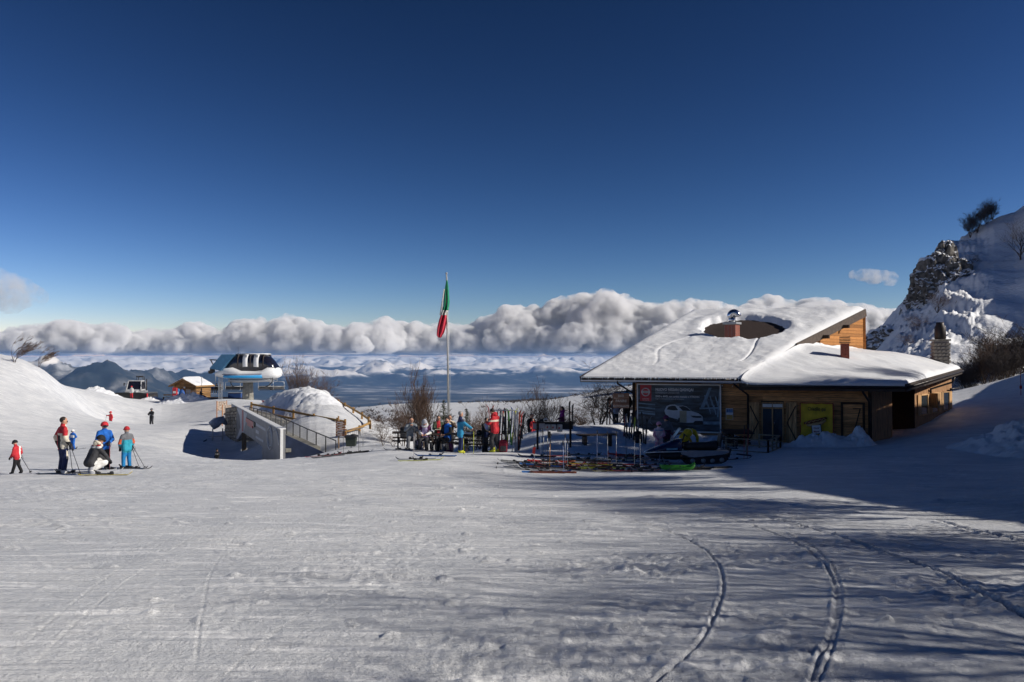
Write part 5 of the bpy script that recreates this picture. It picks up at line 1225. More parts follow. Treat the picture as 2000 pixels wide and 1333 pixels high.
def groomer():
    D = 106.0; b = G(264, D); t = thing('snow_groomer', 'white snow groomer with black blade and tracks parked on the brow', 'snow groomer', b, R(4)); GW = mat('groomer_white', (.50, .50, .50), .35); 
    MB().box((0, .5, .95), (1.7, 3.6, .7), bev=.1).build('chassis', GREYM, t)
    for sx in (-1, 1):
        tk = MB(); P = [(-1.7, .25), (-1.4, .02), (1.6, .02), (2.0, .3), (2.0, .7), (1.6, .95), (-1.4, .95), (-1.75, .6)]
        tk.prism([(y + .5, z) for y, z in P], sx * 1.55 - .55, sx * 1.55 + .55, 'x'); tr = tk.build('track', BLK, t)
        for k in range(9): MB().box((sx * 1.55, -1.0 + k * .42, .99), (1.12, .05, .08)).build('grouser', GREYM, tr)
        for k in range(4): MB().tube([(sx * 1.55 - .57 * 1, -.6 + k * .75, .42), (sx * 1.55 + .57, -.6 + k * .75, .42)], .32, 12).build('wheel', METD, tr)
    c = MB(); bt = [(-.98, -.55), (.98, -.55), (.98, 1.1), (-.98, 1.1)]; tp = [(-.86, -.15), (.86, -.15), (.86, 1.0), (-.86, 1.0)]
    def fr(z0, z1, k0, k1, mbx, inset=0):
        lo = [Vector((bt[i][0] + (tp[i][0] - bt[i][0]) * k0, bt[i][1] + (tp[i][1] - bt[i][1]) * k0, z0)) for i in range(4)]; hi = [Vector((bt[i][0] + (tp[i][0] - bt[i][0]) * k1, bt[i][1] + (tp[i][1] - bt[i][1]) * k1, z1)) for i in range(4)]
        mbx.add(lo + hi, [(0, 1, 2, 3), (7, 6, 5, 4), (0, 4, 5, 1), (1, 5, 6, 2), (2, 6, 7, 3), (3, 7, 4, 0)])
    m1 = MB(); fr(1.3, 1.5, 0, .1, m1); fr(2.55, 2.72, .95, 1.0, m1)
    for i in range(4):
        lo = Vector((bt[i][0], bt[i][1], 1.45)); hi = Vector((tp[i][0], tp[i][1], 2.6)); m1.bar(lo, hi, .12, .12)
    cab = m1.build('cab', GW, t); m2 = MB(); fr(1.45, 2.6, .08, .96, m2); o = m2.build('windows', LG, cab); o.scale = (.97, .985, 1)
    MB().box((0, -1.05, 1.22), (1.6, .9, .3), bev=.1).build('hood', GW, t)
    bl = MB(); 
    U = np.linspace(-1, 1, 13); sec = [(-2.15, .08), (-2.0, .3), (-1.95, .6), (-2.05, .95), (-2.12, 1.1)]
    vs = []; fs = []
    for u in U:
        for (y, z) in sec: vs.append(Vector((u * 2.35, y - .25 * max(0, abs(u) - .7), z * (1 if abs(u) < .75 else .9))))
    k = len(sec)
    for i in range(12):
        for j in range(k - 1): fs.append((i * k + j, i * k + j + 1, (i + 1) * k + j + 1, (i + 1) * k + j))
    bl.add(vs, fs, True); o = bl.build('blade', BLK, t); md = o.modifiers.new('s', 'SOLIDIFY'); md.thickness = .08
    for sx in (-1, 1): MB().box((sx * 2.42, -2.05, .55), (.05, .35, .95), bev=.01).build('blade_wing', BLK if sx < 0 else mat('mat_red', (.5, .03, .04)), o)
    rk = MB(); rk.tube([(.1, .2, 2.72), (.1, .2, 3.15), (.85, .3, 3.2), (.95, .3, 2.72)], .05); rk.tube([(.1, .8, 2.72), (.1, .8, 3.15), (.85, .8, 3.2), (.95, .8, 2.72)], .05)
    for k in range(5): rk.box((.12 + .19 * k, .1, 3.25), (.14, .14, .18), bev=.03)
    rk.build('lamp_rack', METD, t)
    for sx in (-1, 1):
        m = MB(); m.tube([(sx * .95, -.3, 2.2), (sx * 1.25, -.5, 2.3)], .03); m.box((sx * 1.28, -.52, 2.2), (.14, .06, .4), bev=.02); m.build('mirror', BLK, t)
    MB().tube([(1.15, .9, 1.3), (1.15, .9, 2.9)], .07, 8).build('exhaust', METD, t)
groomer()

# ------------------------------------------------------------------ ramp with its printed parapet, stone walls, fences
def ramp():
    FA = W(452.5, 789, 60.0); NE = W(548, 839.5, 40.0); FA.z = NE.z = (FA.z + NE.z) / 2
    d = NE - FA; L = d.length; d.normalize(); nn = Vector((d.y, -d.x, 0));
    if nn.y > 0: nn = -nn
    base = Vector((FA.x, FA.y, FA.z - 3.0)); rz = math.atan2(d.y, d.x); t = thing('ramp_parapet', 'grey printed parapet of the covered ramp descending towards the run', 'parapet', base, rz)
    def sz(px, py):                                                  # point of the parapet's face
        k = (px - CX) / F; s = (k * FA.y - FA.x) / (d.x - k * d.y); D = FA.y + d.y * s; return s, W(px, py, D).z - base.z
    def poly(pts, y0, y1, m, name, par=None): MBx = MB(); MBx.prism([sz(a, b) for a, b in pts], y0, y1, 'y'); return MBx.build(name, m, par or t)
    sgn = -1 if (Matrix.Rotation(rz, 3, 'Z') @ Vector((0, -1, 0))).dot(nn) > 0 else 1
    PG = mat('parapet_grey', (.20, .203, .215), .6, 0, .10, 1.2); PW = mat('parapet_pale', (.40, .42, .46), .6, 0, .06, 2); PM = mat('parapet_mid', (.13, .133, .145), .6, 0, .3, 2.5)
    body = poly([(452.5, 789), (548, 839.5), (548, 900), (514, 900), (514, 873), (494, 857.6), (479, 847), (474, 845), (466, 859), (456, 856)], 0, .28, PG, 'panel')
    f = -.012
    poly([(453.5, 791), (476, 802.5), (484, 808), (478, 845), (474, 844), (466, 857.5), (457, 855)], f, 0, PW, 'pale_field')
    poly([(459, 808), (464, 799), (469, 812), (471, 836), (465, 853), (460, 846), (457, 830)], 2 * f, f - .001, PM, 'picture')
    poly([(474, 800.5), (477, 802), (477, 843), (474, 843)], 2 * f, f - .001, mat('strip_red', (.38, .12, .12), .6), 'red_strip')
    poly([(483, 816), (498, 825), (498, 833), (483, 824)], 6 * f, f, mat('strip_red2', (.40, .10, .10), .5), 'display_box'); poly([(486, 826), (496, 831.5), (496, 837), (486, 831)], 6 * f, f, mat('strip_red2', (.4, .1, .1)), 'display_box')
    poly([(498, 824.5), (500, 826), (500, 835), (498, 834)], 6 * f, f, BLK, 'display_side')
    for (a, b, c, e) in ((501, 826, 520, 843), (501, 839, 507, 849), (501, 851, 516, 865)): poly([(a, b), (c, b + (c - a) * .62), (c, e), (a, e - (c - a) * .62)], f, 0, PW, 'print_block')
    for (rr, ww) in ((1.0, .05), (.7, .04)):
        g = MB(); c_, z_ = sz(529, 856); g.tube([(c_ + .9 * rr * math.cos(a), f, z_ + .62 * rr * math.sin(a)) for a in np.linspace(0, 2 * math.pi, 25)], ww, 5, cap=False); g.build('goggle_print', PW, t)
    g = MB(); c_, z_ = sz(540, 872); g.tube([(c_ + 1.1 * math.cos(a), f, z_ + .9 * math.sin(a)) for a in np.linspace(.2, 2.2, 14)], .04, 5); g.build('swirl_print', PW, t)
    s1, z1 = sz(548, 839.5); MB().box((s1 + .03, .08, z1 - .9), (.06, .14, 1.85)).build('end_post', WHITE, t)
    MB().bar((0, .14, sz(452.5, 789)[1] + .03), (s1, .14, z1 + .03), .32, .05).build('coping', WHITE, t)
    # raking struts under it
    s_, z_ = sz(475, 846); MB().bar((s_, .1, z_), (s_ + .6, .05, z_ - 2.9), .3, .3).build('strut', wood('strut_wood', (.16, .12, .08), 2), t)
    MB().bar((s_ - 5.5, .6, z_ + .9), (s_ - 5.9, .5, z_ - 1.2), .25, .25).build('strut', wood('strut_wood', (.16, .12, .08)), t)
    # deck of the ramp behind the parapet
    MB().box((s1 / 2, 1.2, z1 - 1.1), (s1, 1.8, .2)).build('deck', CONC, t)
    # navy side sheet below the railing
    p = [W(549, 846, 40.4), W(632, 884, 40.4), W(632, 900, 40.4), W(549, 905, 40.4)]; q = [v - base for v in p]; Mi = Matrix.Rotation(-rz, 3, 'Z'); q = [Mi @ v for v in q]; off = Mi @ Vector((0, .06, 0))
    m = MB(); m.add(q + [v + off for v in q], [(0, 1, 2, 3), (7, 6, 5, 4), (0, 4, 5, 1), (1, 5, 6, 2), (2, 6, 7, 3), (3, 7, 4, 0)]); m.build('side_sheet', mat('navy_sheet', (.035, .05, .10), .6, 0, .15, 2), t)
ramp()
def railing_line(pts, label, name, m, h=1.05, bars=True, posts_every=1.3):
    """metal railing along a chain of points given at the top rail"""
    b = pts[-1] - Vector((0, 0, h)); t = thing(name, label, 'railing', b); P = [p - b for p in pts]
    for a, c in zip(P[:-1], P[1:]):
        MB().bar(a, c, .045, .045).build('top_rail', m, t); MB().bar(a - Vector((0, 0, h - .08)), c - Vector((0, 0, h - .08)), .04, .04).build('bottom_rail', m, t)
        n = max(1, round((c - a).length / posts_every))
        for k in range(n + 1 if c is P[-1] else n): p = a.lerp(c, k / n); MB().bar(p + Vector((0, 0, .01)), p - Vector((0, 0, h + .25)), .05, .05).build('post', m, t)
        if bars:
            g = MB(); nb = int((c - a).length / .12)
            for k in range(nb): p = a.lerp(c, (k + .5) / nb); g.tube([p, p - Vector((0, 0, h - .08))], .006, 4, cap=False)
            o = g.build('pickets', GALV, t); o['kind'] = 'stuff'
    return t
railing_line([W(488, 796, 57), W(520, 803, 53), W(560, 820, 48), W(600, 838, 44.5), W(656, 861, 41)], 'dark metal picket railing running down beside the printed parapet', 'metal_railing', mat('rail_dark', (.06, .06, .065), .5, .5))
def stone_wall(p0, p1, h, label, seed, taper=True):
    d = p1 - p0; d.z = 0; L = d.length; rz = math.atan2(d.y, d.x); t = thing('stone_wall', label, 'stone wall', p0, rz); r = random.Random(seed)
    def top(s): return h * (1 - s / L * .75) if taper else h
    sl = (p1.z - p0.z) / L
    m = MB(); m.add([Vector((0, .05, -.5)), Vector((L, .05, sl * L - .5)), Vector((L, .05, sl * L + top(L))), Vector((0, .05, top(0))), Vector((0, .5, -.5)), Vector((L, .5, sl * L - .5)), Vector((L, .5, sl * L + top(L))), Vector((0, .5, top(0)))], [(0, 1, 2, 3), (7, 6, 5, 4), (0, 4, 5, 1), (1, 5, 6, 2), (2, 6, 7, 3), (3, 7, 4, 0)]); m.build('mortar_core', mat('wall_core', (.16, .145, .125), .95, 0, .2, 8), t)
    SM = [mat('wall_stone_%d' % i, c, .9, 0, .25, 9, .4, 20) for i, c in enumerate(((.34, .29, .22), (.27, .23, .19), (.40, .35, .28)))]
    z = -.3
    while z < h:
        rh = r.uniform(.20, .32); s = r.uniform(-.2, 0)
        while s < L:
            w = r.uniform(.25, .5)
            if z + rh < top(max(s, 0)) + .05 and s > -.05:
                n = 6; pts = [(s + w / 2 + (w / 2 - .02) * math.cos(a) * r.uniform(.88, 1.05) * 1.1, z + rh / 2 + sl * s + (rh / 2 - .015) * math.sin(a) * r.uniform(.9, 1.08) * 1.15) for a in np.linspace(.3, 6.58, n, endpoint=False)]
                MB().prism(pts, -.03 - r.uniform(0, .05), .08, 'y').build('stone', SM[r.randrange(3)], t)
            s += w
        z += rh
stone_wall(W(470, 848, 56), W(604, 848, 53), 1.75, 'low wall of pale rounded stones below the wooden fence, behind the railing', 4)
stone_wall(W(438, 868, 60), W(462, 868, 57), 2.8, 'tall stone end wall under the far end of the printed parapet', 5, False)
WFE = wood('fence_wood', (.46, .27, .09), 0); WFP = wood('fence_post_wood', (.40, .23, .08), 2)
def rail_fence(pts, label, h=.95, n=None, low=True):
    b = pts[0] - Vector((0, 0, h)); t = thing('wooden_fence', label, 'fence', b); P = [p - b for p in pts]
    for i, p in enumerate(P): MB().bar(p + Vector((0, 0, .09)), p - Vector((0, 0, h + .3)), .13, .13, bev=.01).build('post', WFP, t)
    for a, c in zip(P[:-1], P[1:]):
        e = (c - a).normalized() * .05; o = Vector((0, -.085, 0))
        MB().bar(a - e + o + Vector((0, 0, -.06)), c + e + o + Vector((0, 0, -.06)), .05, .15, bev=.006).build('rail', WFE, t)
        if low: MB().bar(a - e + o + Vector((0, 0, -.55)), c + e + o + Vector((0, 0, -.55)), .05, .15, bev=.006).build('rail', WFE, t)
rail_fence([W(491, 788, 59), W(534, 796, 57), W(573, 803, 55), W(613, 811, 52.5), W(659, 819, 50), W(674, 822, 49.5)], 'long wooden rail fence climbing past the foot of the snow mound')
rail_fence([W(661, 783, 64), W(674, 789, 61), W(690, 798, 58), W(707, 808, 55.5), W(720, 817, 53), W(723, 825, 51)], 'wooden rail fence dropping down the right side of the mound')
rail_fence([W(723, 824, 51), W(702, 834, 48.5), W(675, 841, 46)], 'short wooden rail fence closing the corner beside the signpost')
def signpost():
    b = G(661, 41.8); t = thing('signpost', 'slender wooden signpost with six brown direction boards', 'signpost', b); top = W(661, 813, 41.8).z - b.z
    MB().tube([(0, 0, -.3), (0, 0, top)], .045, 8).build('post', wood('sign_post_wood', (.24, .15, .08), 2), t); bw = wood('sign_board_wood', (.26, .105, .045), 0); q = 41.8 / F
    for k in range(6):
        z = (W(661, 825 + 4.95 * k, 41.8).z - b.z); r = MB(); x0, x1 = -.13, .42; r.prism([(x0, z - .062), (x1 - .06, z - .062), (x1, z), (x1 - .06, z + .062), (x0, z + .062)], -.075, -.05, 'y'); bd = r.build('direction_board', bw, t)
        MB().box((x0 + .22, -.078, z), (.34 - .05 * (k % 3), .004, .03)).build('lettering_strip', INK, bd)
signpost()
def barrier():
    a = G(660, 40.6); c = G(709, 40.2); h = .95; t = thing('crowd_barrier', 'galvanised crowd barrier standing by the signpost', 'barrier', a); L = c - a; b = Vector((0, 0, h))
    f = MB(); f.tube([Vector((0, 0, .05)), b * .93, L * .03 + b, L * .97 + b, L + b * .93, L + Vector((0, 0, .0))], .02, 6); f.tube([Vector((0, 0, .22)), L + Vector((0, 0, .22))], .016, 6); f.build('frame', GALV, t)
    g = MB()
    for k in range(1, 12): g.tube([L * (k / 12) + Vector((0, 0, .22)), L * (k / 12) + b], .008, 4)
    o = g.build('bars', GALV, t)
    for k in (.1, .9): MB().bar(L * k + Vector((0, -.25, .0)), L * k + Vector((0, .25, .0)), .03, .03).build('foot', GALV, t)
    bb = G(686, 39.6); t = thing('litter_bin', 'black rectangular litter bin with a bag over its rim by the barrier', 'bin', bb); MB().prism([(-.22, .10), (.22, .10), (.27, .58), (-.27, .58)], -.2, .2, 'y').build('body', mat('bin_green', (.03, .04, .03), .6), t); m = MB(); m.box((0, 0, .60), (.62, .5, .10), bev=.03); m.sphere((.12, -.05, .66), (.16, .12, .07), 8, 5); m.build('bag_rim', BLK, t); MB().bar((0, 0, -.1), (0, 0, .12), .06, .06).build('stand', GALV, t)
barrier()
def tarp_frame():
    b = G(425, 58); t = thing('covered_snow_lance', 'tarpaulin covered machine on a tubular stand beside the stone end wall', 'machine', b, .3)
    m = MB(); m.tube([(-.45, 0, 1.1), (-.1, 0, 1.35), (.35, 0, 1.55), (.62, .1, 1.2)], [.34, .40, .30, .12], 12); m.build('tarp', mat('tarp_grey', (.16, .21, .30), .6, 0, .3, 4), t); m = MB()
    for sx in (-.35, .35): m.tube([(sx, -.3, 0), (sx, -.2, .9), (sx, .2, .9), (sx, .3, 0)], .03)
    m.tube([(-.6, -.3, .35), (.6, -.3, .35)], .03); m.build('stand', GALV, t)
    MB().tube([(-.75, -.2, .1), (-.95, -.5, .0)], .04).build('hose', BLK, t)
    for k, (px, D, lb) in enumerate(((433, 66, 'leaning orange-edged notice board at the head of the ramp, the upper one'), (444, 63, 'leaning orange-edged notice board at the head of the ramp, the lower one'))):
        p = G(px, D); t = thing('notice_board', lb, 'notice board', p, R(50)); hz = W(px, 783 + 7 * k, D).z - p.z
        MB().box((0, 0, hz - .45), (.9, .04, .8), bev=.01).build('board', mat('notice_pale', (.38, .30, .24), .7, 0, .5, 7), t); e = MB()
        for sx in (-.45, .45): e.bar((sx, 0, -.2), (sx, 0, hz), .06, .06)
        e.build('post', mat('notice_orange', (.36, .15, .06), .7), t)
tarp_frame()
# flagpole
def flagpole():
    b = G(877.5, 39.0); t = thing('flagpole', 'tall thin metal flagpole rising behind the picnic tables', 'flagpole', b); top = W(872, 536, 39.0) - b
    MB().tube([(0, 0, -.3), top * .5, top], [.065, .055, .035], 10).build('pole', mat('pole_metal', (.50, .49, .46), .45, .4), t); MB().sphere(top + Vector((0, 0, .04)), .06, 8, 6).build('finial', GREYM, t); MB().tube([top * .985 + Vector((.06, -.05, 0)), top * .4 + Vector((.13, -.05, 0)), top * .12 + Vector((.09, -.05, 0))], .006, 4).build('halyard', WHITE, t)
    # hanging flag, folded by still air
    q = 39.0 / F; f0 = b + top; n, m_ = 60, 30
    fl = thing('flag', 'limp green white and red flag hanging from the top of the pole', 'flag', f0)
    zt, zb = (HOR - 548) * q, (HOR - 660) * q
    LFT = [(548, 872), (563, 869), (580, 867.5), (600, 866), (612, 862.5), (625, 858), (640, 854.5), (655, 853.5), (660, 857)]; RGT = [(548, 874), (563, 876), (590, 878), (606, 877), (612, 873), (620, 874), (640, 871), (650, 868), (660, 862)]
    V = np.linspace(0, 1, n); ys = 548 + V * (660 - 548); L_ = np.interp(ys, [p[0] for p in LFT], [p[1] for p in LFT]); Rr = np.interp(ys, [p[0] for p in RGT], [p[1] for p in RGT])
    U = np.linspace(0, 1, m_); pxs = L_[:, None] + (Rr - L_)[:, None] * U[None]; X = (pxs - 872) * q; Z = np.repeat(((HOR - ys) * q - f0.z)[:, None], m_, 1)
    Y = -.07 + .11 * np.sin(U[None] * 13 + V[:, None] * 3) * (.3 + .7 * np.sin(V[:, None] * 3.1))
    me = grid_mesh('cloth', np.stack([X, Y, Z], -1)); GR = mat('flag_green', (.015, .25, .12), .7, 0, .12, 6); WH = mat('flag_white', (.62, .60, .56), .7); RD = mat('flag_red', (.60, .04, .07), .7, 0, .12, 6)
    # three lengths of cloth as parts
    co = np.stack([X, Y, Z], -1)
    b1 = np.interp(U, [0, 1], [613, 609]); 
    i1 = int((608 - 548) / 112 * (n - 1)); i2 = int((617 - 548) / 112 * (n - 1))
    bpy.data.meshes.remove(me)
    for nm, a, c, mm in (('green_field', 0, i1, GR), ('white_field', i1, i2, WH), ('red_field', i2, n - 1, RD)):
        me = grid_mesh(nm, co[a:c + 1]); o = link(nm, me, fl, mm); md = o.modifiers.new('s', 'SOLIDIFY'); md.thickness = .012
    w = MB(); w.tube([(X[int(n * .15), 0] - .02, -.12, Z[int(n * .15), 0]), (X[i1, 0] - .03, -.12, Z[i1, 0]), (X[i2, 0] - .01, -.12, Z[i2, 0])], [.03, .07, .05], 6); w.build('white_fold', WH, fl)
flagpole()
# ------------------------------------------------------------------ people
def fab(name, col): return mat('cloth_' + name, col, .75, 0, .2, 7, .7, 14, .25)
SKIN = mat('skin', (.50, .27, .18), .55, 0, .08, 10); HAIRD = mat('hair_dark', (.025, .017, .012), .6, 0, .3, 30); HAIRG = mat('hair_grey', (.32, .31, .30), .6, 0, .2, 30)
CL = {k: fab(k, c) for k, c in dict(black=(.018, .018, .02), char=(.045, .045, .05), red=(.50, .03, .04), white=(.72, .71, .68), cream=(.66, .60, .48), blue=(.015, .13, .50), navy=(.02, .03, .09), teal=(.03, .30, .40), tealb=(.015, .18, .42), grey=(.15, .155, .17),
      orange=(.62, .12, .05), lilac=(.44, .36, .56), pink=(.66, .32, .42), pinkw=(.70, .56, .60), purple=(.18, .02, .17), plum=(.09, .02, .07), yellow=(.66, .46, .02), brown=(.085, .055, .04), dgreen=(.06, .08, .05), cyan=(.03, .25, .45), camo=(.20, .22, .24), maroon=(.22, .02, .04), lime=(.62, .62, .05), skyw=(.40, .48, .62), greyl=(.35, .36, .40)).items()}
LENS = mat('lens', (.01, .01, .012), .08, 0, .1, 5, spec=.8)
STAND = dict(hip=(0, 0, .50), chest=(0, .0, .70), neck=(0, .0, .81), head=(0, .012, .898), shL=(-.100, 0, .768), shR=(.100, 0, .768), elL=(-.145, -.02, .62), elR=(.145, -.02, .62), wrL=(-.14, .06, .49), wrR=(.14, .06, .49),
             hpL=(-.05, 0, .49), hpR=(.05, 0, .49), knL=(-.062, .02, .27), knR=(.062, .02, .27), anL=(-.07, -.005, .045), anR=(.07, -.005, .045), toL=(-.082, .085, .022), toR=(.082, .085, .022))
SIT = dict(STAND, hip=(0, 0, .31), chest=(0, .01, .52), neck=(0, .02, .635), head=(0, .04, .73), shL=(-.1, .01, .605), shR=(.1, .01, .605), elL=(-.14, .04, .45), elR=(.14, .04, .45), wrL=(-.06, .16, .42), wrR=(.06, .16, .42),
           hpL=(-.05, 0, .30), hpR=(.05, 0, .30), knL=(-.08, .25, .29), knR=(.08, .25, .29), anL=(-.085, .26, .045), anR=(.085, .26, .045), toL=(-.09, .35, .022), toR=(.09, .35, .022))
def person(loc, H, rz, label, cols, pose=None, fn=None, head='hair', hm=None, face=None, hyaw=0.0, fingers=True, vox=.024, long=0.0, group=None, bulk=1.0, acc=()):
    J = {k: Vector(v) * H for k, v in {**STAND, **(pose or {})}.items()}
    t = thing('person', label, 'person', loc, rz, group)
    pr = []
    def cap(a, b, ra, rb, key): pr.append((Vector(a), Vector(b), ra * H * bulk, rb * H * bulk, key))
    hip, chest, neck = J['hip'], J['chest'], J['neck']; ax = (chest - hip).normalized(); sd = (J['shR'] - J['shL']).normalized()
    for s in (-1, 1):
        cap(hip + sd * s * .038 * H, chest + sd * s * .045 * H, .070, .076, 'jacket')
    cap(chest, neck - ax * .03 * H, .085, .055, 'jacket'); cap(J['shL'], J['shR'], .043, .043, 'jacket'); cap(neck - ax * .005 * H, neck + ax * .012 * H, .050, .047, 'jacket')
    for s in 'LR': cap(neck - ax * .015 * H, J['sh' + s], .046, .042, 'jacket')
    cap(J['hpL'], J['hpR'], .070, .070, 'pants')
    for s in (-1, 1): cap(hip + sd * s * .04 * H - ax * (.01 + long) * H, hip + sd * s * .04 * H + ax * .06 * H, .078, .074, 'jacket')
    for s in 'LR':
        cap(J['sh' + s], J['el' + s], .046, .038, 'sleeve'); cap(J['el' + s], J['wr' + s], .039, .030, 'sleeve')
        cap(J['hp' + s], J['kn' + s], .064, .050, 'pants'); cap(J['kn' + s], J['an' + s] + Vector((0, 0, .03 * H)), .050, .044, 'pants')
        cap(J['an' + s] + Vector((0, 0, .05 * H)), J['an' + s], .042, .044, 'boots'); cap(J['an' + s] + Vector((0, 0, -.008 * H)), J['to' + s], .034, .026, 'boots')
    hd = J['head']; up = (hd - neck).normalized(); Rh = Matrix.Rotation(hyaw, 3, 'Z'); fw = Rh @ Vector((0, 1, 0)); fw = (fw - up * fw.dot(up)).normalized(); sx = fw.cross(up)
    cap(neck - ax * .02 * H, hd - up * .03 * H, .036, .034, 'skin'); cap(hd - up * .018 * H + fw * .004 * H, hd + up * .022 * H, .051, .053, 'skin'); cap(hd - up * .03 * H + fw * .018 * H, hd - up * .036 * H + fw * .022 * H, .033, .028, 'skin')
    cap(hd + fw * .048 * H - up * .004 * H, hd + fw * .056 * H - up * .014 * H, .009, .011, 'skin')
    for s in (-1, 1): cap(hd + sx * s * .047 * H - up * .01 * H, hd + sx * s * .05 * H + up * .008 * H, .010, .012, 'skin')
    mb = MB()
    for a, b, ra, rb, k in pr: mb.capsule(a, b, ra, rb, 9)
    o = link('body', mb.mesh('body', True), t)
    md = o.modifiers.new('r', 'REMESH'); md.mode = 'VOXEL'; md.voxel_size = vox; md.use_smooth_shade = True
    m2 = o.modifiers.new('s', 'SMOOTH'); m2.iterations = 3; m2.factor = .5
    dg = bpy.context.evaluated_depsgraph_get(); me = bpy.data.meshes.new_from_object(o.evaluated_get(dg)); o.modifiers.clear(); old = o.data; o.data = me; bpy.data.meshes.remove(old)
    n = len(me.polygons); c = np.empty(n * 3, np.float32); me.polygons.foreach_get('center', c); c = c.reshape(-1, 3)
    best = np.full(n, 1e9); idx = np.zeros(n, int); keys = ['jacket', 'sleeve', 'pants', 'boots', 'skin', 'x1', 'x2', 'x3']
    for a, b, ra, rb, k in pr:
        A = np.array(a); B = np.array(b); ab = B - A; tt = np.clip(((c - A) @ ab) / max(ab @ ab, 1e-9), 0, 1); d = np.linalg.norm(c - A - tt[:, None] * ab, axis=1) - (ra + (rb - ra) * tt)
        d = d - (.012 * H if k == 'jacket' else 0) - (.006 * H if k == 'sleeve' else 0)
        m = d < best; best[m] = d[m]; idx[m] = keys.index(k)
    if fn is not None: idx = fn(c / H, idx)
    me.materials.clear()
    for k in keys:
        v = cols.get(k, cols.get('jacket') if k == 'sleeve' else None); me.materials.append(SKIN if k == 'skin' else CL.get(v, CL['black']))
    me.polygons.foreach_set('material_index', idx.astype(np.int32)); me.polygons.foreach_set('use_smooth', np.ones(n, bool)); me.update()
    # gloved or bare hands with bent fingers
    gm = CL.get(cols.get('gloves'), None); gm = SKIN if gm is None else gm
    if fingers:
        for s in 'LR':
            w = J['wr' + s]; d = (w - J['el' + s]).normalized(); sgn = -1 if s == 'L' else 1; sv = d.cross(Vector((0, 0, 1))); sv = sv.normalized() if sv.length > .1 else Vector((1, 0, 0)); nv = d.cross(sv)
            g = MB(); k = H * (1.25 if gm is not SKIN else 1.0); g.capsule(w, w + d * .035 * k, .017 * k, .021 * k, 8)
            for f, L in ((-1.5, .030), (-.5, .036), (.5, .034), (1.5, .027)):
                b0 = w + d * .045 * k + sv * f * .0105 * k; b1 = b0 + d * L * .6 * k + nv * .008 * k; b2 = b1 + (d * .3 + nv * .8).normalized() * L * .6 * k; g.tube([b0, b1, b2], [.0072 * k, .0068 * k, .005 * k], 6)
            th = w + d * .015 * k + sv * (-sgn) * .018 * k; g.tube([th, th + (d * .5 + sv * (-sgn)).normalized() * .026 * k, th + (d * .9 + sv * (-sgn) * .6 + nv * .3).normalized() * .044 * k], [.009 * k, .008 * k, .006 * k], 6)
            g.build('glove' if gm is not SKIN else 'hand', gm, t)
    # headgear
    Mh = Matrix((sx, fw, up)).transposed(); hc = hd + up * .012 * H
    def shell(r, cut, m, name, sh=(1, 1.08, 1.08), lift=0.0):
        g = MB(); nn, mm = 14, 8; vs = []; fs = []
        for i in range(mm + 1):
            th = cut * i / mm
            for k in range(nn):
                ph = 2 * math.pi * k / nn; lowf = 1.0 - .22 * (math.sin(ph) > .3) * (i == mm)
                vs.append(hc + Mh @ Vector((r * sh[0] * math.sin(th) * math.cos(ph), r * sh[1] * math.sin(th) * math.sin(ph) - .006 * H, r * sh[2] * math.cos(th) * lowf + lift)))
        for i in range(mm):
            for k in range(nn): fs.append((i * nn + k, (i + 1) * nn + k, (i + 1) * nn + (k + 1) % nn, i * nn + (k + 1) % nn))
        g.add(vs, fs, True); o = g.build(name, m, t); md = o.modifiers.new('s', 'SOLIDIFY'); md.thickness = .012; return o
    hmat = CL.get(hm, None) if isinstance(hm, str) else hm
    if head == 'hair':
        g = MB(); hh = hmat or HAIRD; g.sphere(hc - fw * .014 * H + up * .012 * H, (.055 * H, .056 * H, .055 * H), 12, 8, Mh); g.build('hair', hh, t)
    elif head == 'longhair':
        g = MB(); hh = hmat or HAIRD; g.sphere(hc - fw * .016 * H + up * .012 * H, (.058 * H, .058 * H, .057 * H), 12, 8, Mh); g.tube([hc - fw * .03 * H, hc - fw * .045 * H - up * .08 * H, hc - fw * .04 * H - up * .14 * H], [.05 * H, .058 * H, .03 * H], 10); g.build('hair', hh, t)
    elif head == 'helmet':
        o = shell(.075 * H, 1.75, hmat or CL['black'], 'helmet'); g = MB(); g.sphere(hc + fw * .066 * H - up * .004 * H, (.05 * H, .022 * H, .026 * H), 12, 6, Mh); g.build('goggles', LENS, t)
    elif head == 'beanie':
        shell(.067 * H, 1.62, hmat or CL['red'], 'beanie', (1, 1.05, 1.25)); g = MB(); g.tube([hc + Mh @ Vector((.066 * H * math.cos(a), .07 * H * math.sin(a) - .004 * H, .004 * H)) for a in np.linspace(0, 6.2832, 17)], .010 * H, 6, cap=False); g.build('beanie_brim', hmat or CL['red'], t)
    if face == 'shades':
        g = MB()
        for s in (-1, 1): g.sphere(hc + fw * .052 * H + sx * s * .021 * H - up * .010 * H, (.017 * H, .008 * H, .012 * H), 8, 5, Mh)
        g.bar(hc + fw * .054 * H - sx * .045 * H - up * .008 * H, hc + fw * .054 * H + sx * .045 * H - up * .008 * H, .004 * H, .004 * H); g.build('sunglasses', LENS, t)
    elif face != 'none' and head not in ('helmet',):
        g = MB()
        for s in (-1, 1): g.sphere(hc + fw * .049 * H + sx * s * .019 * H - up * .010 * H, (.006 * H, .004 * H, .004 * H), 6, 4, Mh)
        g.build('eyes', HAIRD, t)
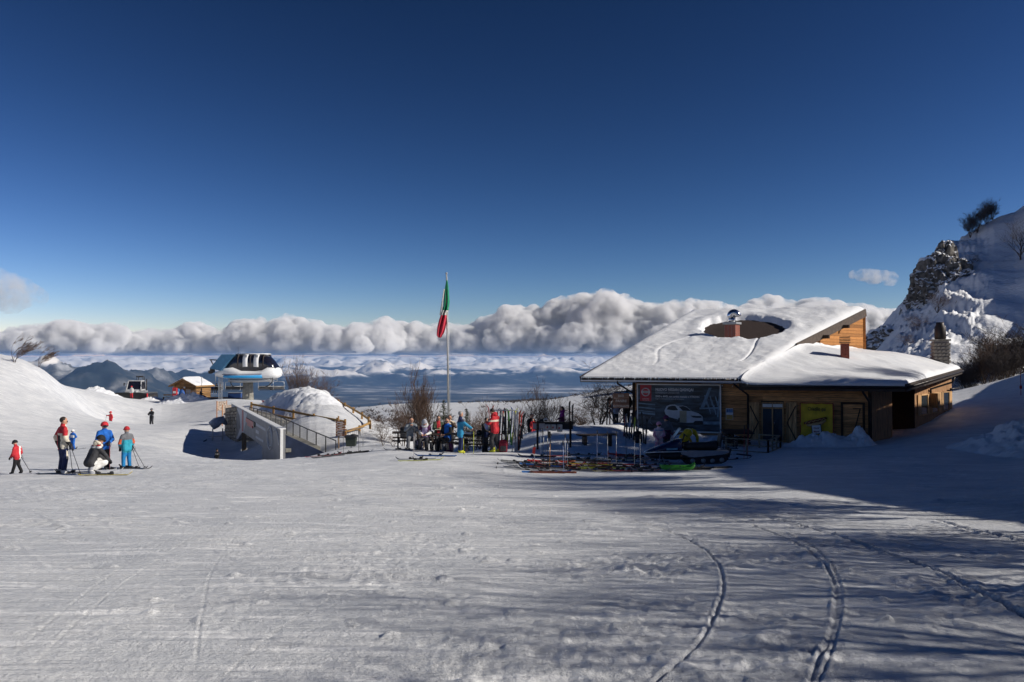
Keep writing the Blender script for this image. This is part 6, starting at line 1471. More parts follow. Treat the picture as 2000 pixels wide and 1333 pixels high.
    for a in acc:
        if a[0] == 'hood':
            g = MB(); g.tube([neck + Mh @ Vector((.062 * H * math.cos(p), .06 * H * math.sin(p) - .012 * H, .018 * H - .02 * H * math.sin(p))) for p in np.linspace(0, 6.2832, 15)], .028 * H, 8, cap=False); g.sphere(neck - fw * .055 * H + up * .01 * H, (.06 * H, .045 * H, .05 * H), 10, 7, Mh); g.build('hood', CL[a[1]], t)
        elif a[0] == 'pack':
            g = MB(); p = chest - Vector((0, .115 * H, 0)); g.box(p, (.17 * H, .09 * H, .24 * H), bev=.03 * H); g.build('backpack', CL[a[1]], t)
        elif a[0] == 'stripe':
            g = MB(); q = chest + ax * a[2] * H; g.tube([q + sd * .128 * H * math.cos(p) + Vector((0, 1, 0)) * .088 * H * math.sin(p) for p in np.linspace(0, 6.2832, 21)], .012 * H, 6, cap=False); g.build('stripe', CL[a[1]], t)
    return t
# skis and poles -----------------------------------------------------------
SKC = {k: mat('ski_' + k, c, .35, 0, .25, 12, spec=.5) for k, c in dict(black=(.02, .02, .022), red=(.42, .03, .025), white=(.62, .62, .60), blue=(.03, .12, .36), green=(.08, .42, .06), orange=(.60, .16, .02), grey=(.20, .20, .21), lime=(.52, .55, .05), brown=(.22, .05, .025), yellow=(.55, .42, .04)).items()}
BIND = mat('binding', (.03, .03, .032), .45, 0, .4, 20)
def ski_mesh(L):
    n = 22; vs = []; fs = []
    for i in range(n + 1):
        s = i / n; y = (s - .5) * L; w = .036 + .012 * (abs(s - .48) * 2) ** 2; w *= 1 - .9 * max(0, (s - .95) / .05) ** 2 * .9; w *= 1 - .5 * max(0, (.02 - s) / .02)
        z = .004 + .16 * max(0, (s - .90) / .10) ** 1.7 * .6 + .025 * max(0, (.04 - s) / .04)
        for (sx, dz) in ((-1, 0), (1, 0), (1, .014), (-1, .014)): vs.append((sx * w, y, z + dz))
    for i in range(n):
        for k in range(4): fs.append((i * 4 + k, i * 4 + (k + 1) % 4, (i + 1) * 4 + (k + 1) % 4, (i + 1) * 4 + k))
    fs.append((3, 2, 1, 0)); fs.append((n * 4, n * 4 + 1, n * 4 + 2, n * 4 + 3)); mb = MB(); mb.add(vs, fs); return mb.mesh('ski')
SKI = {}
def bind_meshes():
    a = MB(); a.box((0, .20, .05), (.065, .10, .07), bev=.015); a.box((0, .12, .03), (.06, .10, .03), bev=.008); b = MB(); b.box((0, -.20, .055), (.07, .12, .08), bev=.018); b.bar((0, -.24, .08), (0, -.30, .14), .04, .025); b.box((0, -.08, .025), (.055, .3, .02)); return a.mesh('toe_binding'), b.mesh('heel_binding')
BT, BH = bind_meshes(); BT.materials.append(BIND); BH.materials.append(BIND)
def ski(M, col, label, group=None, L=1.62):
    key = (col, L)
    if key not in SKI: SKI[key] = ski_mesh(L); SKI[key].materials.append(SKC[col])
    t = thing('ski', label, 'ski', (0, 0, 0), 0, group); t.matrix_world = M; t.rotation_mode = 'XYZ'
    link('ski_board', SKI[key], t); link('toe_binding', BT, t); link('heel_binding', BH, t); return t
def lying(px, D, rz, col, label, group=None, dz=.012, L=1.62, tilt=0.0):
    g = G(px, D); a = Vector((-math.sin(rz), math.cos(rz), 0)); z1 = zg(g.x + a.x * .7, g.y + a.y * .7); z0 = zg(g.x - a.x * .7, g.y - a.y * .7); p = math.atan2(z1 - z0, 1.4)
    M = Matrix.Translation(Vector((g.x, g.y, (z0 + z1) / 2 + dz))) @ Matrix.Rotation(rz, 4, 'Z') @ Matrix.Rotation(p, 4, 'X') @ Matrix.Rotation(tilt, 4, 'Y'); return ski(M, col, label, group, L)
def upright(px, D, top, col, label, group=None, lean=(0, 0), L=1.65, rz=0.0, sink=.15):
    g = G(px, D); z = g.z - sink
    if top is not None: z = W(px, top, D).z - L
    M = Matrix.Translation(Vector((g.x, g.y, z + L / 2))) @ Matrix.Rotation(lean[0], 4, 'Y') @ Matrix.Rotation(lean[1], 4, 'X') @ Matrix.Rotation(rz, 4, 'Z') @ Matrix.Rotation(math.pi / 2, 4, 'X'); return ski(M, col, label, group, L)
PC = {}
def pole(a, b, col, label, group=None, col2=None):
    """ski pole from grip point a to tip b"""
    a, b = Vector(a), Vector(b); t = thing('ski_pole', label, 'ski pole', b, 0, group); d = a - b; L = d.length; u = d / L
    m = PC.setdefault(col, mat('pole_' + str(col), col, .35, .2, .05, 5)); MB().tube([Vector((0, 0, 0)), u * (L - .1)], .009, 6).build('shaft', m, t); MB().capsule(u * (L - .13), u * L, .017, .020, 8).build('grip', BLK, t)
    MB().tube([u * .06, u * .075], .045, 10).build('basket', BLK, t); k = u.orthogonal().normalized(); MB().tube([u * (L - .02), u * (L - .08) + k * .05, u * (L - .2) + k * .03, u * (L - .1)], .006, 4).build('strap', BLK, t)
    return t
def stuck_pole(px, D, ytop, col, label, group=None, lean=0.0):
    g = G(px, D); tp = W(px + lean, ytop, D); return pole(tp, g + Vector((0, 0, -.08)), col, label, group)

def fwd(rz): return Vector((-math.sin(rz), math.cos(rz), 0))
# the group on the left
def f1(c, i):
    z, y, x = c[:, 2], c[:, 1], c[:, 0]; j = (i == 0); s = (i == 1); i = i.copy()
    i[j & (z > .70) & (y < .02)] = 5; i[j & (z < .66) & (np.abs(x - .02) < .05)] = 6; i[j & (z < .70) & (x < -.03)] = 5; i[s & (z > .66)] = 5; i[s & (z < .56)] = 6
    p = i == 2; i[p & (z < .40) & (z > .26) & (y > .02)] = 7; return i
m1 = G(122, 24.6); person(m1, 1.86, R(-40), 'man with dark hair in a red white and black ski suit standing on skis', dict(jacket='cream', pants='navy', boots='white', x1='red', x2='black', x3='cream', gloves='navy'), dict(wrL=(-.15, -.02, .49), elL=(-.16, -.06, .62), wrR=(.16, .07, .49)), f1, 'hair', None, 'shades', R(-20))
def f2(c, i):
    i = i.copy(); j = (i == 0); n = c[:, 2] + .0 * c[:, 1]; i[j & (n > .47)] = 5; i[j & (n > .50)] = 6; return i
CROUCH = dict(hip=(0, -.03, .22), chest=(0, .06, .41), neck=(0, .12, .51), head=(0, .16, .595), shL=(-.105, .08, .47), shR=(.105, .08, .47), elL=(-.16, .16, .34), elR=(.16, .16, .34), wrL=(-.08, .27, .24), wrR=(.08, .27, .24), hpL=(-.055, -.03, .21), hpR=(.055, -.03, .21), knL=(-.10, .19, .22), knR=(.10, .19, .20), anL=(-.09, .03, .045), anR=(.09, -.04, .06), toL=(-.1, .12, .022), toR=(.1, .05, .022))
m2 = G(178, 24.0); person(m2, 1.78, R(-35), 'person crouching in a black padded jacket with cream hood and white trousers', dict(jacket='char', sleeve='char', pants='white', boots='greyl', x1='white', x2='red', gloves='black'), CROUCH, f2, 'helmet', 'black', acc=(('hood', 'cream'),))
m3 = G(203, 26.8); person(m3, 1.70, R(-140), 'skier in a bright blue jacket and red helmet leaning on two poles', dict(jacket='blue', pants='black', boots='black', gloves='black'), dict(elR=(.15, .05, .62), wrR=(.13, .20, .57), elL=(-.14, .08, .62), wrL=(-.05, .21, .57)), None, 'helmet', 'red')
def f4(c, i):
    i = i.copy(); z = c[:, 2]; i[(i == 0) & (z > .68)] = 5; i[(i == 1) & (z < .70) & (z > .58)] = 6; i[(i == 1) & (z >= .70)] = 5; i[(i == 1) & (z < .54)] = 5; return i
m4 = G(247, 26.8); person(m4, 1.50, R(50), 'young skier in teal jacket with grey shoulders, blue trousers and red hat', dict(jacket='teal', pants='tealb', boots='black', x1='grey', x2='orange', gloves='black'), dict(elL=(-.15, .03, .60), wrL=(-.11, .10, .50)), f4, 'beanie', 'red', long=.03)
def f5(c, i):
    i = i.copy(); i[(i == 0) & (np.abs(c[:, 0] - .06) < .03)] = 5; return i
m5 = G(33, 25.4); person(m5, 1.12, R(75), 'small child in a red jacket and black trousers walking off to the left hill', dict(jacket='red', pants='black', boots='black', x1='white', gloves='black'), dict(chest=(0, .04, .70), neck=(0, .06, .81), head=(0, .09, .9), elL=(-.15, .0, .6), wrL=(-.13, .10, .5), elR=(.15, 0, .6), wrR=(.14, .08, .5), anL=(-.07, .08, .045), toL=(-.08, .17, .022), anR=(.07, -.09, .045), toR=(.08, 0, .022)), f5, 'helmet', 'black', vox=.02)
def f6(c, i):
    i = i.copy(); i[(i == 0) & (c[:, 2] > .6) & (c[:, 2] < .72)] = 5; return i
m6 = G(142, 44.5); person(m6, 1.22, R(165), 'little child in a blue and white suit skiing with arms akimbo behind the group', dict(jacket='blue', pants='blue', boots='black', x1='white', gloves='navy'), dict(elL=(-.19, -.02, .63), elR=(.19, -.02, .63), wrL=(-.10, .07, .54), wrR=(.10, .07, .54), anL=(-.11, 0, .045), anR=(.11, 0, .045), toL=(-.13, .085, .022), toR=(.13, .085, .022)), f6, 'helmet', 'white', vox=.02)
m7 = G(216, 75); person(m7, 1.68, R(150), 'distant skier in a red jacket with one arm stretched out', dict(jacket='red', pants='char', boots='black', gloves='black'), dict(elR=(.20, .02, .72), wrR=(.32, .06, .73)), None, 'helmet', 'red', fingers=False, vox=.03)
m8 = G(296, 72); person(m8, 1.74, R(170), 'distant skier in a dark jacket with white bands gliding down the run', dict(jacket='black', pants='char', boots='black', x1='greyl'), dict(elR=(.15, .08, .66), wrR=(.06, .15, .62), elL=(-.15, .08, .66), wrL=(-.06, .15, .62)), lambda c, i: np.where((i == 0) & (c[:, 2] > .60) & (c[:, 2] < .66), 5, i), 'helmet', 'grey', fingers=False, vox=.03)
person(G(257, 102.5), 1.72, R(170), 'person with white top and red trousers standing before the snow groomer', dict(jacket='white', pants='red', boots='black'), None, None, 'beanie', 'red', fingers=False, vox=.035)
person(G(392, 99), 1.70, R(-80), 'person in dark clothes sitting against the snow bank right of the cabin', dict(jacket='black', pants='maroon', boots='black'), dict(SIT, knL=(-.08, .24, .24), knR=(.08, .24, .24), anL=(-.08, .42, .06), anR=(.08, .42, .06), toL=(-.08, .47, .12), toR=(.08, .47, .12)), None, 'hair', fingers=False, vox=.035)
cb_ = W(421, 760, 108)
for k, (nm, c1) in enumerate((('outermost on the cabin side', 'black'), ('second from the cabin side', 'navy'), ('second from the ladder side', 'black'), ('outermost on the ladder side', 'char'))):
    person(Vector((cb_.x - .78 + .52 * k, cb_.y - .3, cb_.z - .60)), 1.7, R(180), 'dark silhouetted rider on the loaded lift chair, ' + nm, dict(jacket=c1, pants='black', boots='greyl'), dict(SIT, anL=(-.06, .2, .02), anR=(.06, .2, .02), toL=(-.06, .28, -.02), toR=(.06, .28, -.02)), None, 'helmet', 'black', fingers=False, vox=.04, bulk=.95)
person(G(424, 42.0), .92, R(160), 'child in dark jacket and helmet standing down in the hollow by the ramp', dict(jacket='black', pants='black', boots='black', x1='white'), None, lambda c, i: np.where((i == 0) & (c[:, 2] > .66) & (c[:, 2] < .70), 5, i), 'helmet', 'black', fingers=False)
# skis and poles of that group
for (p, rz, col, who) in ((m1, R(-70), 'black', 'of the man in the red white and black suit'), (m3, R(-120), 'white', 'of the skier in the blue jacket'), (m4, R(-100), 'black', 'of the young skier in teal'), (m6, R(150), 'grey', 'of the little child in blue and white'), (m7, R(150), 'black', 'of the distant skier in red'), (m8, R(120), 'black', 'of the distant skier in dark jacket')):
    for s in (-1, 1):
        H = 1.7; r = Matrix.Rotation(rz, 3, 'Z'); q = p + r @ Vector((s * .12, .1, 0)); ski(Matrix.Translation(Vector((q.x, q.y, zg(q.x, q.y) + .02))) @ Matrix.Rotation(rz, 4, 'Z'), col, '%s ski under the boot %s' % (col, who), 'skis worn on the run')
q = m2 + Vector((.55, -.25, .03)); 
for k in range(2): ski(Matrix.Translation(Vector((q.x + .12 * k, q.y - .18 * k, zg(q.x, q.y) + .03))) @ Matrix.Rotation(R(-78 - 10 * k), 4, 'Z'), ('white', 'yellow')[k], ('pale ski lying beside the crouching person', 'yellow tipped ski lying beside the crouching person')[k])
def at(p, rz, H, v): return p + Matrix.Rotation(rz, 3, 'Z') @ (Vector(v) * H)
def held(p, rz, H, wr, foot, col, label):
    a = at(p, rz, H, wr) + Vector((0, 0, .05)); b = at(p, rz, H, foot); b.z = zg(b.x, b.y); pole(a, b, col, label)
held(m1, R(-62), 1.86, (.16, .10, .49), (.25, .16, 0), (.05, .05, .06), 'dark pole at the right hand of the man in the red white and black suit'); held(m1, R(-62), 1.86, (.18, .12, .47), (.36, .28, 0), (.05, .05, .06), 'second dark pole leaning out beside the man in the red white and black suit'); held(m1, R(-62), 1.86, (-.15, 0, .49), (-.17, -.05, 0), (.05, .05, .06), 'dark pole behind the back of the man in the red white and black suit')
held(m3, R(-140), 1.70, (.13, .23, .57), (.17, .24, 0), (.30, .05, .05), 'upright pole in the outer hand of the skier in blue'); held(m3, R(-140), 1.70, (-.05, .24, .57), (-.04, .30, 0), (.30, .05, .05), 'upright pole in the inner hand of the skier in blue')
held(m4, R(50), 1.50, (.12, -.02, .50), (.32, -.26, 0), (.06, .06, .07), 'pole trailing behind the young skier in teal'); held(m4, R(50), 1.50, (.12, .02, .48), (.18, -.28, 0), (.06, .06, .07), 'second pole trailing from the far hand of the young skier in teal'); held(m5, R(75), 1.12, (.14, .06, .5), (.1, -.42, 0), (.06, .06, .07), 'pole dragged by the small child in red')
held(m7, R(150), 1.68, (.32, .06, .73), (.36, .12, 0), (.06, .06, .07), 'pole in the outstretched hand of the distant red skier')

# the picnic place
PW_ = wood('picnic_wood', (.060, .045, .036), 0)
def picnic(px, D, rz, label, L=1.8):
    b = G(px, D); t = thing('picnic_table', label, 'picnic table', b, rz)
    for k in range(5): MB().box((0, -.30 + .15 * k, .75), (L, .135, .04), bev=.005).build('top_plank', PW_, t)
    for s in (-1, 1):
        for k in range(2): MB().box((0, s * (.62 + .14 * k), .45), (L, .125, .04), bev=.005).build('seat_plank', PW_, t)
    for sx in (-L * .36, L * .36):
        for s in (-1, 1): MB().bar((sx, s * .72, -.05), (sx, s * .22, .73), .06, .1).build('leg', PW_, t)
        MB().bar((sx + .06, -.78, .40), (sx + .06, .78, .40), .05, .09).build('cross_beam', PW_, t)
    return t
picnic(806, 34.2, R(8), 'dark wooden picnic table on the side of the man in the grey patterned jacket'); picnic(874, 33.9, R(4), 'dark wooden picnic table crowded with people before the young conifer'); picnic(932, 33.6, R(-3), 'dark wooden picnic table between the man in blue and the man in red'); picnic(1072, 42.6, R(-4), 'dark wooden picnic table on the upper terrace', 2.0)
SITB = SIT
p = person(G(803, 33.3), 1.74, R(190), 'man in a grey patterned jacket sitting on the bench eating with both hands', dict(jacket='camo', sleeve='camo', pants='grey', boots='white'), dict(SITB, elL=(-.15, .09, .49), elR=(.15, .09, .49), wrL=(-.03, .15, .60), wrR=(.03, .15, .60)), None, 'hair', None, 'shades')
def f14(c, i): i = i.copy(); i[(i == 0) & (np.abs(c[:, 0]) > .07)] = 5; i[(i == 1) & (c[:, 2] > .52)] = 5; return i
person(G(831, 33.2), 1.70, R(172), 'woman in a pale lilac jacket and knitted hat sitting bent over her phone', dict(jacket='lilac', sleeve='white', pants='char', boots='plum', x1='plum'), dict(SITB, neck=(0, .06, .63), head=(0, .11, .715)), f14, 'beanie', 'greyl', 'none', acc=(('hood', 'white'),))
def f15(c, i): i = i.copy(); i[(i == 0) & (c[:, 1] > .02) & (np.abs(c[:, 0]) < .045)] = 5; return i
person(G(856, 35.6), 1.66, R(195), 'woman with long dark hair and sunglasses in a brown jacket holding a tray', dict(jacket='dgreen', pants='char', boots='black', x1='red'), dict(elL=(-.15, .05, .62), elR=(.15, .05, .62), wrL=(-.07, .19, .63), wrR=(.07, .19, .63)), f15, 'longhair', None, 'shades')
b = G(856, 35.6) + Matrix.Rotation(R(195), 3, 'Z') @ Vector((0, .40, 1.02)); t = thing('food_tray', 'pale food tray in the hands of the woman in the brown jacket', 'tray', b); MB().box((0, 0, 0), (.42, .28, .03), bev=.01).build('tray', mat('tray_pale', (.60, .58, .45), .6), t); MB().sphere((0, 0, .05), (.10, .08, .05), 8, 5).build('bread', mat('bread', (.46, .28, .12), .7), t)
person(G(878, 36.2), 1.78, R(188), 'man in dark sunglasses and brown fleece standing behind the crowded table eating', dict(jacket='brown', pants='black', boots='black', x1='cream'), dict(elL=(-.16, .08, .66), elR=(.16, .08, .66), wrL=(-.03, .12, .80), wrR=(.08, .16, .72)), lambda c, i: np.where((i == 0) & (c[:, 2] > .74), 5, i), 'hair', None, 'shades')
person(G(873, 33.0), 1.78, R(150), 'man in black and bright blue jacket with sunglasses leaning back on the bench', dict(jacket='blue', sleeve='black', pants='black', boots='black', x1='black'), dict(SITB, chest=(0, -.02, .52), neck=(0, -.02, .635), head=(0, .0, .73)), lambda c, i: np.where((i == 0) & (c[:, 0] > .05), 5, i), 'hair', None, 'shades', R(25))
def f18(c, i): i = i.copy(); i[(i == 0) & (c[:, 2] > .72)] = 5; i[(i == 1) & (c[:, 2] > .74)] = 5; return i
m18 = G(899, 31.4); person(m18, 1.74, R(-78), 'grey haired man in a long blue jacket and yellow boots reaching over the table', dict(jacket='cyan', pants='navy', boots='lime', x1='navy'), dict(elR=(.14, .13, .66), wrR=(.10, .25, .58), elL=(-.14, .12, .66), wrL=(-.08, .26, .58)), f18, 'hair', HAIRG, None, 0, long=.07)
person(G(947, 33.2), 1.58, R(-120), 'young man in an open black jacket over blue looking down', dict(jacket='black', pants='char', boots='black', x1='navy'), dict(neck=(0, .02, .81), head=(0, .05, .89), elR=(.14, .06, .64), wrR=(.07, .14, .60)), lambda c, i: np.where((i == 0) & (c[:, 1] > .04), 5, i), 'hair', None, 'none')
def f20(c, i): i = i.copy(); z = c[:, 2]; m = (z > .685) & (z < .725); i[(i == 0) & m] = 5; i[(i == 1) & m] = 5; return i
m20 = G(967, 31.6); person(m20, 1.84, R(58), 'tall man in a red jacket with a cream band and yellow ski boots', dict(jacket='red', pants='char', boots='lime', x1='cream'), dict(chest=(0, .02, .70), neck=(0, .04, .81), head=(0, .08, .895), elL=(-.16, .06, .64), wrL=(-.08, .18, .66), elR=(.16, .06, .64), wrR=(.06, .19, .66), knL=(-.07, .06, .27), anR=(.085, -.05, .045), toR=(.1, .04, .022)), f20, 'hair', None, None, acc=(('hood', 'red'),))
person(G(1037, 42.8), 1.84, R(215), 'man in a black jacket sitting at the terrace table', dict(jacket='black', pants='black', boots='black', x1='white'), dict(SITB), lambda c, i: np.where((i == 0) & (c[:, 1] > .07) & (np.abs(c[:, 0]) < .03), 5, i), 'hair')
person(G(1041, 41.6), 1.0, R(190), 'small child in a bright red suit beside the man in black on the terrace', dict(jacket='red', pants='red', boots='char'), None, None, 'hair', None, None, vox=.02, bulk=1.1)
def f23(c, i): i = i.copy(); i[((i == 0) | (i == 1)) & (c[:, 2] < .66)] = 5; return i
person(G(1098, 43.0), 1.74, R(100), 'woman in a pink and purple jacket standing at the end of the terrace table', dict(jacket='purple', pants='black', boots='black', x1='plum'), dict(elL=(-.15, .07, .63), wrL=(-.1, .16, .58)), f23, 'longhair', None, 'none', acc=(('hood', 'purple'),), long=.03)
person(G(1203, 43.6), 1.55, R(20), 'youth in dark blue and grey leaning by the skis under the bar sign', dict(jacket='navy', pants='char', boots='black', x1='skyw'), None, lambda c, i: np.where((i == 0) & (c[:, 2] < .62), 5, i), 'beanie', 'navy')
person(G(1224, 42.6), 1.80, R(10), 'adult in a black coat and blue cap seen from behind under the bar sign', dict(jacket='black', pants='black', boots='black'), None, None, 'beanie', 'tealb', long=.08, bulk=1.12)
# the snowmobile party
person(G(1287, 31.6), 1.50, R(185), 'child in a pink suit and pink helmet beside the snowmobile', dict(jacket='pinkw', sleeve='pink', pants='pink', boots='black', gloves='pink'), dict(elL=(-.14, .05, .62), wrL=(-.06, .14, .60), elR=(.15, .04, .62), wrR=(.1, .12, .55)), lambda c, i: i, 'helmet', 'pink', acc=(('stripe', 'cyan', .06),))
person(G(1301, 32.4), 1.76, R(195), 'person in a grey jacket and dark purple helmet behind the pink child', dict(jacket='grey', pants='char', boots='black', gloves='plum', x1='plum'), dict(elL=(-.15, .05, .62), wrL=(-.08, .18, .58), elR=(.15, .05, .62), wrR=(.08, .18, .58)), lambda c, i: np.where((i == 0) & (c[:, 2] < .63), 5, i), 'helmet', 'plum')
BEND = dict(hip=(0, -.04, .52), chest=(0, .15, .645), neck=(0, .26, .66), head=(0, .34, .63), shL=(-.1, .22, .655), shR=(.1, .22, .655), elL=(-.13, .28, .52), elR=(.13, .28, .52), wrL=(-.09, .34, .40), wrR=(.09, .34, .40), hpL=(-.05, -.04, .50), hpR=(.05, -.04, .50))
person(G(1338, 31.4), 1.80, R(-50), 'person bending over the snowmobile in a yellow jacket and black trousers', dict(jacket='yellow', pants='black', boots='black', gloves='black', x1='white'), BEND, lambda c, i: np.where((i == 0) & (np.abs(c[:, 1] - .12) < .012), 5, i), 'hair', None, 'none')
# ------------------------------------------------------------------ ski racks, scattered skis, snowmobile and small things
def ski_rack():
    b = G(1010, 32.2); t = thing('ski_rack', 'white tubular ski rack crowded with upright skis', 'ski rack', b); h = W(1010, 802, 32.2).z - b.z; MT = mat('rack_white', (.62, .62, .60), .4, .2)
    MB().tube([(0, 0, -.15), (0, 0, h)], .028, 8).build('post', MT, t); MB().tube([(0, 0, h), (-.95, .15, h)], .026, 8).build('top_bar', MT, t); MB().tube([(-.95, .15, h), (-.95, .15, -.15)], .028, 8).build('post', MT, t); MB().tube([(-.06, -.02, h - .25), (-.22, -.25, 0)], .02, 8).build('brace', MT, t); MB().tube([(0, 0, .35), (-.95, .15, .35)], .02, 8).build('lower_bar', MT, t)
ski_rack()
r9 = random.Random(9)
RK = [(958, 790, 'red', -.06), (962, 791, 'brown', -.03), (970, 797, 'black', .02), (976, 799, 'grey', .05), (981, 797, 'red', .03), (985, 801, 'white', -.02), (988, 797, 'black', .0), (992, 799, 'lime', .04), (996, 798, 'green', -.05), (999, 794, 'blue', .02), (1003, 797, 'lime', .05), (1006, 803, 'white', -.03), (1013, 801, 'brown', .03), (1016, 803, 'red', .06), (1019, 806, 'black', .08)]
for k, (px, top, col, ln) in enumerate(RK):
    upright(px, 32.5 + r9.uniform(-.25, .25), top, col, '%s ski standing in the white rack behind the man in red' % col, 'skis in the white rack', (ln * 1.8 + r9.uniform(-.04, .04), r9.uniform(-.14, .02)), r9.choice((1.55, 1.65, 1.72)), r9.uniform(-1.3, 1.3))
for px, D, top, col in ((1112, 43, 783, 'black'), (1118, 42.8, 789, 'black')): upright(px, D, top, col, 'black ski stuck upright in the terrace snow beside the woman in purple', 'skis stuck in the terrace', (.02, 0), 1.7, .3)
for px, D, top, col in ((1186, 42.5, 776, 'black'), (1191, 42.6, 779, 'brown'), (1197, 42.4, 786, 'grey')): upright(px, D, top, col, '%s ski leaning under the bar sign at the edge of the terrace' % col, 'skis under the bar sign', (r9.uniform(-.1, .1), 0), 1.6, .5)
for px, D, top, col in ((1219, 37.5, 808, 'red'), (1224, 37.2, 808, 'grey'), (1229, 37, 812, 'white'), (1234, 37.6, 806, 'black'), (1238, 37.2, 815, 'lime'), (1243, 37.8, 800, 'black'), (1247, 37, 818, 'grey'), (1256, 36.8, 805, 'black'), (1262, 36.6, 818, 'black')): upright(px, D, top, col, '%s ski propped upright before the left edge of the billboard' % col, 'skis by the billboard', (r9.uniform(-.08, .12), r9.uniform(-.1, 0)), 1.65, r9.uniform(-.7, .7))
# skis lying on the snow, as (column, distance, heading, colours)
LY = [(1018, 27.6, 92, 'black'), (1030, 25.6, 85, 'black'), (1058, 25.2, 78, 'white'), (1068, 24.7, 95, 'blue'), (1080, 24.5, 88, 'brown'), (1072, 28.2, 84, 'red'), (1082, 28.4, 97, 'orange'), (1098, 27.3, 90, 'red'), (1092, 26.8, 83, 'red'), (1078, 26.3, 92, 'brown'), (1110, 26.0, 96, 'red'), (1120, 25.6, 82, 'grey'), (1128, 28.8, 95, 'black'), (1140, 29.2, 86, 'brown'), (1150, 28.6, 92, 'black'), (1166, 28.1, 84, 'white'), (1180, 28.4, 96, 'black'), (1175, 26.0, 90, 'lime'), (1195, 25.7, 86, 'white'), (1205, 25.4, 94, 'yellow'), (1215, 30.6, 98, 'red'), (1232, 30.2, 92, 'brown'), (1240, 30.8, 80, 'black'), (1200, 29.6, 88, 'yellow'),
      (1232, 26.8, 91, 'orange'), (1258, 26.6, 89, 'brown'), (1240, 25.2, 86, 'red'), (1262, 25.0, 95, 'black'), (1275, 25.6, 82, 'white'), (1385, 26.6, 95, 'black'), (1360, 26.8, 88, 'grey'), (1430, 31.0, 84, 'black'), (812, 27.6, 82, 'black'), (822, 27.3, 95, 'lime'), (850, 29.0, 88, 'blue'), (632, 33.0, 86, 'red'), (640, 32.6, 94, 'grey'), (672, 33.6, 78, 'black'), (684, 33.4, 100, 'black'), (694, 33.8, 88, 'grey'), (784, 32.4, 92, 'black'), (790, 32.0, 86, 'grey'), (1022, 27.0, 88, 'grey'), (1345, 25.8, 84, 'black'), (1222, 31.4, 82, 'red'), (1246, 31.2, 95, 'red'), (1160, 30.8, 88, 'black'), (1120, 30.6, 93, 'black'),
      (1125, 26.8, 97, 'black'), (1250, 26.0, 76, 'red'), (1015, 27.3, 90, 'white'), (1035, 26.4, 106, 'grey'), (1189, 26.6, 83, 'brown'), (1059, 26.6, 73, 'blue'), (1138, 29.4, 84, 'yellow'), (1089, 26.8, 95, 'lime'), (1049, 29.6, 93, 'black'), (1203, 27.8, 83, 'red'), (1131, 27.7, 77, 'white'), (1285, 29.6, 72, 'grey'), (1154, 28.2, 91, 'brown'), (1265, 26.2, 99, 'blue'), (1152, 27.4, 82, 'yellow'), (1124, 26.8, 74, 'lime'), (1046, 25.4, 89, 'black'), (1270, 28.0, 102, 'red'), (1180, 26.0, 84, 'white'), (1039, 27.3, 84, 'grey'), (1230, 26.6, 94, 'brown'), (1228, 29.1, 92, 'blue')]
from collections import Counter
for k, (px, D, hd, col) in enumerate(LY):
    if px < 720: wh, gr = 'lying on the snow before the litter bin', 'skis before the litter bin'
    elif px < 880: wh, gr = 'lying on the snow before the picnic tables', 'skis before the picnic tables'
    elif px < 1160: wh, gr = 'lying among the scattered skis below the white notice boxes', 'skis below the notice boxes'
    elif px < 1300: wh, gr = 'lying among the scattered skis by the nose of the snowmobile', 'skis by the snowmobile nose'
    else: wh, gr = 'lying on the snow before the side of the snowmobile', 'skis by the snowmobile side'
    lying(px, D, R(hd + 180 * (k % 2)), col, '%s ski %s' % (col, wh), gr, .015 + .01 * (k % 3), 1.62 if k % 4 else 1.5, R(r9.choice((0, 0, 0, 35, 80))))
POLES = [(1043, 26.8, 868, (.55, .55, .55), 'pale ski pole with a red tag stuck in the snow'), (1055, 30.0, 838, (.55, .62, .68), 'white and light blue ski pole before the notice box posts'), (1061.5, 26.2, 838, (.03, .03, .03), 'thin black ski pole next to the orange one'), (1069, 28.0, 842, (.03, .03, .03), 'short black ski pole behind the orange one'), (1073, 25.3, 859, (.55, .22, .02), 'orange ski pole with white upper half planted among the skis'), (1101, 25.0, 862, (.30, .36, .55), 'white and blue ski pole planted among the skis'), (1104, 27.4, 848, (.50, .50, .52), 'silver ski pole right beside the white and blue one'), (1108, 26.4, 858, (.62, .60, .60), 'white ski pole with a red grip strap'), (1166, 28.6, 841, (.40, .42, .55), 'pale ski pole leaning before the dark bench'), (1188, 27.6, 844, (.62, .60, .58), 'white ski pole with a red band, on the bench side'), (1203.5, 27.2, 844, (.60, .58, .56), 'white ski pole with a red band, on the snowmobile side'), (1239, 27.4, 853, (.62, .62, .60), 'white ski pole before the propped skis'), (1251, 27.0, 850, (.62, .62, .58), 'white ski pole next to the snowmobile nose'), (1224, 29, 846, (.03, .03, .03), 'black ski pole before the propped skis'), (808, 28.2, 838, (.5, .45, .45), 'thin pole standing in the snow before the picnic bench'), (670.5, 35.0, 842, (.03, .03, .04), 'black ski pole planted left of the litter bin'), (700, 35.4, 843, (.03, .03, .04), 'black ski pole planted right of the litter bin'), (703, 35.2, 843, (.4, .4, .4), 'grey ski pole planted right of the litter bin'), (906, 30.9, 850, (.55, .58, .05), 'yellow ski pole planted at the heels of the man in blue'), (925, 30.6, 836, (.55, .58, .05), 'yellow ski pole under the hand of the man in blue'), (1453, 31.0, 832, (.45, .03, .03), 'red-gripped ski pole before the porch railing'), (1460, 31.2, 830, (.45, .03, .03), 'taller red-gripped ski pole before the porch railing')]
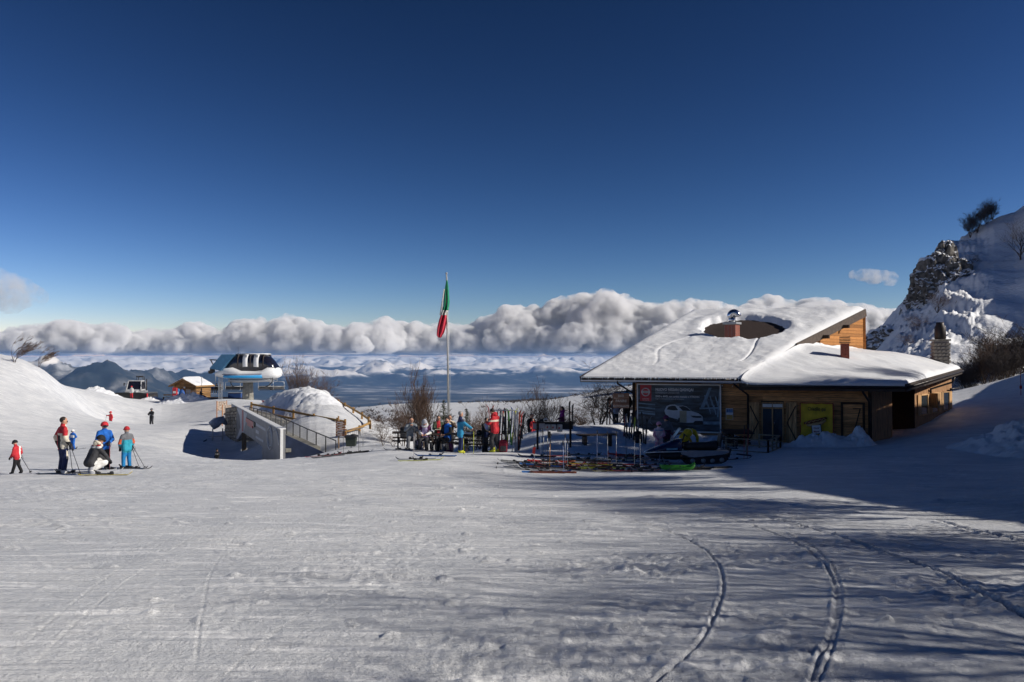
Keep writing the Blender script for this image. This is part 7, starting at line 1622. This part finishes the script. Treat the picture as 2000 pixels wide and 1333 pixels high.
for k, (px, D, top, col, lb) in enumerate(POLES):
    t = stuck_pole(px, D, top, col, lb, None, r9.uniform(-2.5, 2.5))
    if 'red band' in lb or 'orange' in lb or 'tag' in lb:
        u = (W(px, top, D) - G(px, D)); s = .45 if 'band' in lb else (.78 if 'orange' in lb else .7)
        MB().tube([u * (s - .09), u * (s + .06)], .013, 8).build('band', SKC['red'] if 'orange' not in lb else SKC['white'], t)
        if 'tag' in lb: MB().box(u * .82 + Vector((0, -.02, 0)), (.10, .01, .22), Euler((0, R(8), 0))).build('tag', SKC['red'], t)
for k in range(16):                       # poles thrown down among the skis
    px = r9.uniform(1010, 1290); D = r9.uniform(25.0, 30.5); g = G(px, D); a = R(r9.uniform(-35, 35)) + (math.pi if k % 2 else 0); h = Vector((math.cos(a), math.sin(a), 0)) * 1.15; e = g + h; e.z = zg(e.x, e.y) + .03; g.z += .03
    pole(g, e, ((.03, .03, .03), (.55, .55, .55), (.40, .04, .04))[k % 3], ('black', 'silver', 'red')[k % 3] + ' ski pole dropped flat among the scattered skis', 'dropped ski poles')
# notice boxes on their stand
def boxes():
    b = G(1079, 33.2); t = thing('notice_stand', 'black stand carrying a row of notice boards at the terrace edge', 'stand', b); q = 33.2 / F
    def X(px): return (px - 1079) * q
    def Z(py): return W(1079, py, 33.2).z - b.z
    for px in (1050, 1114): MB().box((X(px), 0, Z(850) / 2 + .2), (.09, .09, Z(835) + .5)).build('post', WD, t)
    MB().box((X(1080), .02, Z(833)), (X(1118) - X(1040), .06, Z(827) - Z(839)), bev=.008).build('backboard', mat('stand_black', (.012, .012, .015), .6), t); MB().box((X(1080), 0, Z(825.5)), (X(1119) - X(1039), .22, .035), bev=.006).build('shelf', WD, t)
    PAP = mat('paper_grey', (.42, .42, .44), .7)
    for a, c in ((1041, 1052), (1053, 1064)): MB().box((X((a + c) / 2), -.02, Z(833)), (X(c) - X(a), .02, Z(827.5) - Z(839)), bev=.003).build('sheet', PAP, t)
    bx_ = mat('box_cream', (.55, .52, .46), .6); bs = mat('box_grey', (.26, .25, .27), .6)
    for k, (px, y1) in enumerate(((1065, 840), (1076, 841), (1088, 843))):
        o = MB().box((X(px + 4.5), -.13, (Z(829) + Z(y1)) / 2), (X(px + 9) - X(px), .20, Z(829) - Z(y1)), Euler((0, 0, R(14))), bev=.008).build('leaflet_box', bx_, t); MB().box((X(px + 3.5), -.245, (Z(831) + Z(y1 - 3)) / 2), (.06, .012, .08), bev=.002).build('print_mark', SKC['red'], o)
boxes()
g_ = MB(); t = thing('hanging_glove', 'dark glove hung on the orange ski pole', 'glove', W(1073, 848, 25.3)); g_.box((0, 0, 0), (.09, .05, .16), bev=.03)
for k in range(4): g_.capsule((-.035 + .023 * k, 0, -.08), (-.04 + .026 * k, 0, -.16 + .015 * abs(k - 1.5)), .012, .010, 6)
g_.capsule((.05, 0, .0), (.075, 0, -.06), .013, .011, 6); g_.build('glove_shell', CL['black'], t)
t = thing('plank_bench', 'dark wooden bench half sunk in shaded snow below the terrace', 'bench', G(1165, 34.0), R(12))
for k in range(3): MB().box((0, -.16 + .16 * k, .46), (1.75, .15, .06), bev=.008).build('seat_plank', PW_, t)
for sx in (-.55, .6): MB().box((sx, 0, .2), (.12, .4, .5), bev=.01).build('leg', PW_, t)
# porch railing by the hut door
def porch():
    m = mat('rail_wood', (.30, .24, .16), .7, 0, .25, 8); pts = [W(1418, 856, 35.0), W(1500, 860, 34.0), W(1524, 853, 36.0), W(1483, 852, 36.6)]; zt = pts[0].z
    for p in pts: p.z = zt
    base = Vector((pts[0].x, pts[0].y, zt - .95)); t = thing('porch_railing', 'pale wooden railing round the steps of the hut door', 'railing', base); P = [p - base for p in pts]
    for a, c in zip(P[:-1], P[1:]):
        for dz in (0, -.27, -.54): MB().bar(a + Vector((0, 0, dz)), c + Vector((0, 0, dz)), .05, .05).build('rail', m, t)
        n = max(1, round((c - a).length / .9))
        for k in range(n + 1): p = a.lerp(c, k / n); MB().bar(p + Vector((0, 0, .03)), p - Vector((0, 0, 1.1)), .07, .07).build('post', m, t)
    for k in range(6): p = P[0].lerp(P[1], (k + .4) / 6.0) - Vector((0, .06, .80)); MB().box(p, (.26, .05, .16), bev=.006).build('foot_board', m, t)
    t = thing('firewood_pile', 'dark covered pile of wood beside the hut door', 'wood pile', G(1440, 37.2) + Vector((0, 0, 0)))
    for k in range(14): MB().tube([(-.55 + .2 * (k % 6), -.4, .12 + .2 * (k // 6)), (-.55 + .2 * (k % 6), .3, .12 + .2 * (k // 6))], .095, 8).build('log', WD, t)
    MB().box((0, 0, .66), (1.4, .9, .06), Euler((R(6), 0, 0)), bev=.02).build('cover', BLK, t)
porch()
def snowmobile():
    b = G(1333, 29.8); t = thing('snowmobile', 'dark blue snowmobile with a silver side panel parked before the billboard', 'snowmobile', b, R(-4)); NB = mat('sled_blue', (.012, .02, .07), .25, .1, .15, 3, coat=.5); SV = mat('sled_silver', (.34, .36, .40), .3, .5, .1, 4)
    # x: nose towards -x
    def hull(name, st, m): return loft(st, m, name, t, 16, 2.4)
    hull('belly', [(-1.42, .34, .40, .08), (-1.25, .24, .46, .26), (-.9, .18, .50, .36), (-.3, .16, .52, .40), (.2, .2, .5, .36)], BLK)
    hull('hood', [(-1.48, .40, .46, .10), (-1.3, .40, .56, .28), (-1.0, .42, .68, .38), (-.6, .44, .84, .42), (-.25, .46, .98, .38), (-.05, .48, 1.0, .30)], NB)
    MB().tube([(-1.5, -.12, .43), (-1.25, -.31, .47), (-.9, -.40, .50), (-.4, -.44, .52), (.1, -.40, .53)], .022, 6).build('trim', WHITE, t)
    MB().box((-.45, -.43, .62), (.42, .012, .07), Euler((0, R(-4), 0))).build('side_decal', mat('decal_cyan', (.10, .30, .45), .4), t); MB().box((-.1, -.40, .36), (.07, .03, .04)).build('side_marker', SKC['orange'], t)
    w = MB(); w.add([Vector((-.45, -.30, .9)), Vector((-.45, .30, .9)), Vector((-.10, .26, 1.38)), Vector((-.10, -.26, 1.38)), Vector((-.42, -.30, .9)), Vector((-.42, .30, .9)), Vector((-.07, .26, 1.38)), Vector((-.07, -.26, 1.38))], [(0, 1, 2, 3), (7, 6, 5, 4), (0, 4, 5, 1), (1, 5, 6, 2), (2, 6, 7, 3), (3, 7, 4, 0)]); w.build('windscreen', mat('smoked', (.22, .24, .27), .15, 0, .2, 3), t)
    h = MB(); h.tube([(.0, 0, .9), (.08, 0, 1.12)], .035); h.tube([(.12, -.34, 1.10), (.06, -.12, 1.16), (.06, .12, 1.16), (.12, .34, 1.10)], .018); h.build('handlebar', BLK, t)
    hull('seat', [(.05, .55, .80, .18), (.3, .55, .84, .22), (.9, .55, .86, .22), (1.25, .55, .92, .22), (1.32, .58, .9, .18)], BLK)
    MB().box((1.42, 0, .95), (.10, .5, .5), Euler((0, R(10), 0)), bev=.04).build('backrest', BLK, t)
    tn = MB(); tn.prism([(-.1, .34), (.4, .30), (1.45, .42), (1.7, .50), (1.7, .56), (.3, .56), (-.1, .54)], -.36, .36, 'y'); tn.build('tunnel', SV, t)
    tr = MB(); P = [(.1, .02), (1.35, .02), (1.62, .14), (1.70, .30), (1.60, .42), (1.3, .40), (.3, .26), (.0, .14)]; tr.prism(P, -.24, .24, 'y'); tk = tr.build('track', BLK, t)
    for k in range(14): MB().box((.15 + .095 * k, 0, .01), (.03, .47, .05)).build('track_lug', BLK, tk)
    for x in (.35, .75, 1.1, 1.45): MB().tube([(x, -.26, .16 + .04 * (x > 1.3)), (x, -.20, .16 + .04 * (x > 1.3))], .09, 12).build('bogie_wheel', GREYM, tk)
    for s in (-1, 1):
        k = MB(); k.bar((-1.35, s * .48, .06), (-.45, s * .48, .04), .13, .03); k.bar((-1.35, s * .48, .06), (-1.62, s * .48, .22), .13, .03); sk = k.build('runner', NB, t); a = MB(); a.tube([(-.95, s * .48, .06), (-.9, s * .34, .40)], .025); a.tube([(-.7, s * .48, .06), (-.85, s * .30, .36)], .02); a.build('strut', SV, sk)
    rk = MB(); rk.tube([(1.4, -.26, .62), (2.05, -.26, .64), (2.05, .26, .64), (1.4, .26, .62)], .018); rk.tube([(1.5, -.26, .62), (1.5, -.26, .92), (2.0, -.26, .92), (2.0, -.26, .64)], .016)
    rk.tube([(1.5, .26, .62), (1.5, .26, .92), (2.0, .26, .92), (2.0, .26, .64)], .016); rk.build('rear_rack', BLK, t); MB().box((2.02, -.1, .8), (.12, .2, .16), bev=.03).build('tail_lamp', BLK, t); MB().box((1.75, 0, .46), (.06, .5, .34), Euler((0, R(14), 0))).build('mud_flap', BLK, t)
    MB().tube([(2.05, 0, .4), (2.6, 0, .34)], .03).build('tow_bar', METD, t)
snowmobile()
def sled():
    b = G(1323, 25.6); t = thing('green_sled', 'bright green plastic sled lying on the snow', 'sled', b + Vector((0, 0, .02)), R(-4)); m = mat('sled_green', (.10, .46, .05), .35)
    n = 24; s = MB(); vs = []; fs = []
    for i in range(n + 1):
        u = i / n; x = -.58 + 1.16 * u; w = .26 * math.sqrt(max(.05, 1 - (2 * u - 1) ** 6)); lf = .12 * max(0, (u - .8) / .2) ** 2 + .05 * max(0, (.1 - u) / .1)
        for (yy, zz) in ((-w, .13), (-w * .92, .03), (-w * .4, .015), (w * .4, .015), (w * .92, .03), (w, .13)): vs.append((x, yy, zz + lf))
    for i in range(n):
        for k in range(5): fs.append((i * 6 + k, i * 6 + k + 1, (i + 1) * 6 + k + 1, (i + 1) * 6 + k))
    s.add(vs, fs, True); o = s.build('shell', m, t); md = o.modifiers.new('s', 'SOLIDIFY'); md.thickness = .015; MB().tube([(.55, -.15, .2), (.75, 0, .05), (.55, .15, .2)], .008, 5).build('rope', BLK, t); MB().box((-.05, 0, .06), (.5, .3, .05), bev=.02).build('seat_pad', BLK, t)
sled()
# bags, helmets and boots by the tables
def bag(px, D, s, col, label, z=0.0):
    t = thing('rucksack', label, 'rucksack', G(px, D) + Vector((0, 0, z))); m = MB(); m.box((0, 0, .2 * s), (.32 * s, .22 * s, .40 * s), bev=.07 * s); m.sphere((0, 0, .40 * s), (.16 * s, .11 * s, .08 * s), 10, 6); m.build('sack', CL[col], t); MB().box((0, -.13 * s, .15 * s), (.22 * s, .06 * s, .18 * s), bev=.02 * s).build('pocket', CL['char'], t); MB().tube([(-.06, 0, .46 * s), (0, -.03, .53 * s), (.06, 0, .46 * s)], .012, 5).build('handle', BLK, t)
bag(789, 33.7, 1.0, 'black', 'black rucksack on the bench beside the man in grey pattern', .47); bag(818, 33.0, .9, 'lilac', 'lilac and white bag at the foot of the woman with the knitted hat'); bag(983, 31.6, 1.1, 'maroon', 'dark rucksack on the snow at the heels of the man in red'); bag(1246, 36.5, 1.2, 'black', 'black bag below the propped skis by the billboard')
def boots(px, D, col, label, rz=0.0):
    t = thing('ski_boots', label, 'ski boots', G(px, D), rz)
    for s in (-1, 1):
        m = MB(); m.tube([(s * .08, 0, .34), (s * .08, -.02, .18), (s * .08, 0, .10)], [.065, .06, .062], 10); m.capsule((s * .08, -.02, .05), (s * .08, .16, .045), .05, .045, 8); o = m.build('boot_shell', CL[col], t); k = MB()
        for z in (.12, .2, .28): k.box((s * .08 + .055, .03, z), (.03, .05, .02))
        k.build('buckles', STEEL, o)
boots(838, 32.6, 'char', 'dark ski boots standing on the snow before the woman with the hat'); boots(868, 32.4, 'grey', 'grey ski boots under the crowded picnic table', 1.0); boots(880, 32.2, 'plum', 'plum coloured ski boots near the feet of the man in blue', 2.0); boots(820, 33.0, 'white', 'white ski boots beside the lilac bag', .4)
def helmet_on(px, D, z, col, label):
    t = thing('ski_helmet', label, 'helmet', G(px, D) + Vector((0, 0, z))); m = MB(); m.sphere((0, 0, .08), (.13, .15, .12), 12, 8); m.build('shell', CL[col], t); MB().sphere((0, -.12, .08), (.09, .04, .045), 10, 6).build('goggles', LENS, t); MB().tube([(-.11, 0, .04), (0, .02, -.05), (.11, 0, .04)], .008, 5).build('strap', BLK, t)
helmet_on(787, 34.2, .79, 'black', 'black ski helmet resting on the left picnic table'); helmet_on(936, 33.3, .79, 'black', 'black ski helmet on the table beside the man in blue'); helmet_on(1058, 42.5, .79, 'black', 'black ski helmet on the terrace table'); helmet_on(1066, 42.4, .79, 'white', 'white ski helmet on the terrace table')
t = thing('food_parcel', 'white paper food parcel on the table before the man in blue', 'parcel', G(914, 33.4) + Vector((0, 0, .78))); MB().box((0, 0, .05), (.34, .24, .09), Euler((0, R(5), 0)), bev=.03).build('paper', WHITE, t); MB().sphere((.02, 0, .10), (.10, .07, .05), 8, 5).build('roll', mat('bread', (.46, .28, .12)), t)
for k, (px, z) in enumerate(((922, .78), (1078, .78))):
    t = thing('drink_cup', ('paper cup on the table before the man in blue', 'paper cup on the terrace table')[k], 'cup', G(px, (33.5, 42.5)[k]) + Vector((0, 0, z))); MB().lathe([(.028, 0), (.04, .12)], (0, 0, 0), 10).build('cup', WHITE, t); MB().lathe([(.042, .12), (.038, .135)], (0, 0, 0), 10).build('lid', GREYM, t)
# course marker by the right bank
t = thing('marker_pole', 'thin red marker pole standing on the snow bank by the thicket', 'marker pole', G(1994, 52)); MB().tube([(0, 0, -.2), (0, 0, 1.7)], .022, 6).build('pole', mat('marker_red', (.30, .03, .03), .6), t); MB().box((0, 0, .55), (.16, .05, .22), bev=.02).build('tag', mat('marker_red', (.3, .03, .03)), t)
# ------------------------------------------------------------------ air
def make_haze():
    m, n, b = new_mat('haze_air'); n.nodes.remove(b); out = n.nodes['Material Output']
    v = n.nodes.new('ShaderNodeVolumePrincipled'); v.inputs['Color'].default_value = (.30, .55, 1.0, 1); v.inputs['Density'].default_value = 4.2e-5
    v.inputs['Anisotropy'].default_value = .0
    n.links.new(v.outputs[0], out.inputs['Volume'])
    mb = MB(); mb.box((0, 15000, -215), (84000, 40000, 2 * 315)); o = mb.build('haze', m); tag(o, kind='stuff')
make_haze()
